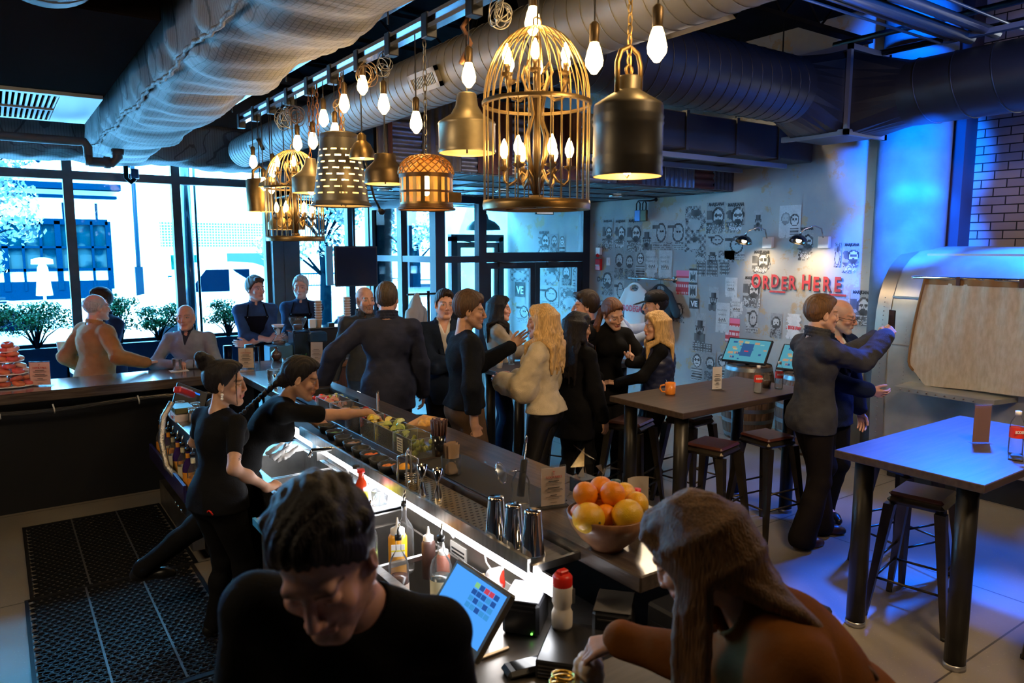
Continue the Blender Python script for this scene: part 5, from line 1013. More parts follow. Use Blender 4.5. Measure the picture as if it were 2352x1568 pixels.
MB().box((-.004, .10, .02), (-.002, .17, .10)).build('label', M('paper_label', (.75, .68, .45), .6), g1); mb = MB(); [mb.box((-.0055, .11, .03 + k * .014), (-.004, .16, .034 + k * .014)) for k in range(5)]; mb.build('label_print', M('print_black', (0, 0, 0)), g1)
fill(g1, 'olive', .22, 34, .014, None, z1=.085, lbl='green olive in the clear olive box', cat='olive', group='olives in the box', shape=lambda n: MB().ball((0, 0, 0), (.013, .013, .018), 10, 8).build(n, M('olive', (.22, .25, .03), .3)))
fill(g2, 'lime_wedge', .24, 26, .022, None, z1=.135, lbl='lime wedge in the heaped lime box', cat='lime', group='lime wedges in the box', shape=lambda n: wedge(n, limem, pulp))
fill(g3, 'lemon_wedge', .20, 20, .024, None, z1=.125, lbl='lemon wedge in the lemon box', cat='lemon', group='lemon wedges in the box', shape=lambda n: wedge(n, lemonm, pulpy, .03))
fill(g4, 'tomato_piece', .23, 22, .02, None, z1=.12, lbl='red tomato piece in the tomato box', cat='tomato', group='tomato pieces in the box', shape=lambda n: wedge(n, M('tomato', (.6, .03, .02), .25), M('tomato_flesh', (.7, .09, .04), .25), .024))
fill(g5, 'dried_slice', .25, 18, .024, None, z1=.1, lbl='dried citrus slice in its clear box', cat='fruit slice', group='dried slices in the box', shape=lambda n: MB().cyl((0, 0, 0), .026, .004, 16).build(n, M('dried', (.35, .22, .09), .6, noise=.5, ns=60)))
fill(g6, 'pink_petal', .26, 30, .02, None, z1=.12, lbl='pink dried petal in the clear box under the arm', cat='petal', group='dried petals in the box', shape=lambda n: wedge(n, M('petal', (.5, .16, .10), .6), M('petal2', (.6, .3, .2), .6), .02))
t = thing('garnish_tray', (1.83, 5.0, 1.05), 0, 'black tray of chopped tomato and greens by the corner of the bar', 'tray'); MB().box((0, 0, 0), (.3, .55, .01)).box((0, 0, 0), (.3, .01, .05)).box((0, .54, 0), (.3, .55, .05)).box((0, 0, 0), (.01, .55, .05)).box((.29, 0, 0), (.3, .55, .05)).build('tray', rub, t)
blob('chopped_tomato', [(.05 + .02 * (i % 5), .05 + .018 * (i // 2), .03 + .01 * (i % 3)) for i in range(24)], .018, M('tomato', (0, 0, 0)), t, .001); blob('chopped_greens', [(.17 + .02 * (i % 5), .08 + .016 * (i // 2), .03 + .008 * (i % 3)) for i in range(24)], .016, M('greens', (.45, .5, .12), .6, noise=.5, ns=60), t, .001)
# straws, napkins, jiggers, strainers, tins, clear bottle
def straws(x, y, z, label, n=60, h_=.2, group=None):
    t = thing('straw_cup', (x, y, z), 0, label, 'straws'); MB().lathe([(0, 0), (.038, 0), (.045, .12), (.043, .12), (.036, .004)], n=20).build('cup', M('black_glass', (.01, .01, .012), .15, coat=1), t); r_ = random.Random(3)
    sm = M('straw_brown', (.06, .018, .012), .45)
    for i in range(n):
        a = r_.uniform(0, 6.28); r = .03 * r_.random() ** .5; s = 1.75; MB().tube([(r * math.cos(a), r * math.sin(a), .02), (r * s * math.cos(a), r * s * math.sin(a), h_ * r_.uniform(.93, 1.03))], .0042, 6).build('straw', sm, t)
    return t
straws(1.97, 3.52, 1.05, 'black cup packed with dark brown straws beside the napkins'); straws(1.86, 5.75, 1.05, 'cup of dark straws at the bar corner behind the braided bartender', 40, .17)
t = thing('napkin_glass', (1.84, 3.16, 1.05), 0, 'clear glass holding folded kraft napkins', 'napkins'); MB().lathe([(0, 0), (.045, 0), (.052, .1), (.049, .1), (.043, .005)], n=24).build('glass', clr, t)
for i in range(6):
    V = []; n = 8; y0 = -.03 + .011 * i
    for k in range(n + 1): x = -.034 + .068 * k / n; V += [(x * .8, y0 * .7, .01), (x, y0 + .008 * math.sin(k * .8 + i), .165 + .006 * math.sin(i * 2))]
    MB().add(V, [(2 * k, 2 * k + 2, 2 * k + 3, 2 * k + 1) for k in range(n)], True).add([(v[0], v[1] + .004, v[2]) for v in V], [(2 * k, 2 * k + 2, 2 * k + 3, 2 * k + 1) for k in range(n)], True).build('napkin', M('kraft', (.45, .3, .19), .7), t)
def jig(x, y, label, s=1, z=1.022):
    t = thing('jigger', (x, y, z), 0, label, 'jigger', 'steel jiggers on the bar'); MB().lathe([(.024 * s, 0), (.008 * s, .062 * s), (.008 * s, .068 * s), (.026 * s, .145 * s), (.024 * s, .145 * s), (.006 * s, .07 * s)], n=22).build('body', chrome, t)
jig(1.62, 3.06, 'taller steel jigger beside the looped strainers'); jig(1.66, 2.98, 'steel jigger standing nearest the slotted tray', .95); jig(1.84, 6.02, 'left steel jigger at the bar corner behind the bun haired bartender', .8, 1.05); jig(1.90, 6.0, 'right steel jigger at the bar corner behind the bun haired bartender', .8, 1.05)
t = thing('glass_stand', (1.6, 3.17, 1.02), 0, 'clear looped glass caddy holding spring strainers beside the jiggers', 'strainer'); MB().tube([(-.03, -.04, 0), (-.03, -.045, .18), (-.02, -.035, .2), (.03, .035, .2), (.04, .045, .18), (.04, .045, .02)], .006, 8).tube([(.03, -.04, 0), (.03, -.045, .16), (.0, -.0, .18), (-.03, .045, .16), (-.035, .045, .02)], .006, 8).build('loop', M('polished_glass', (.5, .52, .55), .06, .7), t)
mb = MB(); [mb.torus((.01, -.01, .03 + k * .012), .03, .002, 24, 5, axis=(.3, .4, 1)) for k in range(5)]; mb.build('spring', chrome, t); MB().tube([(0, -.02, .05), (-.05, -.07, .0), (-.07, -.1, -.06)], .005, 6).build('spoon', chrome, t)
for i, (x, y, s, lb) in enumerate(((1.62, 2.42, 1.0, 'tall polished shaker tin at the back of the three'), (1.63, 2.31, .97, 'polished shaker tin in the middle of the three'), (1.65, 2.21, 1.02, 'polished shaker tin nearest the fruit bowl'))):
    t = thing('shaker_tin', (x, y, 1.012), 0, lb, 'shaker', 'polished shaker tins upside down on the bar'); MB().lathe([(.047 * s, 0), (.049 * s, .004), (.046 * s, .008), (.034 * s, .165), (.033 * s, .175), (.03 * s, .178), (.0, .176)], n=32).build('tin', chrome, t)
t = bottle(1.80, 2.5, 1.056, .2, .042, 'clear glass carafe with a mesh strainer and black muddler behind the shaker tins', (glassmat('water_g2', (.95, .98, .99), .1, milk=.1), .2), .5, False, group=None, cat='carafe', body=.7)
MB().torus((-.10, .0, .2), .045, .003, 28, 6, axis=(.5, -.7, .35)).tube([(-.06, .0, .2), (0, 0, .19)], .003, 6).build('strainer', chrome, t); MB().lathe([(0, -.02), (.03, -.01), (.043, .0)], c=(-.10, 0, .2), n=20, axis=(-.5, .7, -.35)).build('mesh', M('mesh_screen', (.3, .34, .38), .3, .8), t)
MB().tube([(0, 0, .08), (.02, .0, .24)], [.017, .015], 10).build('muddler', rub, t); MB().tube([(.01, 0, .1), (.03, .0, .31)], .003, 6).ball((.031, 0, .325), (.006, .006, .018)).build('bar_spoon', steel, t)
# fruit bowl
t = thing('fruit_bowl', (1.87, 2.02, 1.05), 0, 'turned wooden bowl piled with oranges and grapefruit on the bar', 'bowl'); MB().lathe([(0, 0), (.06, 0), (.065, .01), (.11, .05), (.145, .10), (.16, .145), (.153, .148), (.138, .10), (.1, .055), (0, .03)], n=48).build('bowl', M('bowl_wood', (.16, .065, .03), .4, c2=(.28, .13, .06), ns=6, stretch=(4, 4, 1), coat=.2), t)
cit = M('orange_skin', (.88, .27, .008), .32, noise=.12, ns=4, bump=.25, bs=220); gf = M('grapefruit_skin', (.85, .40, .015), .32, c2=(.7, .42, .02), ns=6, bump=.25, bs=200)
for i, (x, y, z, r, m, lb) in enumerate(((-.112, -.015, .148, .062, gf, 'big yellow grapefruit at the left rim of the fruit bowl'), (-.055, .07, .205, .05, cit, 'orange with its stem scar showing at the upper left of the fruit pile'), (.022, .0, .21, .05, cit, 'smooth round orange in the middle front of the fruit pile'), (.015, -.09, .155, .062, gf, 'yellow grapefruit at the front rim of the fruit bowl'), (.11, -.04, .165, .048, gf, 'yellow orange at the right front of the fruit bowl'), (.125, .045, .175, .05, gf, 'pale orange at the right back of the fruit bowl'), (.05, .095, .2, .05, cit, 'orange at the back of the fruit pile under the plastic bag'), (-.03, -.02, .14, .045, cit, 'small orange low between the grapefruit and the middle orange'), (0, .04, .13, .05, cit, 'orange buried in the middle of the fruit bowl'), (-.08, .06, .13, .05, cit, 'orange buried at the back left of the fruit bowl'))):
    o = thing('grapefruit' if m is gf else 'orange', (1.87 + x, 2.02 + y, 1.05 + z), i, lb, 'fruit', 'citrus fruit in the wooden bowl'); MB().ball((0, 0, 0), (r, r, r * .93), 24, 16).build('peel', m, o, rot=(i * .7, i * 1.1, 0)); MB().cyl((0, -r * .99, 0), .005, .003, 8, axis=(0, -1, .2)).build('stem_scar', M('scar', (.1, .08, .02), .8), o)
t = thing('produce_bag', (1.9, 2.2, 1.28), 0, 'crumpled clear plastic bag behind the fruit bowl', 'bag'); rr = np.random.RandomState(4); V = []; F = []
for i in range(26): a = rr.normal(size=3) * .045; b = a + rr.normal(size=3) * .035; c = a + rr.normal(size=3) * .035; n = len(V); V += [a, b, c]; F.append((n, n + 1, n + 2))
link('film', mesh('film', V, F), glassmat('bag_film', (.8, .84, .88), .5, .15), t); MB().box((-.04, -.04, -.06), (.04, .04, -.0)).build('contents', M('dark_item', (.02, .025, .03), .4), t)
bottle(2.02, 2.14, 1.05, .2, .03, 'small green bottle behind the fruit bowl', None, .5, False, g=M('green_bottle', (.01, .06, .03), .15), capc=M('dark_green', (.01, .05, .03), .4), group=None); bottle(2.06, 2.06, 1.05, .18, .026, 'red capped bottle behind the right side of the fruit bowl', None, .5, False, g=M('green_bottle', (0, 0, 0)), capc=M('red_cap', (.7, .02, .01), .35), group=None)
# taco boat, paper, glasses at the corner
t = thing('paper_boat', (2.2, 4.1, 1.05), R(30), 'kraft paper boat of fried snacks the leaning bartender reaches for', 'food'); MB().add([(-.09, -.05, .0), (.09, -.05, 0), (.09, .05, 0), (-.09, .05, 0), (-.12, -.09, .05), (.13, -.08, .045), (.12, .09, .06), (-.11, .08, .045)], [(0, 1, 2, 3), (0, 4, 5, 1), (1, 5, 6, 2), (2, 6, 7, 3), (3, 7, 4, 0)]).build('tray', M('kraft_orange', (.6, .35, .16), .7), t); blob('fried_food', [(-.04 + .025 * i, .02 * math.sin(i * 2), .03 + .012 * (i % 2)) for i in range(5)], .028, M('fried', (.75, .42, .1), .7, noise=.4, ns=50), t, .01); MB().torus((.08, -.03, .052), .028, .003, 20, 5).build('ring_print', M('print_black', (0, 0, 0)), t)
def tumbler(x, y, z, label, group, h_=.10, r=.036, inv=False, water=False, m=None):
    t = thing('glass', (x, y, z), 0, label, 'glass', group); pr = [(0, .0), (r * .85, 0), (r, h_), (r * .94, h_), (r * .8, .012), (0, .012)]
    if inv: pr = [(a, h_ - b) for a, b in pr][::-1]
    MB().lathe(pr, n=20).build('glass', m or clr, t); MB().torus((0, 0, 0 if inv else h_), r * .97, .0016, 20, 4).build('rim', M('glass_rim', (.55, .7, .75), .1, .3), t); MB().torus((0, 0, h_ if inv else .004), r * .84, .0022, 20, 4).build('base_ring', M('glass_rim', (0, 0, 0)), t)
    if water: MB().lathe([(0, .013), (r * .82, .013), (r * .9, h_ * .4), (0, h_ * .4)], n=16).build('water', glassmat('water_g', (.93, .97, .98), .1, milk=.08), t)
    return t
tumbler(1.36, 7.45, 1.055, 'water glass on a napkin beside the bald guest', None, .11, .045, False, True); tag(MB().box((0, 0, 0), (.16, .12, .003)).build('napkin', M('white_paper', (.8, .8, .8), .7), None, (1.29, 7.38, 1.05)), 'white napkin under the water glass', 'napkin')
tumbler(1.90, 6.25, 1.05, 'wide clear glass behind the jiggers at the bar corner', None, .12, .06)
for i, (x, y) in enumerate(((1.17, 6.38), (1.26, 6.25), (1.20, 6.05), (1.30, 5.9), (1.16, 5.75), (1.27, 5.62))): tumbler(x, y, .86, ['upturned glass nearest the green tray on the left bottle station', 'upturned glass behind the red soda gun', 'upturned glass beside the tilted black screen', 'upturned glass touching the bun haired bartender shoulder', 'upturned glass in front on the left bottle station', 'upturned glass nearest the pourers on the left bottle station'][i], 'upturned glasses on the left bottle station', .10, .042, True)
tumbler(1.40, 3.57, .875, 'left rocks glass on the shelf behind the foreground man hair', 'glasses beside the hot sauce', .08, .045); tumbler(1.57, 3.57, .875, 'right rocks glass on the shelf behind the foreground man hair', 'glasses beside the hot sauce', .08, .045); tumbler(1.56, 3.42, .875, 'rocks glass beside the hot sauce bottle', 'glasses beside the hot sauce', .08, .045)
t = bottle(1.46, 3.42, .875, .2, .034, 'red hot sauce bottle with a yellow label and red cap', None, .42, False, g=M('hot_sauce', (.62, .05, .01), .2, coat=1), capc=M('red_cap', (0, 0, 0)), lab=(M('yellow_label', (.75, .65, .03), .5), .12, .5), group=None, body=.6)
bottle(1.48, 3.53, .875, .19, .03, 'clear bottle with black cap behind the hot sauce', None, .45, False, capc=black, group=None, body=.6)
# speed rail bottles and squeeze bottles in the ice bin
orj = M('orange_juice', (.95, .42, .01), .35); squ = lambda c, n: M('squeeze_' + n, c, .35)
def squeeze(x, y, z, h_, r, m, label, capm, lab=True):
    t = thing('squeeze_bottle', (x, y, z), 0, label, 'squeeze bottle', 'squeeze bottles in the speed rail'); MB().lathe([(0, 0), (r, 0), (r, h_ * .82), (r * .8, h_ * .88), (r * .6, h_ * .9)], n=22).build('bottle', m, t); MB().lathe([(r * .75, h_ * .88), (r * .75, h_ * .98), (r * .5, h_ * 1.0), (.008, h_ * 1.04), (.003, h_ * 1.2), (0, h_ * 1.2)], n=18).build('nozzle', capm, t)
    if lab: MB().box((-r * .7, -r - .002, h_ * .5), (r * .7, -r, h_ * .74), .001).build('label', M('paper_white', (.8, .8, .78), .6), t, rot=(0, 0, R(-25))); MB().box((-r * .7, -r - .003, h_ * .60), (r * .7, -r - .0015, h_ * .63)).build('label_stripe', M('yellow_label', (0, 0, 0)), t, rot=(0, 0, R(-25)))
    return t
wp_ = M('white_cap', (.8, .78, .74), .4)
squeeze(1.42, 2.93, .70, .24, .043, orj, 'big squeeze bottle of yellow orange juice with a white label', wp_); squeeze(1.54, 2.86, .70, .2, .032, squ((.10, .05, .04), 'b'), 'brown squeeze bottle behind the pourer bottles', wp_, False); squeeze(1.55, 2.74, .70, .17, .030, squ((.45, .12, .06), 'r'), 'short red brown squeeze bottle beside the round syrup bottle', wp_, False)
yl = (M('label_yellow_band', (.8, .72, .45), .6), .12, .42)
bottle(1.37, 3.12, .68, .28, .036, 'clear pourer bottle nearest the back splash corner', (M('lime_liq', (.4, .5, .1), .2), .3)); bottle(1.5, 3.02, .68, .33, .045, 'tall empty long necked pourer bottle behind the orange juice', None, .25); bottle(1.36, 2.80, .66, .29, .044, 'round shouldered pourer bottle in front with brown syrup', (M('cola', (.06, .02, .012), .2), .4), .28, lab=(M('label_half', (.75, .6, .5), .6), .06, .3))
bottle(1.47, 2.62, .68, .30, .048, 'clear pourer bottle with a yellow banded label nearest the tablet', (M('dark_syrup', (.03, .035, .03), .2), .45), .28, lab=yl); bottle(1.26, 2.93, .64, .25, .03, 'slim pourer bottle beside the foreground man shoulder', (M('amber_liq', (.5, .12, .03), .2), .3)); bottle(1.16, 2.64, .6, .26, .033, 'dark pourer bottle with a yellow neck band by the foreground man shoulder', (M('dark_syrup', (0, 0, 0)), .6), lab=(M('yellow_label', (0, 0, 0)), .78, .84))
bottle(1.57, 2.6, .72, .14, .022, 'tiny dasher bottle behind the tablet corner', None, .4, False, group=None); bottle(1.06, 2.36, .55, .3, .045, 'clear plastic water bottle with a blue label at the foreground man elbow', None, .4, False, g=clrp, lab=(M('aqua_label', (.1, .45, .6), .4), .6, .72), group=None, cat='bottle')
t = thing('red_cup', (1.22, 3.08, .70), 0, 'glossy red plastic container behind the foreground man ear', 'container'); MB().lathe([(0, 0), (.04, 0), (.05, .12), (.03, .15), (0, .155)], n=20).build('body', M('glossy_red', (.8, .03, .02), .2), t)
# POS: tablet, printers, card reader, phone, bottle, snacks, pens
t = thing('register_tablet', (1.29, 2.11, .78), R(-90), 'register tablet with a lit blue screen on a stand', 'tablet'); W, Hh = .37, .25; tl = (R(-38), 0, 0)
MB().box((-W / 2, -.012, -Hh / 2), (W / 2, .012, Hh / 2), .008).build('bezel', M('bezel', (.10, .085, .06), .35, .5), t, (0, 0, .155), tl); s_ = MB().box((-W / 2 + .022, -.0135, -Hh / 2 + .035), (W / 2 - .022, -.012, Hh / 2 - .018)).build('screen', emi('screen_blue', (.07, .33, .9), 1.15), t, (0, 0, .155), tl)
mb = MB(); mb.i = 0
cols = [emi('key_green', (.25, .6, .25), 1), emi('key_navy', (.02, .09, .35), 1), emi('key_red', (.6, .06, .1), 1), emi('key_blue', (.05, .3, .7), 1)]
for r_ in range(4):
    for c_ in range(5): mb.mat([0, 1, 2, 2, 1, 1, 1, 1, 3, 1, 3, 1, 3, 1, 3, 3, 3, 1, 3, 3][r_ * 5 + c_]); mb.box((-.01 + c_ * .030, -.0150, .075 - r_ * .024), (.016 + c_ * .030, -.0138, .093 - r_ * .024))
mb.build('keys', cols, t, (0, 0, .155), tl); text('Toast', .02, 'maker_mark', M('gold_print', (.6, .45, .15), .4), t, (-.02, -.085, .155 - .1), (R(52), 0, 0)); MB().tube([(0, .02, .11), (0, .06, .02)], .03, 10).box((-.09, -.04, 0), (.09, .12, .015), .005).build('stand', ssd, t)
for i, (x, y, a, lb) in enumerate(((1.56, 2.13, -50, 'black receipt printer between the tablet and the white squeeze bottle'), (1.78, 1.88, -50, 'black receipt printer beside the rust coated woman'))):
    t = thing('receipt_printer', (x, y, .78), R(a), lb, 'printer', 'receipt printers at the register'); MB().box((-.07, -.09, 0), (.07, .09, .13), .012).build('case', M('printer_black', (.018, .018, .02), .3), t); MB().box((-.068, -.085, .13), (.068, .088, .136), .003).build('lid', M('printer_lid', (.12, .12, .13), .25), t); MB().box((-.05, -.094, .10), (.05, -.089, .106)).build('slot', M('closer', (0, 0, 0)), t); MB().cyl((.045, -.093, .02), .004, .004, 8, axis=(0, -1, 0)).build('status_light', emi('green_led', (.2, 1, .1), 3), t)
t = thing('cash_drawer', (1.56, 1.80, .78), R(-50), 'flat black cash drawer under the white squeeze bottle', 'drawer'); MB().box((-.14, -.12, 0), (.14, .16, .065), .006).build('case', M('printer_black', (0, 0, 0)), t); mb = MB(); [mb.box((-.13, -.123, .01 + .012 * k), (.13, -.12, .014 + .012 * k)) for k in range(4)]; mb.build('vents', ssd, t)
t = thing('sauce_bottle', (1.59, 1.95, .845), 0, 'white squeeze bottle with a red flip cap in front of the printers', 'bottle'); MB().lathe([(0, 0), (.036, 0), (.038, .01), (.038, .055), (.031, .07), (.031, .08), (.037, .095), (.037, .155), (.034, .165)], n=28).build('bottle', M('white_bottle', (.82, .74, .66), .35), t); MB().lathe([(.036, .158), (.036, .19), (.028, .2), (.0, .203)], n=24).box((-.02, -.014, .195), (.02, .014, .215), .004).build('cap', M('red_cap', (0, 0, 0)), t)
t = thing('card_reader', (1.39, 1.88, .78), R(-12), 'black handheld card terminal lying on the counter', 'card reader'); MB().box((-.09, -.04, .0), (.09, .04, .028), .012).build('body', black, t); MB().torus((0, 0, .026), .001, .001).build('screen_dot', black, t); MB().box((-.06, -.028, .028), (.045, .028, .0295)).build('screen', M('black_gloss', (.004, .004, .005), .08), t)
t = thing('paper_tray', (1.10, 2.16, .78), R(-38), 'stack of white receipt paper slips in a steel tray left of the tablet', 'paper'); MB().box((-.05, -.09, .0), (.15, .12, .012), .003).build('tray', ss, t); MB().box((-.05, -.02, .012), (.04, .1, .018)).build('slips', M('white_paper', (0, 0, 0)), t); MB().box((.05, -.08, .012), (.10, .1, .03), .004).build('bar', M('grey_plastic', (.35, .34, .33), .4), t)
t = thing('snack_bag', (1.56, 2.36, .80), R(-20), 'red and white crumpled snack bag on the steel shelf', 'bag'); F = Field(); F.ell((0, 0, .05), (.05, .03, .055), .02); F.ell((.02, .01, .09), (.035, .02, .03), .02); F.fn(lambda X, Y, Z: .008 * nz((X, Y, Z), 70, 1), 0, 2); V, Q = F.mesh(.004); link('bag', npmesh('bag', V, Q), M('snack_foil', (.75, .75, .75), .25, .2, c2=(.75, .04, .02), ns=14, detail=1, nlo=.48, nhi=.52), t)
t = thing('pen_cup', (1.48, 2.33, .80), 0, 'small cup of pens and scissors beside the snack bag', 'cup'); MB().lathe([(0, 0), (.03, 0), (.034, .07), (.031, .07)], n=18).build('cup', M('cup_grey', (.4, .4, .4), .4), t)
for i, c in enumerate(((.02, .1, .6), (.6, .6, .6), (.05, .3, .35), (.7, .2, .02))): MB().tube([(.01 * i - .015, 0, .02), (.018 * i - .03, .01, .12)], .005, 6).build('pen', M('pen%d' % i, c, .4), t)
t = thing('white_cord', (0, 0, 0), 0, 'looped white cable hanging over the light strip', 'cable'); MB().tube([(1.6, 2.5, 1.0), (1.585, 2.47, .97), (1.57, 2.42, .92), (1.58, 2.36, .88), (1.6, 2.34, .92), (1.6, 2.38, .97), (1.61, 2.44, .99)], .004, 6).tube([(1.59, 2.8, 1.0), (1.58, 2.75, .95), (1.58, 2.7, .93)], .004, 6).build('cord', wp_, t)
# candle, gold rings
t = thing('candle', (1.21, 1.37, 1.05), 0, 'pale knobbly candle on the wooden bar end', 'candle'); blob('wax', [(.022 * math.cos(i * 1.26), .022 * math.sin(i * 1.26), .02 + .022 * (i // 5)) for i in range(15)] + [(0, 0, .03), (0, 0, .06)], .021, M('wax', (.62, .48, .36), .5), t, .006, .003)
t = thing('gold_coil', (1.12, 1.38, 1.05), 0, 'coiled gold wire napkin holder beside the candle', 'holder'); mb = MB(); [mb.torus((.004 * k, 0, .012 + .014 * k), .032 - .003 * (k % 2), .004, 24, 6, axis=(.15 * (k % 2), .1, 1)) for k in range(4)]; mb.build('wire', M('gold', (.8, .55, .12), .25, 1), t)
# left bottle station
t = thing('bottle_station', (.98, 5.3, 0), 0, 'black speed rail station of liqueur bottles left of the bartenders', 'bar station'); MB().box((.12, 0, .05), (.36, 1.35, .84)).box((.0, 0, .42), (.12, 1.35, .46)).build('body', panelm, t); MB().box((-.02, 0, .46), (.0, 1.35, .58)).build('front_rail', M('rail_violet', (.04, .03, .12), .3, .4), t); MB().box((.10, 0, .84), (.38, 1.35, .86), .004).build('top', ss, t)
mb = MB(); [mb.cyl((-.02, .08 + .1 * k, .38), .012, .01, 10, axis=(-1, 0, 0)) for k in range(3)]; mb.build('bolt', steel, t); MB().box((.02, 0, .1), (.10, 1.2, .3)).build('lower_rail', ssd, t)
oc = M('orange_label', (.9, .33, .03), .5); cc = M('cream_label', (.8, .72, .5), .5); li = M('violet_glass', (.05, .02, .12), .1)
for i, (y, m_, lm, lb) in enumerate(((5.75, clr, oc, 'orange banded liqueur bottle farthest in the left station'), (5.55, li, cc, 'dark bottle with a cream neck band in the left station'), (5.35, clr, oc, 'bottle with orange label and round purple seal in the left station'), (5.12, clr, cc, 'clear bottle with a cream label in the left station'), (4.9, li, oc, 'violet bottle with orange label in the left station'), (4.68, clr, cc, 'pale labelled bottle in the middle of the left station'), (4.46, li, oc, 'orange labelled bottle behind the bartender elbow'), (4.26, clr, oc, 'square orange labelled bottle nearest the viewer in the left station'))):
    b_ = bottle(1.04, 5.34 + (y - 4.26) * .8, .46, .32, .042, lb, (M('amber_liq', (0, 0, 0)), .3) if i % 2 else None, .34, True, (lm, .1, .5), m_, group='liqueur bottles in the left station'); MB().lathe([(.0155, .26), (.0155, .295)], n=14).build('neck_label', oc if i % 2 == 0 else cc, b_)
t = thing('soda_gun', (1.13, 6.05, .93), 0, 'red soda gun with a braided steel hose over the left bottle station', 'soda gun'); MB().box((-.03, -.12, .06), (.03, .12, .11), .01).build('handle', M('gun_red', (.6, .03, .03), .3), t, (0, 0, .08), (R(-22), 0, R(-40))); MB().box((-.022, -.08, .11), (.022, .08, .114)).build('buttons', M('white_plastic', (0, 0, 0)), t, (0, 0, .08), (R(-22), 0, R(-40)))
MB().tube([(-.10, -.12, .12), (-.17, -.15, .02), (-.2, -.2, -.15), (-.19, -.3, -.32), (-.12, -.45, -.42)], .022, 12).build('hose', M('braided_steel', (.5, .48, .45), .3, .9, bump=.6, bs=90), t)
t = thing('tilted_screen', (1.25, 6.52, .86), R(10), 'black tilted order screen with a blue bar behind the upturned glasses', 'screen'); MB().box((-.14, -.012, 0), (.14, .012, .2), .006).build('case', black, t, rot=(R(-25), R(28), 0)); MB().box((-.02, -.014, .15), (.07, -.012, .165)).build('blue_bar', emi('bar_blue', (.02, .2, .9), 1), t, rot=(R(-25), R(28), 0)); MB().tube([(.1, -.1, -.05), (.3, -.05, .22)], .007, 8).build('arm', steel, t); MB().ball((.17, -.1, .04), (.05, .045, .045), 14, 10).build('scoop', M('scoop', (.12, .13, .15), .3, .5), t)
t = thing('tray_box', (1.16, 6.2, .86), 0, 'small white and pink box beside the upturned glasses', 'box'); MB().box((-.09, -.12, 0), (.03, .1, .05)).build('box', M('pinkish', (.7, .6, .58), .6), t); MB().box((-.08, -.1, .055), (.06, .12, .10), .004).build('tray', M('olive_tray', (.10, .10, .03), .5), t); MB().box((-.092, -.05, .015), (-.09, .0, .035)).build('red_mark', M('red_cap', (0, 0, 0)), t)
# rubber floor mats
def floormat(x0, y0, W, L, label):
    t = thing('rubber_mat', (x0, y0, 0), 0, label, 'floor mat', 'black rubber mats behind the bar'); px, py = .046, .040; nx, ny = int(W / px), int(L / py); mb = MB(); V = []; F = []
    for j in range(ny):
        for i in range(nx):
            cx, cy = (i + .5 + (j % 2) * .5) * px, (j + .5) * py
            if cx > W - px * .6: continue
            b = len(V); k = 8
            for q in range(k): a = 2 * math.pi * q / k + .3926; V.append((cx + px * .5 / max(abs(math.cos(a)), abs(math.sin(a))) * math.cos(a) * .98, cy + py * .5 / max(abs(math.cos(a)), abs(math.sin(a))) * math.sin(a) * .98, .014))
            for q in range(k): a = 2 * math.pi * q / k + .3926; V.append((cx + px * .36 * math.cos(a), cy + py * .36 * math.sin(a), .014))
            for q in range(k): a = 2 * math.pi * q / k + .3926; V.append((cx + px * .34 * math.cos(a), cy + py * .34 * math.sin(a), .002))
            for q in range(k): F += [(b + q, b + (q + 1) % k, b + k + (q + 1) % k, b + k + q), (b + k + q, b + k + (q + 1) % k, b + 2 * k + (q + 1) % k, b + 2 * k + q)]
    mb.add(V, F); mb.box((-.02, -.02, 0), (0, L + .02, .012)).box((W, -.02, 0), (W + .02, L + .02, .012)).box((0, -.02, 0), (W, 0, .012)).box((0, L, 0), (W, L + .02, .012)); mb.build('mat', M('mat_rubber', (.008, .008, .009), .6, spec=.2), t)
    mb = MB(); mb.box((W * .33 - .006, 0, .0135), (W * .33 + .006, L, .016)).box((W * .67 - .006, 0, .0135), (W * .67 + .006, L, .016)); mb.build('ridge', M('mat_ridge', (.05, .05, .05), .5), t)
floormat(.06, 5.35, .95, 1.42, 'black perforated rubber mat at the far end behind the bar'); floormat(.03, 3.85, .95, 1.46, 'black perforated rubber mat in the middle of the floor behind the bar'); floormat(.0, 2.35, .95, 1.46, 'black perforated rubber mat nearest the camera behind the bar')
t = thing('wire_rack', (-.16, 3.55, 0), 0, 'chrome wire rack with blue crates cut by the left picture edge', 'rack'); 
mb = MB(); [mb.tube([(x, y, 0), (x, y, 1.05)], .012, 8) for x in (-.3, .02) for y in (0, .75)]; mb.build('post', chrome, t); mb = MB(); [mb.tube([(-.3, y, z), (.02, y, z)], .005, 6) for z in (.3, .62) for y in np.arange(0, .76, .075)]; mb.tube([(.02, 0, .62), (.02, .75, .62)], .008).tube([(.02, 0, .3), (.02, .75, .3)], .008); mb.build('shelf', chrome, t)
MB().box((-.28, .05, .63), (-.0, .6, .85), .01).build('crate', M('crate_blue', (.03, .25, .4), .5, bump=.5, bs=60), t)
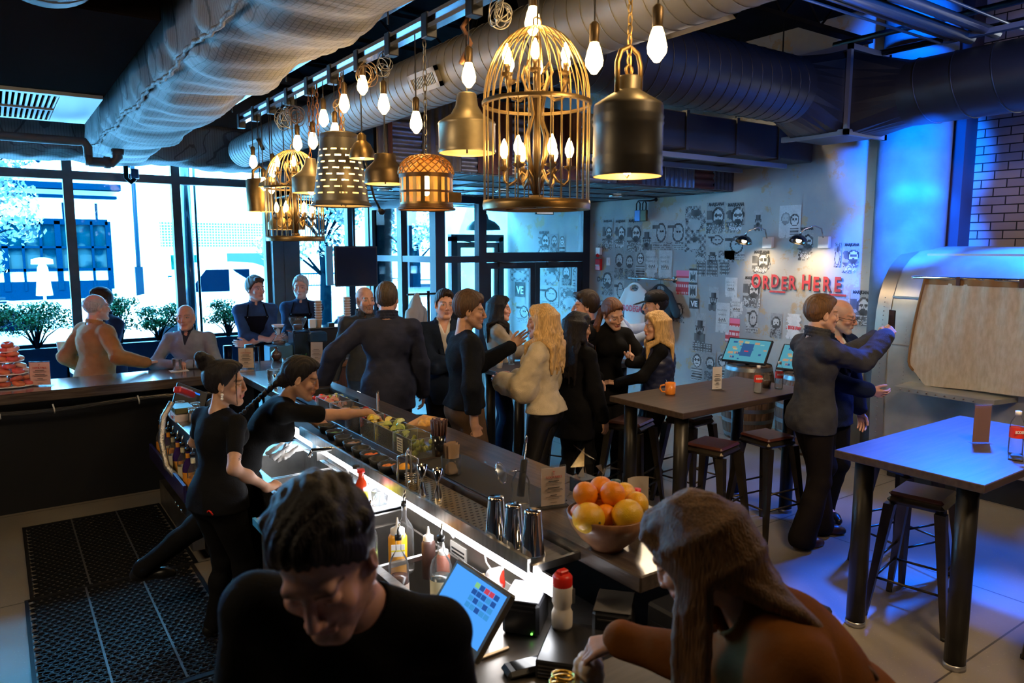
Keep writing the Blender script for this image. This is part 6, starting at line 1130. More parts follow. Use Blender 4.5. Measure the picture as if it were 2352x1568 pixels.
# ---------------------------------------------------------------- hanging lamps over the bar
bulbm = emi('bulb_glow', (1, .62, .22), 40); bulbm2 = emi('candle_glow', (1, .66, .26), 50); brass = M('aged_brass', (.42, .27, .10), .38, .85, c2=(.2, .13, .06), ns=8, detail=5); brassd = M('dark_brass', (.2, .13, .06), .42, .8, c2=(.12, .08, .045), ns=9)
tin = M('aged_tin', (.36, .29, .18), .42, .6, c2=(.2, .15, .09), ns=7, detail=6); wirem = M('gold_wire', (.55, .36, .12), .35, .9); cordm = M('cord', (.02, .016, .014), .6); chainm = M('rust_chain', (.25, .10, .04), .6, .5); chaing = M('grey_chain', (.2, .18, .15), .4, .9)
LX = 1.85; ZT = 3.27
def cord(t, z1, m=cordm, r=.004, off=(0, 0)): MB().tube([(0, 0, 0), (off[0] * .3, off[1] * .3, (z1) * .5), (0, 0, z1)], r, 6).build('cord', m, t)
def chain(t, z1, m, n=None, dx=0):
    n = n or int(z1 / .034); me = None
    mb = MB()
    for i in range(n):
        z = z1 * (i + .5) / n; a = (1, 0) if i % 2 else (0, 1); L = z1 / n * .62
        mb.tube([(dx + a[0] * .009 * math.cos(q), a[1] * .009 * math.cos(q), z + L * math.sin(q)) for q in np.linspace(0, 2 * math.pi, 9)[:-1]], .0032, 4, closed=True)
    mb.build('chain', m, t)
def bulbmesh(t, z, s=1, m=None, name='bulb'):
    MB().lathe([(0, z - .115 * s), (.01 * s, z - .112 * s), (.03 * s, z - .085 * s), (.0325 * s, z - .065 * s), (.024 * s, z - .028 * s), (.014 * s, z)], n=18).build(name, m or bulbm, t)
def pend(y, z, label, x=LX, kind='bulb', top=None, s=1):
    """z is the bottom of the glass"""
    t = thing('pendant_bulb', (x, y, z), 0, label, 'light bulb', 'bare hanging bulbs over the bar'); h_ = .115 * s; bulbmesh(t, h_, s); MB().lathe([(.016 * s, h_ - .004), (.018 * s, h_), (.018 * s, h_ + .06), (.008, h_ + .07)], n=16).build('socket', brassd, t); MB().tube([(0, 0, h_ + .06), (0, 0, ZT - z)], .0035, 6).build('cord', cordm, t); return t
B = [(2.113, 2.83, 'large bare bulb hanging right of the big birdcage'), (1.80, 2.81, 'bare bulb above the milk can lamp at the right end'), (3.50, 2.79, 'bare bulb left of the woven lantern'), (3.88, 2.94, 'bare bulb in front of the duct vent grille'), (4.16, 3.09, 'bare bulb hanging highest above the small brass dome'), (4.44, 3.03, 'bare bulb right of the rusty chains'), (4.79, 2.99, 'bare bulb left of the rusty chains above the colander lamp'), (4.60, 2.88, 'bare bulb just above the colander lamp'), (2.98, 2.93, 'bare bulb above the churn lamp'), (5.31, 2.89, 'bare bulb over the far birdcage'), (5.0, 2.87, 'bare bulb behind the small tin lamp'), (6.41, 2.86, 'farthest bare bulb at the left end of the row'), (5.9, 2.75, 'bare bulb inside the left of the far birdcage'), (2.49, 3.05, 'bare bulb on top of the big birdcage'), (6.15, 2.66, 'bare bulb above the left can lamp')]
for i, (y, z, lb) in enumerate(B): pend(y, z - .0, lb, x=LX + (.0 if i != 13 else .0))
def shade(t, prof, m, inner=None, name='shade', th=.004, n=40):
    MB().lathe(prof, n=n).build(name, m, t); MB().lathe([(max(r - th, .0005), z) for r, z in prof], n=n).build('lining', inner or M('lining', (.6, .48, .3), .4, .3), t)
# milk can
t = thing('can_lamp', (LX, 1.93, 2.45), 0, 'ribbed grey milk can lamp with a brass loop handle at the right end', 'pendant lamp', 'repurposed metal lamps over the bar')
shade(t, [(.122, 0), (.124, .008), (.121, .03), (.124, .04), (.121, .05), (.124, .06), (.121, .07), (.121, .17), (.124, .18), (.121, .19), (.124, .2), (.121, .21), (.121, .235), (.118, .245), (.045, .29), (.04, .295), (.04, .335), (.036, .34)], M('can_tin', (.15, .13, .10), .42, .6, c2=(.08, .07, .055), ns=6, detail=6)); MB().tube([(-.055, 0, .27), (-.055, 0, .38), (-.04, 0, .42), (0, 0, .44), (.04, 0, .42), (.055, 0, .38), (.055, 0, .27)], .009, 8).build('handle', brass, t); bulbmesh(t, .12, 1); t2 = MB().torus((0, 0, .36), .016, .004, 20, 6, axis=(0, 1, 0)).build('ring', brass, t); chain(t, ZT - 2.45, wirem); bpy.data.objects[KIDS[t.name][-1].name].location.z = 0
# churn
t = thing('churn_lamp', (LX, 3.0, 2.64), 0, 'stubby aged tin churn lamp with a flared neck left of the big birdcage', 'pendant lamp', 'repurposed metal lamps over the bar'); shade(t, [(.134, 0), (.136, .01), (.132, .02), (.132, .125), (.135, .132), (.13, .14), (.075, .175), (.052, .215), (.045, .265), (.04, .27)], tin); bulbmesh(t, .14, 1); cord(t, ZT - 2.64); MB().tube([(-.03, 0, .4), (.03, .01, .5), (-.02, 0, .56), (.025, 0, .62)], .012, 6).build('rope', M('rope', (.22, .10, .05), .9), t)
# small churn far
t = thing('churn_lamp', (LX, 5.06, 2.58), 0, 'smaller tin churn lamp half behind the colander lamp', 'pendant lamp', 'repurposed metal lamps over the bar'); shade(t, [(.13, 0), (.13, .10), (.125, .11), (.07, .15), (.04, .2), (.035, .235)], tin); bulbmesh(t, .1, 1); chain(t, ZT - 2.58, chainm)
# brass dome
t = thing('dome_lamp', (LX, 4.19, 2.73), 0, 'small smooth brass dome lamp between two bare bulbs', 'pendant lamp', 'repurposed metal lamps over the bar'); shade(t, [(.078, 0), (.078, .01), (.07, .045), (.05, .085), (.032, .1), (.026, .105), (.026, .135), (.01, .15)], brass); bulbmesh(t, .09, .8); cord(t, ZT - 2.73)
# wide jar
t = thing('jar_lamp', (LX, 3.88, 2.56), 0, 'wide shouldered dark brass jar lamp between the dome and the woven lantern', 'pendant lamp', 'repurposed metal lamps over the bar'); shade(t, [(.118, 0), (.12, .008), (.116, .02), (.116, .06), (.105, .085), (.062, .125), (.06, .16), (.058, .165), (.02, .168)], brassd); bulbmesh(t, .13, 1); cord(t, ZT - 2.56)
# colander with slots: real openings
t = thing('colander_lamp', (LX, 4.53, 2.47), 0, 'large grey conical colander lamp with rows of glowing slots', 'pendant lamp', 'repurposed metal lamps over the bar')
n = 66; rows = 46; V = []; F = []; Hc = .44; r0, r1 = .178, .118
for j in range(rows + 1):
    z = Hc * j / rows; r = r0 + (r1 - r0) * (z / Hc) + (.008 if j < 2 else 0)
    for i in range(n): a = 2 * math.pi * i / n; V.append((r * math.cos(a), r * math.sin(a), z))
for j in range(rows):
    for i in range(n):
        if 7 <= j <= 36 and j % 4 == 3 and (i + (j // 4) * 2) % 5 < 3: continue
        F.append((j * n + i, j * n + (i + 1) % n, (j + 1) * n + (i + 1) % n, (j + 1) * n + i))
MB().add(V, F, True).build('shell', M('colander_grey', (.22, .19, .14), .45, .5, noise=.3, ns=6), t); MB().add([(x * .975, y * .975, z) for x, y, z in V], F, True).build('lining', M('bounce_lining', (.8, .68, .45), .6), t); MB().torus((0, 0, 0), .186, .006, 48, 6).lathe([(.118, .40), (.122, .41), (.122, .44), (.08, .455)], n=40).build('rim', M('colander_rim', (.12, .10, .08), .5, .4), t)  # pale inner shell added to bounce bulb light and brighten the slots
for i, z in enumerate((.30, .20)): MB().ball((.0, .0, z), .045, 12, 8).build('bulb', bulbm2, t)
cord(t, ZT - 2.47); chain(t, ZT - 2.47, chaing, dx=.03); t.rotation_euler.z = R(10)
MB().tube([(.09, -.13, .33), (.10, -.16, .2), (.125, -.18, .05), (.16, -.19, -.02)], .007, 8).lathe([(0, -.02), (.02, -.01), (.026, .012)], c=(.17, -.19, -.04), n=16, axis=(.5, 0, .8)).build('ladle', black, t)
# woven lantern with slots
t = thing('lantern_lamp', (LX, 3.40, 2.40), 0, 'woven amber lantern lamp with slotted sides and a pointed lattice lid', 'pendant lamp', 'repurposed metal lamps over the bar'); n = 80; V = []; F = []; rows = 24; am = M('amber_metal', (.62, .30, .07), .4, .5); dk = M('lantern_band', (.16, .08, .03), .5, .5)
for j in range(rows + 1):
    z = .02 + .14 * j / rows
    for i in range(n): a = 2 * math.pi * i / n; V.append((.136 * math.cos(a), .136 * math.sin(a), z))
for j in range(rows):
    for i in range(n):
        if i % 4 in (1, 2) and (2 <= j <= 9 or 12 <= j <= 22): continue
        F.append((j * n + i, j * n + (i + 1) % n, (j + 1) * n + (i + 1) % n, (j + 1) * n + i))
MB().add(V, F, True).build('slotted_side', brass, t); MB().torus((0, 0, .0), .142, .007, 48, 6).lathe([(.14, 0), (.138, .022)], n=48).lathe([(.139, .155), (.140, .175)], n=48).lathe([(.138, .08), (.138, .09)], n=48).build('band', dk, t)
mb = MB()
for sgn in (1, -1):
    for k in range(22):
        pts = []
        for q in np.linspace(0, 1, 12): a = 2 * math.pi * k / 22 + sgn * q * 1.1; r = .138 * math.cos(q * 1.45) ** .75 + .004; pts.append((r * math.cos(a), r * math.sin(a), .175 + .095 * math.sin(q * 1.5)))
        mb.tube(pts, .0035, 4)
mb.lathe([(.012, .27), (.05, .262), (.07, .25)], n=24); mb.build('lattice_lid', am, t); MB().lathe([(.13, .03), (.13, .155), (.11, .2), (.05, .25)], n=40).build('liner', M('amber_liner', (.8, .42, .10), .6, alpha=.55), t); bulbmesh(t, .17, .9, bulbm2); chain(t, ZT - 2.40 - .26, chaing); KIDS[t.name][-1].location.z = .26; MB().box((.05, -.15, .03), (.12, -.138, .08), .003).build('badge', brass, t)
# left can, hood lamp
t = thing('can_lamp', (LX, 6.25, 2.50), 0, 'brass can lamp with a flat strap handle at the far left of the row', 'pendant lamp', 'repurposed metal lamps over the bar'); shade(t, [(.11, 0), (.11, .25), (.10, .262), (.05, .27)], brass); bulbmesh(t, .14, 1); MB().tube([(-.06, 0, .24), (-.05, 0, .33), (0, 0, .37), (.05, 0, .33), (.06, 0, .24)], .012, 6).build('strap', brass, t); cord(t, ZT - 2.5)
t = thing('hood_lamp', (LX, 5.62, 2.34), 0, 'copper hood lamp shaped like a roof below the far birdcage', 'pendant lamp', 'repurposed metal lamps over the bar'); shade(t, [(.135, 0), (.135, .05), (.06, .15), (.05, .17), (.02, .175)], brass); bulbmesh(t, .12, .8); cord(t, ZT - 2.34)
t = thing('dish_lamp', (LX, 5.95, 2.68), 0, 'small copper dish lamp inside the left of the far birdcage', 'pendant lamp', 'repurposed metal lamps over the bar'); shade(t, [(.10, 0), (.09, .03), (.04, .06), (.02, .08)], brass); bulbmesh(t, .05, .9); cord(t, ZT - 2.68)
# birdcage chandeliers
def cage(x, y, z, rad, H, label, arms=6, tiers=2, rz=0):
    t = thing('birdcage_chandelier', (x, y, z), rz, label, 'chandelier', 'birdcage chandeliers over the bar'); nb = 32; st_ = .58 * H
    for k in range(nb):
        a = 2 * math.pi * k / nb; pts = [(rad * math.cos(a), rad * math.sin(a), 0), (rad * math.cos(a), rad * math.sin(a), st_ * .5), (rad * math.cos(a), rad * math.sin(a), st_)]
        for q in np.linspace(.12, 1, 9): r = rad * math.cos(q * math.pi / 2 * .97); pts.append((r * math.cos(a), r * math.sin(a), st_ + (H - st_) * math.sin(q * math.pi / 2)))
        MB().tube(pts, .0028, 5).build('wire', wirem, t)
    hoop = M('hoop', (.3, .2, .09), .4, .85); MB().lathe([(rad + .004, -.018), (rad + .007, 0), (rad + .004, .018), (rad - .004, .018), (rad - .004, -.018), (rad + .004, -.018)], n=64).build('bottom_hoop', hoop, t); MB().lathe([(rad + .008, st_ - .01), (rad + .008, st_ + .004), (rad - .006, st_ + .002), (rad - .006, st_ - .012), (rad + .008, st_ - .01)], n=64).build('middle_hoop', hoop, t)
    MB().cyl((0, 0, 0), .016, H * .95, 12).cyl((0, 0, .01), .03, .03, 16).cyl((0, 0, st_ + .02), .022, .03, 16).box((-rad, -.006, -.012), (rad, .006, -.006)).box((-.006, -rad, -.012), (.006, rad, -.006)).build('stem', brassd, t); MB().torus((0, 0, H + .02), .02, .004, 20, 6, axis=(0, 1, 0)).build('ring', brass, t)
    for tr in range(tiers):
        for k in range(arms):
            a = 2 * math.pi * (k + .5 * tr) / arms + .35; c, s = math.cos(a), math.sin(a); z0 = .05 + tr * st_ * 1.0; ra = rad * .62
            f = lambda r, zz: (r * c, r * s, z0 + zz)
            if tr == 0: arm_ = [f(.012, .0), f(.03, .06), f(.06, .085), f(ra * .62, .05), f(ra * .85, .03), f(ra, .05), f(ra, .09)]
            else: arm_ = [f(.012, -.02), f(.03, .0), f(ra * .6, -.03), f(ra * .9, -.02), f(ra, .01), f(ra, .04)]
            am_ = MB().tube(arm_, .0065, 6).build('candle_arm', brass, t); zt = (.09 if tr == 0 else .04); mb = MB(); p = f(ra, zt); mb.lathe([(.004, 0), (.022, .008), (.026, .016)], c=p, n=12); [mb.tube([p, (p[0] + .03 * math.cos(q), p[1] + .03 * math.sin(q), p[2] + .012)], [.006, .002], 4) for q in (a, a + 2.1, a - 2.1)]; mb.build('drip_pan', brass, t)
            MB().cyl(p, .010, .05, 10).build('candle_sleeve', brassd, t); MB().lathe([(.008, 0), (.017, .02), (.018, .035), (.010, .06), (.002, .078)], c=(p[0], p[1], p[2] + .05), n=14).build('candle_bulb', bulbm2, t)
    for k in range(4):
        a = math.pi / 2 * k + .3; c, s = math.cos(a), math.sin(a); MB().tube([(.02 * c, .02 * s, .12), (.05 * c, .05 * s, .2), (.055 * c, .055 * s, .28), (.02 * c, .02 * s, .36), (.05 * c, .05 * s, .46), (.075 * c, .075 * s, .52), (.06 * c, .06 * s, .56), (.04 * c, .04 * s, .53)], .006, 6).build('scroll', brass, t)
    MB().tube([(0, 0, H), (.004, 0, (H + ZT - z) / 2), (0, 0, ZT - z)], .005, 6).build('cord', cordm, t); return t
cage(LX, 2.46, 2.375, .215, .70, 'big gold birdcage chandelier with candle bulbs in the middle of the row'); cage(LX, 5.42, 2.27, .205, .64, 'far birdcage chandelier at the left with a lattice top', 6, 2, .4)
# track, clamps, tangled cables
t = thing('lamp_track', (LX, 2.0, ZT), 0, 'long silver lighting track the lamps hang from', 'track'); MB().box((-.025, -1.6, 0), (.025, 4.75, .02)).box((-.025, -1.6, .05), (.025, 4.75, .07)).box((-.004, -1.6, .02), (.004, 4.75, .05)).build('rail', M('track_silver', (.45, .5, .58), .2, .9), t)
for y in np.arange(-1.2, 4.7, .42): MB().box((-.03, y, -.04), (.03, y + .06, .08), .004).build('clamp', black, t)
MB().box((-.10, -1.6, .14), (-.06, 4.75, .18)).build('upper_rail', M('track_silver', (0, 0, 0)), t); [MB().tube([(-.1, y, .07), (-.1, y, 1.4)], .005, 6).build('hanger', black, t) for y in (0, 1.6, 3.2, 4.6)]
def coil(x, y, z, r, n, label, m, seed, w_=.003):
    t = thing('cable_coil', (x, y, z), 0, label, 'cable', 'coiled lamp cables on the track'); g = random.Random(seed); mb = MB()
    for i in range(n): mb.torus((g.uniform(-.02, .02), g.uniform(-.03, .03), g.uniform(-.03, .02)), r * g.uniform(.7, 1.1), w_, 20, 5, axis=(g.uniform(-.6, .6), g.uniform(-1, 1), g.uniform(-.4, .4)))
    mb.build('coil', m, t)
cabg = M('cable_clear', (.35, .33, .3), .2, .5)
coil(LX, 5.55, 3.16, .07, 9, 'tangle of silver cable rings above the far birdcage', cabg, 1); coil(LX, 5.3, 3.14, .06, 7, 'second tangle of cable rings right of the first', M('cable_brown', (.12, .07, .05), .5), 2); coil(LX + .02, 4.16, 3.22, .055, 6, 'coil of brown cable above the small brass dome', M('cable_tan', (.2, .13, .08), .4), 3); coil(LX, 2.72, 3.2, .05, 8, 'shiny cable tangle at the top between the churn and the birdcage', cabg, 4); coil(LX, 3.85, 3.2, .04, 5, 'small cable coil above the jar lamp', cabg, 5); coil(LX, 4.55, 3.1, .035, 5, 'wire coil beside the rusty chains', M('cable_tan', (0, 0, 0)), 6)
for i, (y, z) in enumerate(((4.98, 2.95), (4.90, 2.95), (4.5, 2.9))):
    t = thing('hanging_chain', (LX, y, z), 0, ['rusty chain left of the doubled pair', 'rusty chain right of the doubled pair', 'thin rusty chain in front of the bare bulbs'][i], 'chain', 'loose chains on the track'); chain(t, ZT - z, chainm)
# ---------------------------------------------------------------- poster wall
WX = 7.716
rpo = np.random.RandomState(21)
def art(kind, w_, h_, seed):
    g = np.random.RandomState(seed); pw = .0125; nx, ny = max(8, int(w_ / pw)), max(8, int(h_ / pw)); X, Y = np.meshgrid((np.arange(nx) + .5) / nx, (np.arange(ny) + .5) / ny); asp = h_ / w_
    bgv = {'mj': .42, 'hello': .68, 'face': .36, 'line': .52, 'skull': .45, 'hat': .5, 'collage': .28, 'text': .12, 'band': .7, 've': .06, 'skullpair': .72, 'teq': .8, 'red': .6}[kind]
    A = np.full((ny, nx), bgv) + g.normal(0, .03, (ny, nx)); C3 = None
    E = lambda cx, cy, rx_, ry_: ((X - cx) / rx_) ** 2 + ((Y - cy) / ry_) ** 2 < 1
    def face(cx, cy, r, dark=.05, light=.75, glasses=False, beard=True, hat=False):
        A[E(cx, cy, r * 1.25, r * 1.45 / asp * 1.0)] = dark; A[E(cx, cy - r * .1 / asp, r * .9, r * 1.15 / asp)] = light
        for s in (-1, 1): A[E(cx + s * r * .38, cy + r * .15 / asp, r * (.36 if glasses else .17), r * (.26 if glasses else .14) / asp)] = dark
        A[E(cx, cy - r * .28 / asp, r * .1, r * .2 / asp)] = dark * 2 + .2
        if beard: A[E(cx, cy - r * .95 / asp, r * .75, r * .55 / asp)] = dark
        A[E(cx, cy - r * .65 / asp, r * .4, r * .1 / asp)] = dark
        if hat: A[(np.abs(X - cx) < r * .9) & (Y > cy + r * .7 / asp) & (Y < cy + r * 2.2 / asp)] = dark; A[E(cx, cy + r * .7 / asp, r * 1.6, r * .25 / asp)] = dark
    if kind == 'mj': A[(Y < .35) & (X < .42)] = .08; A[(Y > .45) & (Y < .75) & (X < .3)] = .12; A[(np.abs(X - .62) < .33) & (Y < .38)] = .15; face(.62, .55, .27, .05, .72, True); m = g.rand(ny, nx) < .35; A[(Y < .3) & m] += .45
    elif kind == 'face': A[(Y < .35)] = .3; face(.5, .62, .32, .05, .6); A[(g.rand(ny, nx) < .4) & (Y < .35)] = .08
    elif kind == 'line':
        d = np.abs(np.sqrt(((X - .6) / .3) ** 2 + ((Y - .58) / .3) ** 2) - 1); A[d < .12] = .05; A[(np.abs(Y - .78) < .05) & (X < .5)] = .08; A[E(.55, .62, .07, .03)] = .05; A[E(.7, .62, .07, .03)] = .05; A[(Y < .25) & (np.sin(Y * 90) > 0) & (g.rand(ny, nx) < .7)] = .2
    elif kind == 'skull': face(.5, .72, .3, .06, .8, True, False); A[(Y < .42) & (np.abs(X - .5) < .42)] = .08; A[(Y < .42) & (np.abs(np.sin(Y * 60)) > .8)] = .6
    elif kind == 'hat': A[(Y < .3)] = .12; face(.5, .45, .28, .05, .4, True, True, True)
    elif kind == 'collage': A[:] = .3 + .25 * np.sin(X * 23 + seed) * np.sin(Y * 17 + seed * 2) + g.normal(0, .12, A.shape); A[E(.45, .35, .3, .2)] = .5; A[E(.5, .75, .25, .12)] = .1
    elif kind == 'text': A[(np.sin(Y * 3.1416 * 8) > .1) & (np.sin(X * 3.14 * 14) > -.4)] = .55
    elif kind == 'band':
        for cx in (.25, .5, .75): A[E(cx, .35, .11, .3)] = .06; A[E(cx, .68, .06, .07)] = .15
        A[Y > .85] = .06
    elif kind == 've': A[(Y < .3)] = .5
    elif kind == 'skullpair': face(.3, .6, .17, .3, .55); face(.72, .55, .17, .1, .8, True, False); A[(Y < .3) & (np.abs(X - .72) < .2) & (np.sin(Y * 70) > 0)] = .1
    A = np.clip(A * .85 + .04 + .05 * np.sin(X * 9 + seed) * np.sin(Y * 7), .03, .8); C3 = np.stack([A * .82, A * .82, A * .8], -1)
    if kind == 'red': C3[:] = (.55, .05, .06); m = (np.sin(Y * 3.14 * 7) > .5) & (np.sin(X * 40) > -.5); C3[m] = (.75, .5, .5); C3[Y > .78] = (.8, .16, .25); C3[(np.abs(Y - .6) < .08)] = (.5, .5, .5)
    if kind == 'teq': C3[(Y < .5) & (Y > .38) & (np.sin(X * 40) > -.3)] = (.6, .05, .05)
    # torn outline
    edge = .07 + .06 * np.sin(Y * 19 + seed) + .05 * np.sin(Y * 41 + seed * 3); ed2 = 1 - .06 - .06 * np.sin(Y * 23 + seed * 2); eb = .05 * np.sin(X * 17 + seed) + .05 * np.sin(X * 39 + seed)
    keep = (Y > np.clip(eb, 0, .2)); 
    if seed % 3: keep &= (X > edge * (seed % 2)) & (X < np.where(seed % 4 == 1, ed2, 1.1))
    if kind in ('mj', 'collage', 'hello') and seed % 2: keep &= ~((X + Y * .8 > 1.45 + .1 * np.sin(X * 30)) | (X - Y > .62 + .08 * np.sin(Y * 33)))
    return C3, keep
KD = {'mj': 'sunglasses portrait poster', 'face': 'dark bearded portrait poster', 'line': 'line drawn face poster', 'skull': 'skull figure poster', 'hat': 'hatted figure poster', 'collage': 'ragged grey collage scrap', 'text': 'dark block lettering poster', 'band': 'small three figure poster', 've': 'black poster fragment with letters', 'hello': 'white name tag poster', 'red': 'red and pink lettering poster', 'skullpair': 'pale poster pair with a face and a skull', 'teq': 'white scrap with red letters'}
POS = [('collage',6.54,6.91,2.38,2.76), ('mj',6.24,6.54,2.39,2.79), ('mj',5.93,6.23,2.40,2.77), ('mj',7.72,8.02,2.15,2.63), ('hat',7.52,7.72,2.17,2.47), ('line',7.23,7.51,2.18,2.59), ('line',6.90,7.22,2.18,2.58), ('collage',6.54,6.90,2.15,2.38), ('line',6.24,6.54,2.20,2.38), ('line',5.92,6.23,2.05,2.38), ('hello',7.38,7.63,1.78,2.17), ('hello',7.12,7.37,1.78,2.17), ('skull',7.64,7.84,1.78,2.16), ('face',7.86,8.06,1.74,2.16), ('face',8.07,8.29,1.74,2.20), ('mj',8.33,8.56,2.18,2.64), ('mj',8.05,8.30,2.18,2.63), ('red',6.81,7.04,1.57,1.90), ('band',6.67,6.81,1.75,1.93), ('band',6.66,6.81,1.55,1.74), ('text',6.53,6.70,1.83,2.01), ('text',6.33,6.51,1.83,2.01), ('text',6.14,6.31,1.86,2.02), ('collage',6.53,6.70,2.01,2.15), ('hat',6.34,6.51,2.01,2.15), ('collage',6.07,6.33,2.02,2.17), ('face',8.30,8.57,1.48,1.86), ('line',8.06,8.28,1.36,1.72), ('collage',8.56,8.68,1.88,2.27), ('hello',6.01,6.20,1.58,1.83), ('hat',6.30,6.46,1.38,1.70), ('hello',6.11,6.33,1.11,1.50), ('hello',5.91,6.11,1.32,1.58), ('red',5.95,6.17,1.00,1.31), ('face',6.87,7.11,1.18,1.45), ('ve',6.62,6.79,1.34,1.53), ('hat',6.50,6.69,0.94,1.34), ('text',6.38,6.71,0.82,0.94), ('skull',6.52,6.73,0.42,0.80), ('face',6.31,6.49,0.45,0.83), ('skull',6.11,6.30,0.48,0.85), ('mj',5.66,5.92,1.47,1.86), ('mj',5.54,5.80,1.90,2.17), ('skullpair',5.15,5.44,2.32,2.70), ('mj',4.97,5.18,2.06,2.45), ('collage',4.63,4.71,1.99,2.26), ('mj',4.41,4.61,1.93,2.26), ('mj',4.24,4.49,1.36,1.75), ('hat',5.68,5.80,2.41,2.67), ('face',5.34,5.50,1.12,1.42), ('teq',5.08,5.28,1.13,1.43), ('collage',4.92,5.07,1.11,1.27), ('line',5.68,5.87,1.15,1.46), ('collage',8.38,8.66,0.92,1.40), ('line',8.07,8.36,0.92,1.33), ('collage',8.35,8.63,0.44,0.89), ('mj',9.87,10.21,2.10,2.49), ('face',9.65,9.86,2.11,2.44), ('skull',9.46,9.63,2.11,2.41), ('collage',10.44,11.04,1.61,1.91), ('ve',10.58,10.90,1.22,1.60), ('line',10.46,10.85,0.88,1.21), ('collage',9.58,10.04,1.58,1.93), ('face',9.31,9.55,1.59,1.94), ('skull',9.08,9.28,1.57,1.91), ('line',9.63,10.15,1.21,1.57), ('collage',9.08,9.58,1.19,1.56)]
pm_ = M('poster_paper', rough=.85, attr='Col'); inkm = M('ink', (.02, .02, .022), .7); redi = M('ink_red', (.55, .05, .05), .7)
ORD = ['leftmost', 'second from the left', 'third from the left', 'fourth from the left', 'fifth from the left', 'sixth from the left', 'seventh from the left', 'eighth from the left', 'ninth from the left', 'tenth from the left', 'eleventh from the left', 'twelfth from the left', 'thirteenth from the left', 'fourteenth from the left']
cnt_ = {}
for kd in KD:
    its = sorted([p for p in POS if p[0] == kd], key=lambda p: -(p[1] + p[2]))
    for r_, p in enumerate(its): cnt_[p] = (r_, len(its))
for i, p in enumerate(POS):
    kd, y0, y1, z0, z1 = p; w_, h_ = y1 - y0, z1 - z0; C3, keep = art(kd, w_, h_, i + 3); ny, nx = keep.shape
    vy = np.linspace(0, w_, nx + 1); vz = np.linspace(0, h_, ny + 1); V = [(0, -a, b) for b in vz for a in vy]; F = []; cols_ = []; V2 = []; n = 0
    for j in range(ny):
        for k in range(nx):
            if keep[j, k]:
                V2 += [(0, -vy[k], vz[j]), (0, -vy[k], vz[j + 1]), (0, -vy[k + 1], vz[j + 1]), (0, -vy[k + 1], vz[j])]; F.append((n, n + 1, n + 2, n + 3)); n += 4; cols_ += [C3[j, k]] * 4
    r_, tot = cnt_[p]; lb = KD[kd] + (' pasted on the plaster wall' if tot == 1 else ', ' + ORD[r_] + ' of its kind on the plaster wall')
    t = thing('poster', (WX - .0015 * (i % 4) - .001, y1, z0), 0, lb, 'poster', 'posters pasted on the plaster wall'); me = mesh('paper', V2, F); setcol(me, cols_); link('paper', me, pm_, t)
    rt = (R(90), 0, R(-90)); xo = -.0012
    if kd == 'mj' and h_ > .25: text('MARIJUANA', w_ * .19, 'print', inkm, t, (xo, -w_ * .5, h_ * .93), rt, .0003, sx=.8, shear=.2, bold=.003)
    if kd == 'mj' and i % 2 == 0: text('Rouge', w_ * .26, 'print', M('ink_white', (.8, .8, .8), .7), t, (xo, -w_ * .5, h_ * .14), rt, .0003, shear=.2)
    if kd == 'hello': text('HELLO MY', w_ * .16, 'print', M('ink_grey', (.2, .2, .2), .7), t, (xo, -w_ * .45, h_ * .75), rt, .0003); text('NAME IS', w_ * .16, 'print', M('ink_grey', (0, 0, 0)), t, (xo, -w_ * .45, h_ * .60), rt, .0003); MB().tube([(xo, -w_ * (.2 + .05 * q), h_ * (.42 + .07 * math.sin(q * 2.3 + i))) for q in range(12)], .003, 4).tube([(xo, -w_ * .2, h_ * .32), (xo, -w_ * .8, h_ * .33)], .002, 4).build('signature', inkm, t)
    if kd == 've': text('VE' if i < 60 else 'VE', w_ * .6, 'print', M('ink_white', (0, 0, 0)), t, (xo, -w_ * .5, h_ * .6), rt, .0003, bold=.004)
    if kd == 'teq': text('TEQUILA', w_ * .26, 'print', redi, t, (xo, -w_ * .55, h_ * .45), rt, .0003, sx=.8, bold=.002)
    if kd == 'band': text('G2BO', w_ * .3, 'print', inkm, t, (xo, -w_ * .5, h_ * .92), rt, .0003)
t = thing('painted_sign', (7.71, 5.17, 1.68), 0, 'red hand painted ORDER HERE lettering with black shadow on the plaster wall', 'sign')
redp = M('red_paint', (.62, .035, .02), .6, noise=.35, ns=16); shp = M('shadow_paint', (.05, .05, .045), .7)
for k, (ch, yy, zz, s_) in enumerate((('O', .56, .0, .235), ('R', .42, -.01, .22), ('D', .29, .01, .21), ('E', .165, -.01, .21), ('R', .055, .0, .22), ('H', -.13, .01, .235), ('E', -.255, -.005, .22), ('R', -.385, .0, .22), ('E', -.52, .0, .225))):
    for mm_, dx, dy, dz in ((shp, .0, -.012, -.012), (redp, -.002, 0, 0)): text(ch, s_, 'letter' if mm_ is redp else 'letter_shadow', mm_, t, (dx, yy + dy, .11 + zz + dz), (R(90), 0, R(-90)), .001, sx=.72, bold=.007)
MB().box((-.003, .14, -.01), (-.001, .36, .012)).build('swash', redp, t); MB().box((-.003, -.63, -.01), (-.001, -.42, .012)).build('swash', redp, t)
text('Dirty', .10, 'wall_lettering', inkm, None, (7.712, 8.56, 1.72), (R(90), 0, R(-90)), .0003, bold=.002); tag(bpy.data.objects['wall_lettering'], 'small black word Dirty printed under the fire alarm', 'lettering')
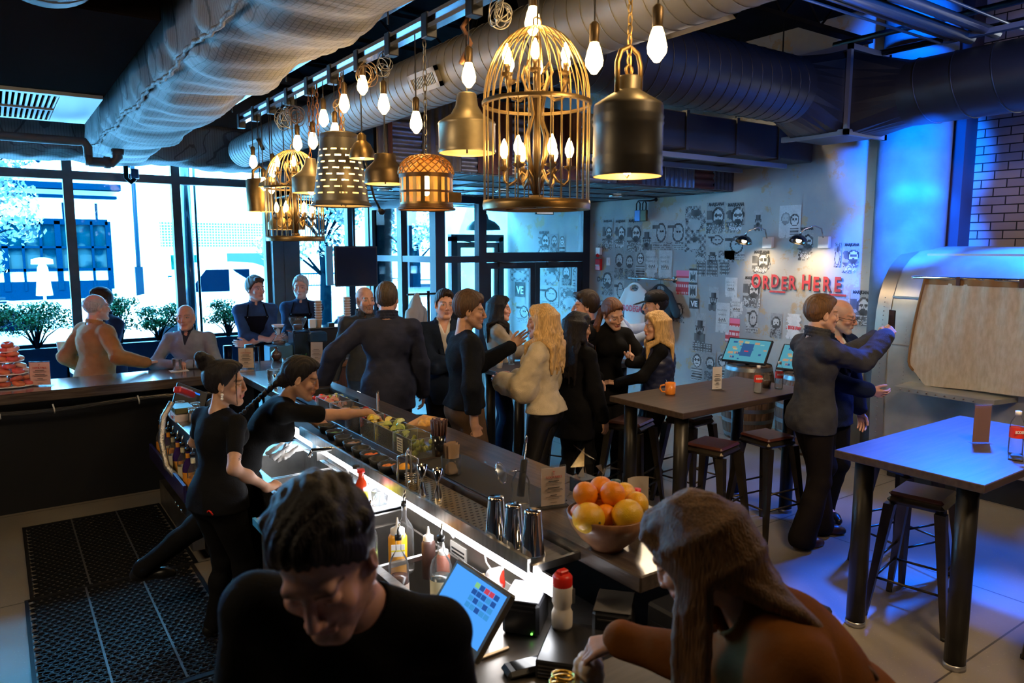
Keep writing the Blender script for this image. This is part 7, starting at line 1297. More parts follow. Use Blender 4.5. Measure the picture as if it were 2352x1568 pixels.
# wall lamps
def wlamp(y, label):
    t = thing('wall_lamp', (7.72, y, 2.27), 0, label, 'wall lamp', 'black gooseneck lamps over the lettering'); MB().box((-.05, -.07, -.07), (0, .07, .065), .008).build('box', M('lamp_box', (.7, .68, .6), .5), t); MB().tube([(-.05, 0, .05), (-.09, .0, .15), (-.16, .05, .18), (-.24, .12, .14), (-.27, .15, .09)], .008, 8).build('arm', steel, t)
    MB().lathe([(.10, 0), (.10, .01), (.085, .045), (.055, .07), (.02, .08), (.015, .1)], c=(-.28, .16, .0), n=24, axis=(.35, -.0, 1)).build('shade', M('lamp_black', (.008, .012, .02), .2, coat=.6), t); MB().ball((-.27, .16, .02), .03, 12, 8).build('bulb', emi('lamp_warm', (1, .72, .38), 14), t)
    l = lamp('lamp_light', 'SPOT', (7.42, y + .14, 2.24), 22, (1, .74, .40), size=.05, spot=125, blend=.9, target=(7.75, y - .05, 1.6)); return t
wlamp(5.57, 'black gooseneck wall lamp on the left above the red lettering'); wlamp(4.83, 'black gooseneck wall lamp on the right above the red lettering')
t = thing('fire_alarm', (7.72, 8.62, 1.95), 0, 'red fire alarm pull box on the plaster wall beside the door', 'alarm'); MB().box((-.05, -.06, -.09), (0, .06, .09), .008).build('box', M('alarm_red', (.6, .015, .02), .35), t); MB().box((-.06, -.045, -.02), (-.05, .045, .0)).build('handle', M('white_plastic', (0, 0, 0)), t)
t = thing('strobe', (7.72, 8.62, 2.15), 0, 'white strobe sensor above the fire alarm', 'sensor'); MB().box((-.05, -.05, -.05), (0, .05, .06), .006).build('box', M('white_plastic', (0, 0, 0)), t); MB().ball((-.05, 0, -.06), .03, 10, 6).build('lens', M('alarm_red', (0, 0, 0)), t)
t = thing('padlocks', (7.72, 7.46, 2.86), 0, 'two oversized padlocks hanging from a hook high on the plaster wall', 'padlock'); MB().tube([(0, 0, .02), (-.1, .02, .0), (-.12, .22, .01)], .012, 8).ball((-.0, 0, .02), .03).build('hook', black, t)
for k, (y_, m_) in enumerate(((.24, M('lock_blue', (.03, .08, .2), .3, .6)), (.12, M('lock_brass', (.07, .055, .03), .35, .8)))): b_ = MB().box((-.13 - .0, y_ - .06, -.28), (-.09, y_ + .06, -.12), .008).build('lock_body', m_, t); MB().tube([(-.11, y_ - .035, -.13), (-.11, y_ - .035, -.03), (-.11, y_, .01), (-.11, y_ + .035, -.03), (-.11, y_ + .035, -.13)], .009, 8).build('shackle', black, b_)
t = thing('exit_sign', (6.75, 8.78, 2.80), R(0), 'hanging white EXIT sign with red letters above the glass doors', 'sign'); MB().box((-.155, -.015, -.10), (.155, .015, .10), .004).build('panel', M('sign_white', (.85, .85, .82), .5, emit=(.9, .95, 1), es=.4), t); mb = MB(); mb.box((-.16, -.02, -.105), (.16, .02, -.095)).box((-.16, -.02, .095), (.16, .02, .105)).box((-.16, -.02, -.1), (-.153, .02, .1)).box((.153, -.02, -.1), (.16, .02, .1)); mb.build('frame', black, t); text('EXIT', .15, 'letters', M('exit_red', (.7, .03, .02), .5, emit=(1, .05, .03), es=.5), t, (0, -.017, 0), (R(90), 0, 0), bold=.004)
t = thing('wall_socket', (7.72, 8.42, 2.0), 0, 'small white switch plate on the plaster wall right of the fire alarm', 'switch'); MB().box((-.012, -.04, -.06), (0, .04, .06), .003).box((-.02, -.015, -.02), (-.012, .015, .02)).build('plate', M('white_plastic', (0, 0, 0)), t)
# clothes rail and shirts
t = thing('clothes_rail', (7.60, 6.98, 1.77), 0, 'steel pipe rail on the plaster wall holding two T shirts', 'rail'); MB().tube([(0, 0, 0), (0, .88, 0)], .012, 10).tube([(0, .08, 0), (.12, .08, 0)], .012).tube([(0, .80, 0), (.12, .80, 0)], .012).build('pipe', steel, t); MB().cyl((.10, .08, 0), .045, .02, 20, axis=(1, 0, 0)).cyl((.10, .80, 0), .045, .02, 20, axis=(1, 0, 0)).build('flange', steel, t)
def shirt(y, label, m, txt=None):
    t = thing('t_shirt', (7.60, y, 1.77), 0, label, 'shirt', 'T shirts hanging on the wall rail'); MB().tube([(0, 0, -.14), (0, 0, -.02), (0, -.02, .015), (0, 0, .03)], .003, 6).tube([(0, -.2, -.2), (0, 0, -.14), (0, .2, -.2)], .006, 6).build('hanger', black, t)
    F = Field(); Z = lambda y_, z: (0, y_, z)
    F.cap(Z(-.17, -.21), Z(.17, -.21), .05, .05, .03, fl=(np.array([1., 0, 0]), .5)); F.cap(Z(0, -.26), Z(0, -.70), .20, .21, .05, fl=(np.array([1., 0, 0]), .16)); [F.cap(Z(s * .17, -.22), Z(s * .30, -.44), .065, .075, .03, fl=(np.array([1., 0, 0]), .4)) for s in (-1, 1)]
    F.fn(lambda X, Y, Zz: .006 * np.sin(Y * 40 + Zz * 5) * np.clip(-Zz - .25, 0, 1) * 2, 0, 2); F.ell((0, 0, -.14), (.09, .085, .05), .005, 1); F.P.append(('f', lambda X, Y, Zz: (-.88 - Zz) + 0 * X + 0 * Y, None, None, None, .004, 4, None)); V, Q = F.mesh(.008); link('cloth', npmesh('cloth', V, Q), m, t)
    if txt: text(txt, .12, 'print', M('print_red2', (.6, .03, .04), .6), t, (-.052, 0, -.44), (R(90), 0, R(-90)), bold=.004, sx=.8)
shirt(7.72, 'white hanging T shirt with red arched lettering', M('tee_white', (.8, .78, .74), .8, bump=.1), 'BODEGA'); shirt(7.22, 'black hanging T shirt behind the man in the cap', M('tee_black', (.02, .03, .035), .8), None)
# ---------------------------------------------------------------- steel trailer
tm = M('trailer_steel', (.50, .51, .45), .36, .5, c2=(.34, .35, .31), ns=3, bump=.08, bs=5, detail=5); tb = M('trailer_trim', (.42, .37, .3), .4, .8)
t = thing('food_trailer', (0, 0, 0), 0, 'riveted silver caravan with a rounded roof and a burlap curtained serving hatch', 'trailer')
prof = [(6.93, .28), (6.90, .8), (6.90, 1.35), (6.915, 1.6), (6.95, 1.75), (7.01, 1.89), (7.1, 2.01), (7.22, 2.10), (7.38, 2.17), (7.6, 2.21), (7.95, 2.22)]
yw = [3.74, 2.0, -2.0]; mb = MB(); V = [(x, y, z) for x, z in prof for y in yw]; mb.add(V, [(i * 3 + j, (i + 1) * 3 + j, (i + 1) * 3 + j + 1, i * 3 + j + 1) for i in range(len(prof) - 1) for j in range(2)], True); mb.build('shell', tm, t)
MB().prism([(x, z) for x, z in prof] + [(7.95, .28)], 3.735, 3.74, 'y').build('end_panel', tm, t)
mb = MB(); [mb.add([(x - .008, y, z) for x, z in prof[:-1] for y in (y0, y1)], [(2 * i, 2 * i + 2, 2 * i + 3, 2 * i + 1) for i in range(len(prof) - 2)], True) for y0, y1 in ((3.755, 3.62),)]; mb.box((6.885, 1.28, .28), (6.9, 3.62, .33)).box((6.885, 2.30, .9), (6.9, 2.36, 1.75)).box((6.885, 1.98, .3), (6.9, 2.2, 1.75)).box((6.93, 1.4, 1.74), (6.945, 3.62, 1.755)).box((7.29, 1.4, 2.13), (7.33, 3.5, 2.15)).box((6.89, 3.3, 1.3), (6.9, 3.62, 1.31)); mb.build('trim_strip', tb, t)
mb = MB(); rv = M('rivet', (.3, .28, .25), .3, .9)
for k in range(34): z = .35 + k * .042; mb.ball((6.888 if z < 1.5 else 6.888 + (z - 1.5) * .12, 3.68, z), .006, 6, 4)
for k in range(24): mb.ball((6.888, 3.45, .95 + k * .035) if k < 16 else (6.89, 3.45, 1.45), .004, 5, 3); mb.ball((6.886, 2.33, .9 + k * .035), .005, 5, 3); mb.ball((6.884, 2.15, .5 + k * .05), .006, 5, 3); mb.ball((6.884, 2.02, .5 + k * .05), .006, 5, 3)
mb.build('rivets', rv, t)
MB().box((6.885, 2.42, 1.0), (6.897, 3.3, 1.93)).build('hatch_shade_panel', M('hatch_shade', (.02, .045, .06), .4), t)  # dark panel on the shell, painted for the shade inside the hatch
MB().prism([(6.90, 2.50), (6.60, 2.56), (6.56, 2.62), (6.56, 3.36), (6.90, 3.40)], .93, .97).build('shelf', tm, t); mb = MB(); [mb.ball((6.556, 2.7 + k * .075, .95), .008, 8, 5) for k in range(9)]; mb.build('shelf_rivets', rv, t)
MB().tube([(6.90, 3.42, 1.93), (6.84, 3.40, 1.94), (6.82, 3.36, 1.94), (6.82, 2.38, 1.94), (6.84, 2.34, 1.94), (6.9, 2.3, 1.93)], .014, 10).build('curtain_rod', chrome, t)
cw = M('burlap', (.62, .52, .39), .9, c2=(.50, .40, .27), ns=2.2, stretch=(1, 14, 5), bump=.5, bs=60, detail=6, alpha=.95); n = 40; V = []; 
for j in range(25):
    v = j / 24; z = 1.93 - .96 * v
    for i in range(n + 1):
        u = i / n; y = 3.28 - .86 * u + (.10 * math.sin(min(v * 1.25, 1) * 1.57) * (1 - u)) - (.03 * v * u) - (max(v - .82, 0) * .9 * (1 - u) ** 3); V.append((6.82 + .012 * math.sin(u * 38) * (1 - v) + .015 * math.sin(u * 9 + v * 3), y, z + (.03 * u * v)))
MB().add(V, [(j * (n + 1) + i, j * (n + 1) + i + 1, (j + 1) * (n + 1) + i + 1, (j + 1) * (n + 1) + i) for j in range(24) for i in range(n)], True).build('curtain', cw, t)
hmm = M('burlap_hem', (.22, .12, .05), .9); c_ = KIDS[t.name][-1]; MB().tube([V[j * (n + 1)] for j in range(22)], .012, 6).tube([V[j * (n + 1) + n] for j in range(25)], .012, 6).add([(v[0] - .004, v[1], v[2] + dz) for v in V[:n + 1] for dz in (.012, -.05)], [(2 * i, 2 * i + 2, 2 * i + 3, 2 * i + 1) for i in range(n)], True).build('hem', hmm, c_)
mb = MB(); [mb.box((6.80, y, 1.88), (6.815, y + .03, 1.955)) for y in (2.98, 2.5)]; mb.build('loop', M('loop_brown', (.06, .02, .012), .8), c_)
o = MB().box((6.86, 1.98, .95), (6.885, 2.2, 1.42), .01).build('door_latch', M('latch', (.16, .13, .10), .5, .5), t); mb = MB(); [mb.box((6.845, 2.0, z), (6.86, 2.18, z + .04)) for z in (1.0, 1.12, 1.3)]; mb.build('bars', tb, o)
MB().box((7.0, -1.9, 0), (7.8, 3.6, .28)).build('plinth', black, t)
# ---------------------------------------------------------------- high tables, stools, barrels with kiosks
tw = M('table_wood', (.045, .030, .023), .42, c2=(.07, .048, .036), ns=4, stretch=(.8, 10, 8), bump=.06, bs=12, detail=6, spec=.35); tleg = M('table_leg', (.035, .033, .03), .38, .6, noise=.3, ns=5); footm = M('foot_silver', (.4, .4, .42), .3, .8)
def table(x0, x1, y0, y1, label):
    t = thing('high_table', (x0, y0, 0), 0, label, 'table', 'tall dark wooden tables'); W, L = x1 - x0, y1 - y0; MB().box((0, 0, 1.005), (W, L, 1.05), .004).build('tabletop', tw, t)
    for x in (.12, W - .12):
        for y in (.12, L - .12): l = MB().cyl((x, y, .03), .052, .975, 24).build('leg', tleg, t); MB().cyl((x, y, 0), .055, .032, 24).build('foot_ring', footm, l)
    return t
table(3.89, 5.42, 1.52, 2.31, 'tall dark wooden table at the right edge lit blue'); table(3.89, 5.44, 3.45, 4.21, 'tall dark wooden table with the orange mug in front of the barrels'); table(3.80, 5.34, 5.35, 6.08, 'tall dark wooden table behind the blonde woman in the cream sweater')
gun = M('gunmetal', (.10, .085, .065), .38, .85, noise=.35, ns=6); leat = M('seat_leather', (.085, .022, .012), .4, c2=(.05, .015, .01), ns=6, coat=.2); seatd = M('seat_dark', (.02, .017, .018), .45)
def stool(x, y, rz, label, m=gun, sm=leat):
    t = thing('bar_stool', (x, y, 0), R(rz), label, 'stool', 'square metal bar stools'); a = .155; MB().box((-a, -a, .70), (a, a, .745), .02).build('seat_frame', m, t); MB().box((-a * .95, -a * .95, .745), (a * .95, a * .95, .775), .014).build('seat', sm, t)
    for sx in (-1, 1):
        for sy in (-1, 1):
            top = (sx * (a - .02), sy * (a - .02)); bot = (sx * .215, sy * .215); V = []
            for z, (cx, cy), w_ in ((.70, top, .030), (0.0, bot, .014)):
                V += [(cx - w_, cy - w_, z), (cx + w_, cy - w_, z), (cx + w_, cy + w_, z), (cx - w_, cy + w_, z)]
            l = MB().add(V, [(0, 1, 5, 4), (1, 2, 6, 5), (2, 3, 7, 6), (3, 0, 4, 7), (4, 5, 6, 7), (0, 3, 2, 1)]).build('leg', m, t); MB().cyl((bot[0], bot[1], 0), .018, .02, 10).build('rubber_foot', rub, l)
    for z, f in ((.24, .88), (.36, .78)):
        r = a + (.215 - a) * (1 - z / .7) - .01
        for c in range(4):
            if z > .3 and c % 2: continue
            p = [(-r, -r), (r, -r), (r, r), (-r, r)]; MB().tube([(*p[c], z), (*p[(c + 1) % 4], z)], .008, 6).build('footrest', m, t)
    return t
s0 = stool(4.28, 3.50, 12, 'gunmetal bar stool with a red leather seat at the near side of the mug table')
for x, y, a, lb in ((4.82, 3.42, -6, 'darker bar stool with a red seat right of the nearest one at the mug table'), (4.84, 4.22, 5, 'dark seated stool on the far side of the mug table'), (4.30, 4.38, 20, 'bar stool with a glossy tube leg half hidden behind the mug table leg'), (4.42, 2.05, 10, 'dark bar stool tucked under the blue lit table'), (5.0, 2.45, -14, 'bar stool on the far side of the blue lit table'), (4.3, 1.18, 24, 'bar stool cut by the right picture edge'), (4.15, 5.15, 30, 'bar stool behind the woman in black at the rear table')):
    dup(s0, (x, y, 0), R(a), lb)
bw_ = M('barrel_wood', (.15, .085, .045), .6, c2=(.06, .035, .022), ns=5, stretch=(5, 5, .8), bump=.35, bs=12, detail=6); hoopm = M('barrel_hoop', (.25, .27, .28), .35, .85, noise=.3, ns=5)
def barrel(x, y, label, Hb=.86):
    t = thing('barrel', (x, y, 0), 0, label, 'barrel', 'wooden whisky barrels'); rr = lambda z: .25 + .055 * (1 - ((z - Hb / 2) / (Hb / 2)) ** 2); n = 26; V = []; F = []; zs = np.linspace(0, Hb, 15); k = n * 4
    for z in zs:
        for i in range(k): a = 2 * math.pi * i / k; r = rr(z) - (.004 if i % 4 == 0 else 0); V.append((r * math.cos(a), r * math.sin(a), z))
    for j in range(14):
        for i in range(k): F.append((j * k + i, j * k + (i + 1) % k, (j + 1) * k + (i + 1) % k, (j + 1) * k + i))
    MB().add(V, F).build('staves', bw_, t); MB().cyl((0, 0, Hb - .03), .245, .012, 40).build('lid', bw_, t)
    for z in (.03, .2, .33, Hb - .37, Hb - .24, Hb - .06): MB().lathe([(rr(z) + .003, z), (rr(z + .045) + .003, z + .045)], n=48).build('hoop', hoopm, t)
barrel(7.15, 5.36, 'whisky barrel carrying the left order kiosk'); barrel(7.15, 4.62, 'whisky barrel carrying the right order kiosk behind the man with the phone')
def kiosk(x, y, z, label):
    t = thing('order_kiosk', (x, y, z), R(-78), label, 'kiosk', 'touch screen order kiosks'); tl = (R(-38), 0, 0); MB().box((-.27, -.015, -.165), (.27, .015, .165), .008).build('case', black, t, (0, 0, .17), tl)
    MB().box((-.25, -.017, -.145), (.25, -.015, .145)).build('screen', emi('kiosk_screen', (.10, .38, .50), .8), t, (0, 0, .17), tl); mb = MB(); g = random.Random(4); cs = [emi('ks%d' % i, c, .8) for i, c in enumerate(((.45, .5, .3), (.04, .12, .3), (.5, .32, .2), (.25, .55, .55)))]
    for i in range(26): mb.mat(g.randrange(4)); a, b = g.uniform(-.22, .20), g.uniform(-.13, .11); mb.box((a, -.0182, b), (a + g.uniform(.02, .06), -.0172, b + g.uniform(.012, .035)))
    mb.mat(1); mb.box((-.07, -.0195, -.08), (.07, -.0185, .09)); mb.build('artwork', cs, t, (0, 0, .17), tl); MB().box((-.025, -.021, -.02), (.025, -.0195, -.008)).build('button', emi('ks_red', (.8, .05, .08), .8), t, (0, 0, .17), tl); MB().tube([(0, .03, .1), (0, .02, .0)], .025, 8).cyl((0, 0, 0), .11, .012, 24).build('stand', black, t)
kiosk(7.1, 5.36, .845, 'tilted order kiosk screen on the left barrel'); kiosk(7.1, 4.62, .845, 'tilted order kiosk screen half hidden by the man with the phone')
# things on the tables
t = thing('mug', (4.33, 3.98, 1.05), R(0), 'orange ceramic mug with a spoon on the middle table', 'mug'); om = M('orange_mug', (.75, .24, .03), .3); MB().lathe([(0, 0), (.036, 0), (.040, .01), (.041, .095), (.037, .095), (.036, .012), (0, .012)], n=28).build('cup', om, t); MB().tube([(-.035, .03, .075), (-.06, .045, .07), (-.065, .05, .045), (-.05, .04, .02), (-.032, .025, .02)], .007, 8).build('handle', om, t); MB().tube([(0, 0, .02), (-.02, .03, .12)], .003, 6).build('spoon', steel, t)
menu(4.78, 3.89, 1.05, -20, 'small white menu stand on the middle table', .085, .19, (.65, .62, .66), title=False); menu(4.73, 1.89, 1.05, -38, 'brown menu card in an acrylic stand on the blue lit table', .095, .23, (.16, .075, .055), lines=False, title=False)
def water(x, y, z, label, rz, s=1, group='water bottles with red labels'):
    t = thing('water_bottle', (x, y, z), R(rz), label, 'bottle', group); r = .032 * s; MB().lathe([(0, 0), (r * .9, 0), (r, .01), (r, .15 * s), (r * .9, .165 * s), (r * .42, .195 * s), (r * .4, .205 * s)], n=22).build('bottle', clrp, t); MB().lathe([(0, .005), (r * .93, .006), (r * .93, .12 * s), (0, .12 * s)], n=18).build('water', glassmat('water_g', (0, 0, 0)), t); MB().cyl((0, 0, .2 * s), r * .45, .022 * s, 16).build('cap', wp_, t)
    MB().lathe([(r * 1.02, .088 * s), (r * 1.02, .14 * s)], n=24).build('label', M('label_red', (.75, .04, .02), .4), t); text('BODEGA', .02 * s, 'label_print', M('ink_white', (0, 0, 0)), t, (0, -r * 1.03 - .001, .12 * s), (R(90), 0, 0), .0004, sx=.7, bold=.0008); return t
water(4.95, 3.62, 1.05, 'water bottle with a red label on the middle table left of the cola cup', -35, 1.0); water(5.24, 3.63, 1.05, 'water bottle with a red label beside the cola cup, nearest the phone man', -35, 1.02); water(4.63, 1.67, 1.05, 'water bottle with a red label at the right picture edge', -38, 1.12)
t = thing('cola_cup', (5.20, 3.72, 1.05), 0, 'clear plastic cup with brown drink between the two water bottles', 'cup'); MB().lathe([(0, 0), (.033, 0), (.046, .115), (.044, .115), (.032, .004)], n=24).build('cup', clrp, t); MB().lathe([(0, .005), (.032, .005), (.038, .06), (0, .06)], n=20).build('drink', M('cola', (0, 0, 0)), t)
t = thing('phone', (4.56, 1.64, 1.05), R(20), 'phone lying on the blue lit table at the right edge', 'phone'); MB().box((-.075, -.035, 0), (.075, .035, .009), .004).build('body', black, t)
def papercup(x, y, z, label, lid=True, m=None): t = thing('paper_cup', (x, y, z), 0, label, 'cup', 'paper coffee cups'); MB().lathe([(0, 0), (.028, 0), (.040, .105)], n=22).build('cup', m or M('cup_white', (.75, .72, .68), .6), t); MB().lathe([(.031, .03), (.037, .075)], n=22).build('sleeve', M('kraft', (0, 0, 0)), t); MB().lathe([(.042, .103), (.042, .112), (.036, .118), (.034, .114), (0, .114)], n=22).build('lid', wp_, t)
papercup(3.95, 5.84, 1.05, 'white lidded paper coffee cup on the rear table'); tumbler(4.17, 5.95, 1.05, 'water glass on the rear table beside the cream sweater', None, .12, .036, False, True)
# ---------------------------------------------------------------- coffee counter
cwood = M('coffee_wood', (.30, .15, .07), .4, c2=(.22, .10, .05), ns=4, stretch=(.8, 8, 8)); 
t = thing('coffee_counter', (2.42, 7.72, 0), 0, 'coffee counter with a pale wooden edge behind the bar corner', 'counter'); MB().box((0, .03, 0), (1.35, .62, .89)).build('cabinet', M('counter_brown', (.12, .05, .03), .5, c2=(.07, .03, .02), ns=5, stretch=(6, 1, .8)), t); MB().box((-.05, 0, .89), (1.4, .66, .93), .004).build('worktop', cwood, t)
t = thing('espresso_machine', (3.15, 8.12, .93), 0, 'black espresso machine under stacked paper cups', 'espresso machine'); MB().box((-.32, -.02, .04), (.36, .24, .36), .012).build('body', black, t); MB().box((-.32, -.2, .22), (-.12, -.02, .34), .02).build('group_head', M('machine_blue', (.02, .06, .12), .3), t); MB().cyl((-.22, -.14, .16), .03, .06, 16).tube([(-.22, -.16, .18), (-.16, -.28, .06)], .012, 8).ball((-.15, -.3, .05), (.022, .022, .04)).build('portafilter', chrome, t); MB().box((-.3, -.22, 0), (.3, .22, .04), .01).build('drip_tray', ss, t); MB().box((-.33, -.02, .36), (.37, .25, .372)).build('cup_rail', chrome, t)
t = thing('coffee_grinder', (2.76, 8.12, .93), 0, 'black coffee grinder with a clear glass hopper', 'grinder'); MB().box((-.09, -.1, 0), (.09, .1, .34), .012).build('body', M('grinder_black', (.015, .03, .05), .3), t); MB().box((-.10, -.11, .34), (.10, .11, .37), .006).build('collar', chrome, t); MB().lathe([(.05, .37), (.10, .48), (.102, .5), (.097, .5), (.048, .375)], n=28).build('hopper', clr, t); MB().lathe([(0, .372), (.05, .372), (.065, .42), (0, .42)], n=18).build('beans', M('beans', (.05, .025, .015), .5), t)
t = thing('pour_over_jug', (2.54, 8.14, .93), 0, 'hourglass glass coffee maker with a white paper filter', 'coffee maker'); MB().box((-.13, -.1, 0), (.13, .12, .20), .008).build('riser', M('riser_blue', (.06, .16, .24), .4), t); MB().lathe([(0, .21), (.07, .21), (.075, .24), (.02, .31), (.06, .41), (.058, .41), (.018, .31)], n=24).build('glass', clr, t); MB().lathe([(0, .215), (.068, .215), (.07, .24), (0, .255)], n=20).build('coffee', M('cola', (0, 0, 0)), t); MB().lathe([(.01, .32), (.07, .43)], n=20).build('filter', M('white_paper', (0, 0, 0)), t)
for nst, x, y, lb, n_ in ((0, 3.03, 8.2, 'left stack of paper cups on the espresso machine', 8), (1, 3.38, 8.2, 'right taller stack of paper cups on the espresso machine', 9)):
    for k in range(n_): t = thing('paper_cup', (x, y, 1.302 + k * .030), 0, 'takeaway cup in the ' + lb, 'cup', 'cups of the ' + ('left', 'right')[nst] + ' stack on the machine'); MB().lathe([(0, 0), (.032, 0), (.040, .09)], n=18).build('cup', M('kraft', (0, 0, 0)), t); MB().torus((0, 0, .088), .041, .004, 18, 5).build('rim', wp_, t)
for k in range(3): t = thing('sugar_box', (2.93 + .36 * (k > 0) - (.12 if k == 2 else 0), 8.14 + .02 * k, 1.302), 0, ['small white box left of the left cup stack', 'lilac napkin box between the cup stacks', 'tiny dark jar between the cup stacks'][k], 'box'); MB().box((-.035, -.03, 0), (.035, .03, [.10, .11, .04][k]), .003).build('box', [wp_, M('lilac', (.4, .42, .6), .5), black][k], t)
t = thing('round_vase', (2.33, 7.56, 1.05), 0, 'small round dark brown vase at the corner of the window bar', 'vase'); MB().lathe([(0, 0), (.03, 0), (.058, .05), (.05, .085), (.016, .11), (.014, .13), (.02, .138)], n=28).build('vase', M('vase_brown', (.07, .045, .04), .25, coat=.5), t)
for i, x in enumerate((2.52, 2.60)): t = thing('ceramic_cup', (x, 7.86, .93), 0, ['grey ceramic cup beside the round vase', 'grey ceramic cup nearest the small plant'][i], 'cup', 'grey cups on the coffee counter'); MB().lathe([(0, 0), (.035, 0), (.036, .09), (.033, .09), (.03, .006)], n=20).build('cup', M('cup_stone', (.22, .2, .19), .5), t)
t = thing('potted_plant', (2.72, 7.84, .93), 0, 'tiny green succulent in a white pot on the coffee counter', 'plant'); MB().lathe([(0, 0), (.024, 0), (.030, .055), (.027, .055), (0, .045)], n=18).build('pot', wp_, t); mb = MB(); [mb.tube([(0, 0, .045), (.03 * math.cos(k * 1.1), .03 * math.sin(k * 1.1), .13 - .02 * (k % 3))], [.007, .001], 5) for k in range(9)]; mb.build('leaves', M('succulent', (.03, .25, .04), .5), t)
menu(2.86, 7.84, .93, -32, 'tall white menu card in a wooden block in front of the espresso machine', .13, .24, (.62, .58, .58), title=False, tilt=-8)
t = thing('carafe', (2.14, 7.85, .93), 0, 'black thermal carafe behind the window bar corner', 'carafe'); MB().cyl((0, 0, 0), .05, .2, 20).build('body', steel, t); MB().cyl((0, 0, .2), .05, .07, 20, r2=.045).tube([(.045, 0, .24), (.1, 0, .24), (.1, 0, .06), (.05, 0, .04)], .01, 8).build('top', black, t)
t = thing('carafe', (1.93, 7.88, .93), 0, 'tall dark canister beside the bald guest shoulder', 'carafe'); MB().cyl((0, 0, 0), .045, .27, 20).build('body', M('planter_black', (0, 0, 0)), t)
slab('side_shelf', 'low shelf beside the window bar corner holding the carafes', (1.8, 7.72, .88), (2.36, 8.2, .93), cwood, 'shelf')
jig(3.46, 7.86, 'tall steel measuring cup at the right end of the coffee counter', 1.1, .93)
t = thing('television', (4.0, 9.35, 1.96), R(-8), 'black television hanging in front of the windows by the baristas', 'television'); MB().box((-.29, -.03, -.27), (.29, .03, .27), .008).build('frame', black, t); MB().box((-.27, -.033, -.25), (.27, -.03, .25)).build('screen', M('tv_screen', (.015, .02, .035), .12), t); MB().tube([(0, .04, 0), (0, .06, .3), (0, .06, .96)], .02, 8).build('mount', black, t); MB().box((-.40, -.02, -.25), (-.31, .05, .27), .005).build('side_panel', M('panel_lightblue', (.12, .35, .5), .4), t)
# coat rack with coats
t = thing('coat_rack', (4.55, 8.35, 0), 0, 'black coat rack beside the entrance posts', 'coat rack'); MB().tube([(0, 0, .05), (0, 0, 1.66)], .02, 8).tube([(-.3, 0, 1.62), (.3, 0, 1.62)], .014, 8).tube([(-.3, -.2, .03), (.3, .2, .03)], .015).tube([(.3, -.2, .03), (-.3, .2, .03)], .015).build('stand', black, t)
def coat(x, y, c, label, s=1):
    t = thing('coat', (x, y, .62), R(20), label, 'coat', 'coats on the coat rack'); F = Field(); F.cap((0, 0, .75 * s), (0, 0, .1), .12, .17, .05, fl=(np.array([0., 1, 0]), .5)); F.cap((0, 0, .92 * s), (0, 0, .75 * s), .05, .13, .06, fl=(np.array([0., 1, 0]), .7)); [F.cap((q * .12, 0, .74 * s), (q * .17, .02, .2), .05, .05, .03) for q in (-1, 1)]; F.fn(lambda X, Y, Z: .008 * np.sin(X * 60 + Z * 3), 0, 2); V, Q = F.mesh(.012); link('cloth', npmesh('cloth', V, Q), M('coat_%.2f' % c[0], c, .85, bump=.2, bs=100), t)
coat(4.32, 8.25, (.42, .38, .33), 'pale grey coat hanging on the left of the coat rack', 1.06); coat(4.80, 8.3, (.012, .014, .018), 'black coat hanging on the right of the coat rack', 1.08)
# doughnut tower
t = thing('tiered_stand', (.06, 7.42, 1.05), 0, 'three tier white stand at the left edge holding doughnuts', 'cake stand'); [MB().cyl((0, 0, z), r, .006, 32).build('tier', wp_, t) for z, r in ((.01, .19), (.11, .145), (.21, .10), (.29, .06))]; MB().cyl((0, 0, 0), .008, .34, 10).build('post', wp_, t)
gl_ = [M('glaze%d' % i, c, .3, noise=.2, ns=30, bump=.2, bs=60) for i, c in enumerate(((.75, .22, .10), (.7, .14, .12), (.85, .5, .4), (.6, .13, .06)))]; d0 = None; k = 0; rd = random.Random(2)
for z, r, n_ in ((.016, .145, 9), (.055, .12, 7), (.116, .10, 6), (.155, .07, 4), (.216, .062, 4), (.25, .035, 2), (.296, .03, 2), (.33, .01, 1)):
    for i in range(n_):
        a = 2 * math.pi * i / n_ + z * 9; k += 1; lb = ('orange', 'pink', 'pale pink', 'dark red')[k % 4] + ' glazed doughnut on the ' + ('lowest', 'second', 'third', 'top')[int((z + .03) / .1)] + ' tier of the stand at the left edge'
        o = MB().torus((0, 0, 0), .030, .019, 20, 10).build('doughnut', gl_[k % 4], None, (.06 + r * math.cos(a), 7.42 + r * math.sin(a), 1.05 + z + .02), (rd.uniform(-.3, .3), rd.uniform(-.3, .3), 0)); tag(o, lb, 'doughnut', 'doughnuts on the tiered stand')
t = thing('window_padlock', (1.58, 10.7, 3.14), 0, 'blue padlock hanging on a pipe in front of the window bar', 'padlock'); MB().tube([(-.1, 0, .3), (-.1, 0, -.05), (-.05, 0, -.1), (0, 0, -.05)], .03, 8).build('pipe', M('pole_blue', (0, 0, 0)), t); MB().cyl((0, 0, -.05), .05, .12, 12).build('lock_body', M('lock_blue', (0, 0, 0)), t)
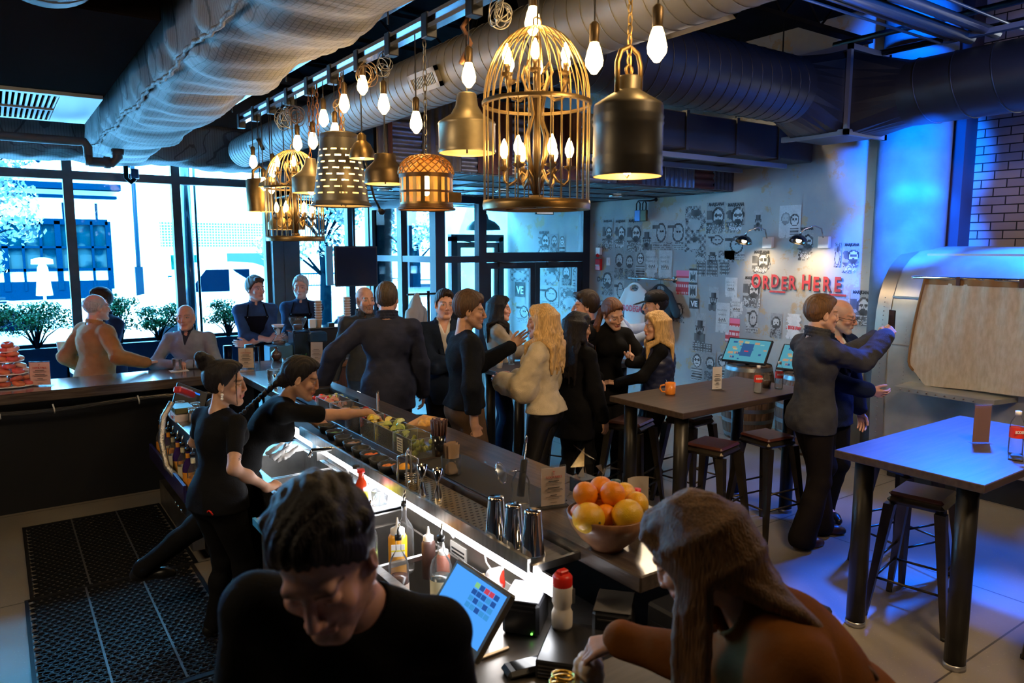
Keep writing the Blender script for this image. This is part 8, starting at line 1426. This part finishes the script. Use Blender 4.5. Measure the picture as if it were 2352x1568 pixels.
# ---------------------------------------------------------------- the people
navy = (.022, .032, .075); bk = (.010, .010, .012)
pp = {}
pp['tan'] = person('person in a tan blazer seen from behind, forearm on the window side bar', .78, 8.02, 25, 1.76, 1.12, head=(-8, 0, 0), bend=6, belly=.03, skin='pink', hair='fringe', hairc='grey', top=dict(kind='blazer', c=(.42, .22, .09), hem=.46), under=dict(c=(.8, .8, .82)), legs=(.05, .05, .06),
    Rh=dict(w=(1.14, 7.66, 1.12), e=(.6, -.8, -.6), pose='relax', d=(-.1, 1, .0), n=(0, 0, -1)), Lh=dict(t=(-.3, .12, 1.0)))
pp['nv'] = person('person in a dark navy coat half hidden behind the tan blazer, holding a paper cup', .88, 8.62, 205, 1.78, 1.05, head=(0, 0, 0), skin='pink', hair='short', hairc='dark', top=dict(kind='coat', c=(.015, .03, .08), hem=.35), Lh=dict(t=(-.10, .36, 1.16), pose='grip', d=(.3, .8, .2), n=(1, 0, 0)), hands=True)
pp['bald'] = person('bald person in a grey checked shirt leaning on the window side bar with clasped hands', 1.50, 7.66, 238, 1.66, 1.2, bend=16, head=(6, -2, 4), belly=.03, skin='pink', hair='bald', hairc='grey', top=dict(kind='shirt', c=(.25, .29, .37), hem=.5, v=(.07, .03)), under=dict(c=(.03, .04, .07), name='undershirt'), legs=(.03, .03, .04),
    Rh=dict(t=(.06, .30, 1.10), e=(1, -.1, -.5), d=(-.8, .5, .1), n=(0, -.2, -1), pose='grip'), Lh=dict(t=(-.06, .31, 1.10), e=(-1, -.1, -.5), d=(.8, .5, .15), n=(0, -.2, -1), pose='grip'))
AX = dict(Rh=dict(t=(-.10, .27, 1.17), e=(1, .1, -1), d=(-1, .1, .25), n=(0, -1, 0), pose='flat'), Lh=dict(t=(.12, .24, 1.13), e=(-1, .1, -1), d=(1, .0, .1), n=(0, -1, 0)))
pp['b1'] = person('younger barista in a denim shirt and dark apron with folded arms, looking right', 2.45, 8.62, 262, 1.86, .98, head=(28, -2, 0), skin='pink', hair='side', hairc='brown', top=dict(kind='rolled', c=(.035, .075, .17), hem=.48), apron=(.008, .012, .03), **AX)
pp['b2'] = person('grey bearded barista in a navy shirt and apron with folded arms, facing the camera', 3.0, 8.68, 243, 1.86, 1.0, head=(-2, 0, 0), skin='pink', hair='short', hairc='grey', beard=1, beardc='grey', top=dict(kind='rolled', c=(.02, .04, .09), hem=.48), apron=(.006, .008, .02), **AX)
pp['beard'] = person('balding bearded person in a dark vest and grey sleeves behind the navy jacket', 2.96, 6.72, 250, 1.82, 1.05, head=(20, 0, 0), skin='pink', hair='bald', hairc='dark', beard=1, beardc='greybrown', top=dict(kind='jacket', c=(.05, .055, .065), hem=.5, e=.018), legs=(.03, .05, .09))
pp['navy'] = person('person in a navy jacket seen from behind, resting the left hand on the bar', 2.72, 5.72, 66, 1.9, 1.16, head=(-12, -2, 0), skin='pink', hair='short', hairc='greybrown', top=dict(kind='jacket', c=(.035, .04, .075), hem=.44, wr=.007), legs=(.015, .02, .04), Lh=dict(w=(2.22, 5.95, 1.075), e=(-.5, -.6, .1), pose='flat', d=(-.8, .4, -.2), n=(0, 0, -1)), Rh=dict(t=(.30, .12, .93), e=(.6, -.8, 0)), feet=[(-.14, 0, -10), (.14, .05, 10)])
pp['suit'] = person('person in a dark suit and open white shirt with folded arms', 3.36, 5.86, 246, 1.81, 1.05, head=(8, -2, -4), skin='pink', hair='short', hairc='dark', top=dict(kind='blazer', c=(.015, .025, .055), hem=.43, v=(.26, .055)), under=dict(c=(.75, .74, .78), v=(.07, .03)), **AX)
pp['sweater'] = person('bearded person in a black sweater and brown trousers gesturing with an open hand', 2.92, 4.72, -8, 1.86, 1.04, head=(-24, 6, 0), twist=-6, skin='tan', hair='messy', hairc='brown', stub=1, beardc='brown', top=dict(kind='sweater', c=(.014, .017, .026), hem=.54), legs=(.115, .07, .042),
    Rh=dict(t=(.28, -.05, .92), e=(1, -.6, -.2), pose='fist', d=(0, .3, -1), n=(-1, 0, 0)), Lh=dict(t=(-.10, .44, 1.42), e=(-.6, -.3, -1), pose='open', d=(.1, .75, .55), n=(.9, -.2, .2)))
pp['coatw'] = person('long black haired woman in a beige wool coat behind the rear table, in profile', 4.24, 6.26, -30, 1.70, .98, 1, head=(-6, 2, 0), skin='pink', hair='long', hairc='black', hlen=.30, top=dict(kind='coat', c=(.36, .30, .24), hem=.45), legs=(.01, .02, .05), flare=.06, Rh=dict(t=(.1, .40, 1.1), e=(1, -.5, -.6), d=(-.6, .7, .1), n=(0, 0, -1)), Lh=dict(t=(-.02, .42, 1.12)))
pp['blond'] = person('wavy blonde woman in an oversized cream sweater and black leather trousers', 3.48, 4.55, 118, 1.75, 1.0, 1, head=(14, 2, 0), skin='pink', hair='wavy', hairc='blond', hlen=.36, top=dict(kind='bigsweater', c=(.62, .52, .36), hem=.53, puff=.035, wr=.009), legs=dict(c=(.008, .008, .009)), Lh=dict(t=(-.10, .34, 1.14), e=(-.5, -.6, -1)), Rh=dict(t=(.12, .32, 1.14), e=(.5, -.5, -1)))
pp['blackh'] = person('woman with long straight black hair and a long black coat beside the cream sweater', 3.93, 4.65, 15, 1.66, 1.0, 1, head=(-34, 6, 0), skin='olive', hair='long', hairc='black', hlen=.42, top=dict(kind='coat', c=bk, hem=.38), legs=bk)
pp['suit2'] = person('short haired person in a dark suit in profile lifting a phone to the mouth', 4.40, 5.10, 138, 1.79, 1.05, head=(8, 0, 0), skin='pink', hair='side', hairc='dark', top=dict(kind='blazer', c=(.012, .014, .022), hem=.45), under=dict(c=(.5, .52, .56)), Rh=dict(t=(.02, .36, 1.50), e=(1, -.2, -1), pose='grip', d=(-.3, .3, .9), n=(-.6, -.6, 0)), Lh=dict(t=(-.12, .34, 1.48), e=(-1, 0, -1), pose='grip', d=(.2, .3, .9), n=(.5, -.7, 0)))
pp['turtle'] = person('woman with an auburn ponytail and a black turtleneck looking down', 4.46, 4.80, 246, 1.77, 1.0, 1, head=(16, 24, 12), bend=6, skin='fair', hair='ponytail', hairc='auburn', hlen=.40, top=dict(kind='turtle', c=(.010, .010, .012), hem=.46, e=.022), Rh=dict(t=(.20, .36, 1.10), e=(1, -.2, -.4), pose='relax', d=(.15, .5, -.9), n=(-.2, -.5, -1)), Lh=dict(t=(-.08, .36, 1.22), e=(-1, -.2, -.6), pose='point', d=(-.1, .25, 1), n=(.9, .3, 0)))
pp['blond2'] = person('long straight blonde woman in a quilted navy vest with black sleeves, in profile', 4.76, 4.56, 140, 1.63, 1.02, 1, head=(14, 2, 0), skin='fair', hair='long', hairc='blond', hlen=.32, top=dict(kind='turtle', c=(.012, .012, .014), hem=.50, e=.016), Lh=dict(t=(-.10, .36, 1.02), e=(-1, -.4, -.5), pose='relax', d=(.1, 1, .1), n=(.4, 0, -1)))
pp['cap'] = person('person in a black cap and pale blue shirt raising a camera', 5.18, 4.98, 138, 1.78, .98, head=(6, 4, 0), skin='fair', hair='short', hairc='black', stub=1, beardc='dark', cap=(.010, .010, .011), top=dict(kind='shirt', c=(.35, .45, .68), hem=.5), Rh=dict(t=(.06, .40, 1.53), e=(1, -.2, -.8), pose='grip', d=(-.5, .6, .5), n=(-.6, -.5, 0)), Lh=dict(t=(-.10, .38, 1.50), e=(-.8, 0, -1), pose='grip', d=(.5, .6, .5), n=(.6, -.5, 0)))
pp['phone'] = person('person in a charcoal wool jacket and brown boots holding up a phone, in profile', 4.90, 3.07, -28, 1.85, 1.02, head=(-4, 2, 0), skin='fair', hair='short', hairc='lightbrown', top=dict(kind='jacket', c=(.050, .052, .062), hem=.47, m='wool'), legs=(.018, .013, .011), flare=.035, shoes=(.06, .02, .01),
    Rh=dict(t=(.06, .50, 1.56), e=(.15, -.1, -1), pose='grip', d=(-.3, .7, .55), n=(-.8, .4, 0)), Lh=dict(t=(-.08, .52, 1.53), e=(-.1, 0, -1), pose='grip', d=(.4, .7, .5), n=(.8, -.3, .2)), feet=[(-.12, .18, -4), (.12, -.10, 14)])
pp['glass'] = person('bald bearded person with glasses in a navy blazer behind the man with the phone', 5.40, 3.22, 262, 1.80, 1.08, head=(26, 10, 4), skin='pink', hair='bald', hairc='grey', beard=1, beardc='grey', top=dict(kind='blazer', c=(.010, .018, .05), hem=.45, v=(.24, .05)), under=dict(c=(.7, .72, .8), v=(.07, .03)), Rh=dict(t=(-.06, .30, 1.12), e=(1, 0, -.8)), feet=[(-.1, -.05, -20), (.18, .02, 60)])
pp['bun'] = person('bartender with a black hair bun, pearl earring and tattooed arm in a black T shirt', .99, 4.14, 20, 1.58, 1.2, 1, head=(-44, 4, 0), twist=0, bend=6, skin='tan', hair='bun', hairc='black', top=dict(kind='tee', c=(.012, .012, .014), hem=.50), legs=(.012, .012, .014), shoes=(.01, .01, .01), vox=.0075, hv=.0032,
    Rh=dict(w=(1.12, 3.86, .93), e=(.6, -1, -.5), pose='fist', d=(-.15, .9, .1), n=(-.3, 0, -1)), Lh=dict(t=(-.22, .27, .98), e=(-1, -.4, -.3), pose='grip', d=(.2, 1, 0), n=(0, 0, -1)))
pp['braid'] = person('braided bartender stretching an arm across the bar with one leg kicked back', 1.46, 4.29, -16, 1.66, 1.0, 1, bend=42, side=-4, head=(-8, 18, 0), skin='tan', hair='braid', hairc='black', top=dict(kind='tee', c=(.010, .010, .011), hem=.545, e=.016, sleeve=.72), legs=(.014, .014, .016), vox=.0075, hv=.0032,
    Rh=dict(w=(2.10, 4.14, 1.16), e=(1, .0, -.4), pose='pinch', d=(-.1, .8, -.5), n=(0, -.5, -1)), Lh=dict(t=(-.30, .62, .98), e=(-1, 0, 0), pose='flat', n=(0, 0, -1)), feet=[(-.16, -.72, 0, .10), (.12, .02, 0, 0)])
pp['fg'] = person('foreground bartender with dark hair in a black shirt, head bowed, cropped by the frame', .47, 1.27, 236, 1.84, 1.02, bend=26, side=-13, head=(-5, 30, 6), skin='pink', hair='messy', hairc='black', frown=1, stub=1, beardc='dark', top=dict(kind='tee', c=(.010, .010, .011), hem=.45, sleeve=.75, e=.018), vox=.007, hv=.0028, Rh=dict(t=(.20, .12, .86), e=(.5, -1, 0)), Lh=dict(t=(-.20, .16, .90), e=(-.5, -1, 0)))
pp['rust'] = person('woman with long brown hair in a rust shirt leaning over the bar end candle', 1.31, 1.10, 146, 1.80, 1.02, 1, bend=50, twist=4, head=(-30, 30, 0), skin='fair', hair='long', hairc='lightbrown', hlen=.42, top=dict(kind='shirt', c=(.20, .066, .010), hem=.40, e=.028, wr=.011, wf=8), legs=(.02, .02, .03), vox=.007, hv=.003,
    Lh=dict(w=(1.27, 1.31, 1.19), ew=(1.35, 1.08, 1.20), pose='pinch', d=(.1, .85, -.3), n=(.2, .2, -1)), Rh=dict(t=(.32, .12, .82), e=(.6, -1, -.1)))
pp['edge'] = person('person with long fair hair and a black coat cut by the right edge', 4.92, 1.02, 120, 1.66, 1.0, 1, skin='fair', hair='long', hairc='honey', hlen=.5, top=dict(kind='coat', c=bk, hem=.34), legs=bk)
# things they wear and hold
def held(who, sg, name, build, label, cat, off=(0, 0, 0)):
    p = pp[who]; E, Wr, D, Nn, po = p['arm'][sg]; c = Wr + D * .085 * p['s'] + nrm(Nn) * .03; w = p['wp'](c + np.array(off)); t = thing(name, w, p['root'].rotation_euler.z, label, cat); build(t); return t
ph = M('phone_black', (.01, .01, .012), .15)
held('phone', 1, 'phone', lambda t: MB().box((-.075, -.005, -.036), (.075, .005, .036), .003).build('body', ph, t, rot=(0, R(90), 0)), 'black phone held up by the man in the charcoal jacket', 'phone', (-.03, .02, .06))
held('suit2', 1, 'phone', lambda t: MB().box((-.035, -.005, -.07), (.035, .005, .07), .003).build('body', ph, t), 'phone held to the mouth of the man in the dark suit', 'phone', (0, .0, .04))
def cam_(t): MB().box((-.07, -.03, -.045), (.07, .03, .045), .01).build('body', ph, t); MB().cyl((0, .03, 0), .035, .07, 20, axis=(0, 1, 0)).build('lens', M('lens', (.01, .01, .01), .1), t); MB().box((-.03, -.02, .045), (.03, .03, .07), .005).build('flash_hump', ph, t)
held('cap', 1, 'camera', cam_, 'black camera raised by the person in the cap', 'camera', (-.06, .04, .05))
def cup_(t): MB().lathe([(0, -.05), (.028, -.05), (.040, .055)], n=20).build('cup', M('cup_white', (0, 0, 0)), t); MB().lathe([(.042, .053), (.042, .063), (.0, .066)], n=20).build('lid', wp_, t)
held('nv', -1, 'paper_cup', cup_, 'paper coffee cup held by the person in the navy coat', 'cup', (0, .03, .05))
p = pp['rust']; E, Wr, D, Nn, po = p['arm'][-1]
def wear(who, build): p = pp[who]; build(p)
def glasses(p):
    T = p['T']; mb = MB()
    for sg in (-1, 1): mb.tube([T(sg * .033 + .024 * math.cos(a), .112, .002 + .017 * math.sin(a)) for a in np.linspace(0, 6.28, 17)[:-1]], .0018, 5, closed=True).tube([T(sg * .057, .11, .006), T(sg * .082, .06, .008), T(sg * .084, -.005, .01)], .002, 5)
    mb.tube([T(-.009, .114, .004), T(.009, .114, .004)], .0018, 5); mb.build('glasses', black, p['root'])
wear('glass', glasses)
pearl = M('pearl', (.85, .8, .72), .15); p = pp['bun']; T = p['T']; [MB().ball(T(.083, .002, -.045 - .012 * k), .008 - .0015 * (k % 2), 10, 8).build('earring', pearl, p['root']) for k in range(3)]
tatm = M('tattoo', (.12, .07, .06), .6); E, Wr, D, Nn, po = p['arm'][1]; a_ = nrm(E - (E + (Wr - E) * 0 + np.array([0, 0, .2])))
S0 = p['N1'] + p['Rc'] @ np.array([.088 * 1.56, 0, -.04]); mb = MB()
for k in range(4): c = S0 * (.30 - .03 * k) + E * (.70 + .03 * k); mb.tube([c + np.array([.034, -.022, 0]), c + np.array([.041, .0, 0]), c + np.array([.038, .018, 0])], .0022, 4)
for q in (.52, .6): c = S0 * (1 - q) + E * q; mb.tube([c + np.array([.037, .012 * math.cos(u) + .016, .016 * math.sin(u)]) for u in np.linspace(0, 6.2, 12)], .0016, 4)
mb.build('tattoo', tatm, p['root']); P0 = p['P0']; MB().tube([P0 + np.array([.09 + .012 * k, -.125 - .004 * math.sin(k), -.04 + .02 * math.sin(k * .8)]) for k in range(5)], .004, 6).build('red_tag', M('red_cap', (0, 0, 0)), p['root'])
E, Wr, D, Nn, po = pp['rust']['arm'][-1]; mb = MB()
for w_, who, col_ in ((0, 'bald', black),): E, Wr, D, Nn, po = pp[who]['arm'][-1]; MB().torus(Wr - nrm(Wr - E) * .045, .036, .010, 20, 6, axis=tuple(nrm(Wr - E))).build('watch', col_, pp[who]['root'])
p = pp['tan']; E, Wr, D, Nn, po = p['arm'][1]; MB().tube([Wr - nrm(Wr - E) * .05, Wr + D * .008], [.046, .042], 16).build('shirt_cuff', M('cuff_white', (.85, .85, .88), .6), p['root'])
p = pp['blond2']; vv = M('quilt_navy', (.012, .018, .06), .45, bump=.4, bs=8)
F = Field(); C1, N1, P0, s = p['C1'], p['N1'], p['P0'], p['s']; F.ell(C1, (.175, .145, .2), .05); F.cap(P0 + np.array([0, 0, .03]), C1, .17, .155, .05, fl=(np.array([0., 1, 0]), .84)); F.fn(lambda X, Y, Z: .005 * np.abs(np.sin((X + Z) * 42)) * -1 - .005 * np.abs(np.sin((X - Z) * 42)), 0, 2)
F.P.append(('f', lambda X, Y, Z: (P0[2] - .02 - Z) + 0 * X + 0 * Y, None, None, None, .005, 4, None)); F.P.append(('f', lambda X, Y, Z: (Z - N1[2] + .02) + 0 * X + 0 * Y, None, None, None, .02, 4, None)); V, Q = F.mesh(.008); link('quilted_vest', npmesh('quilted_vest', V, Q), vv, p['root'])
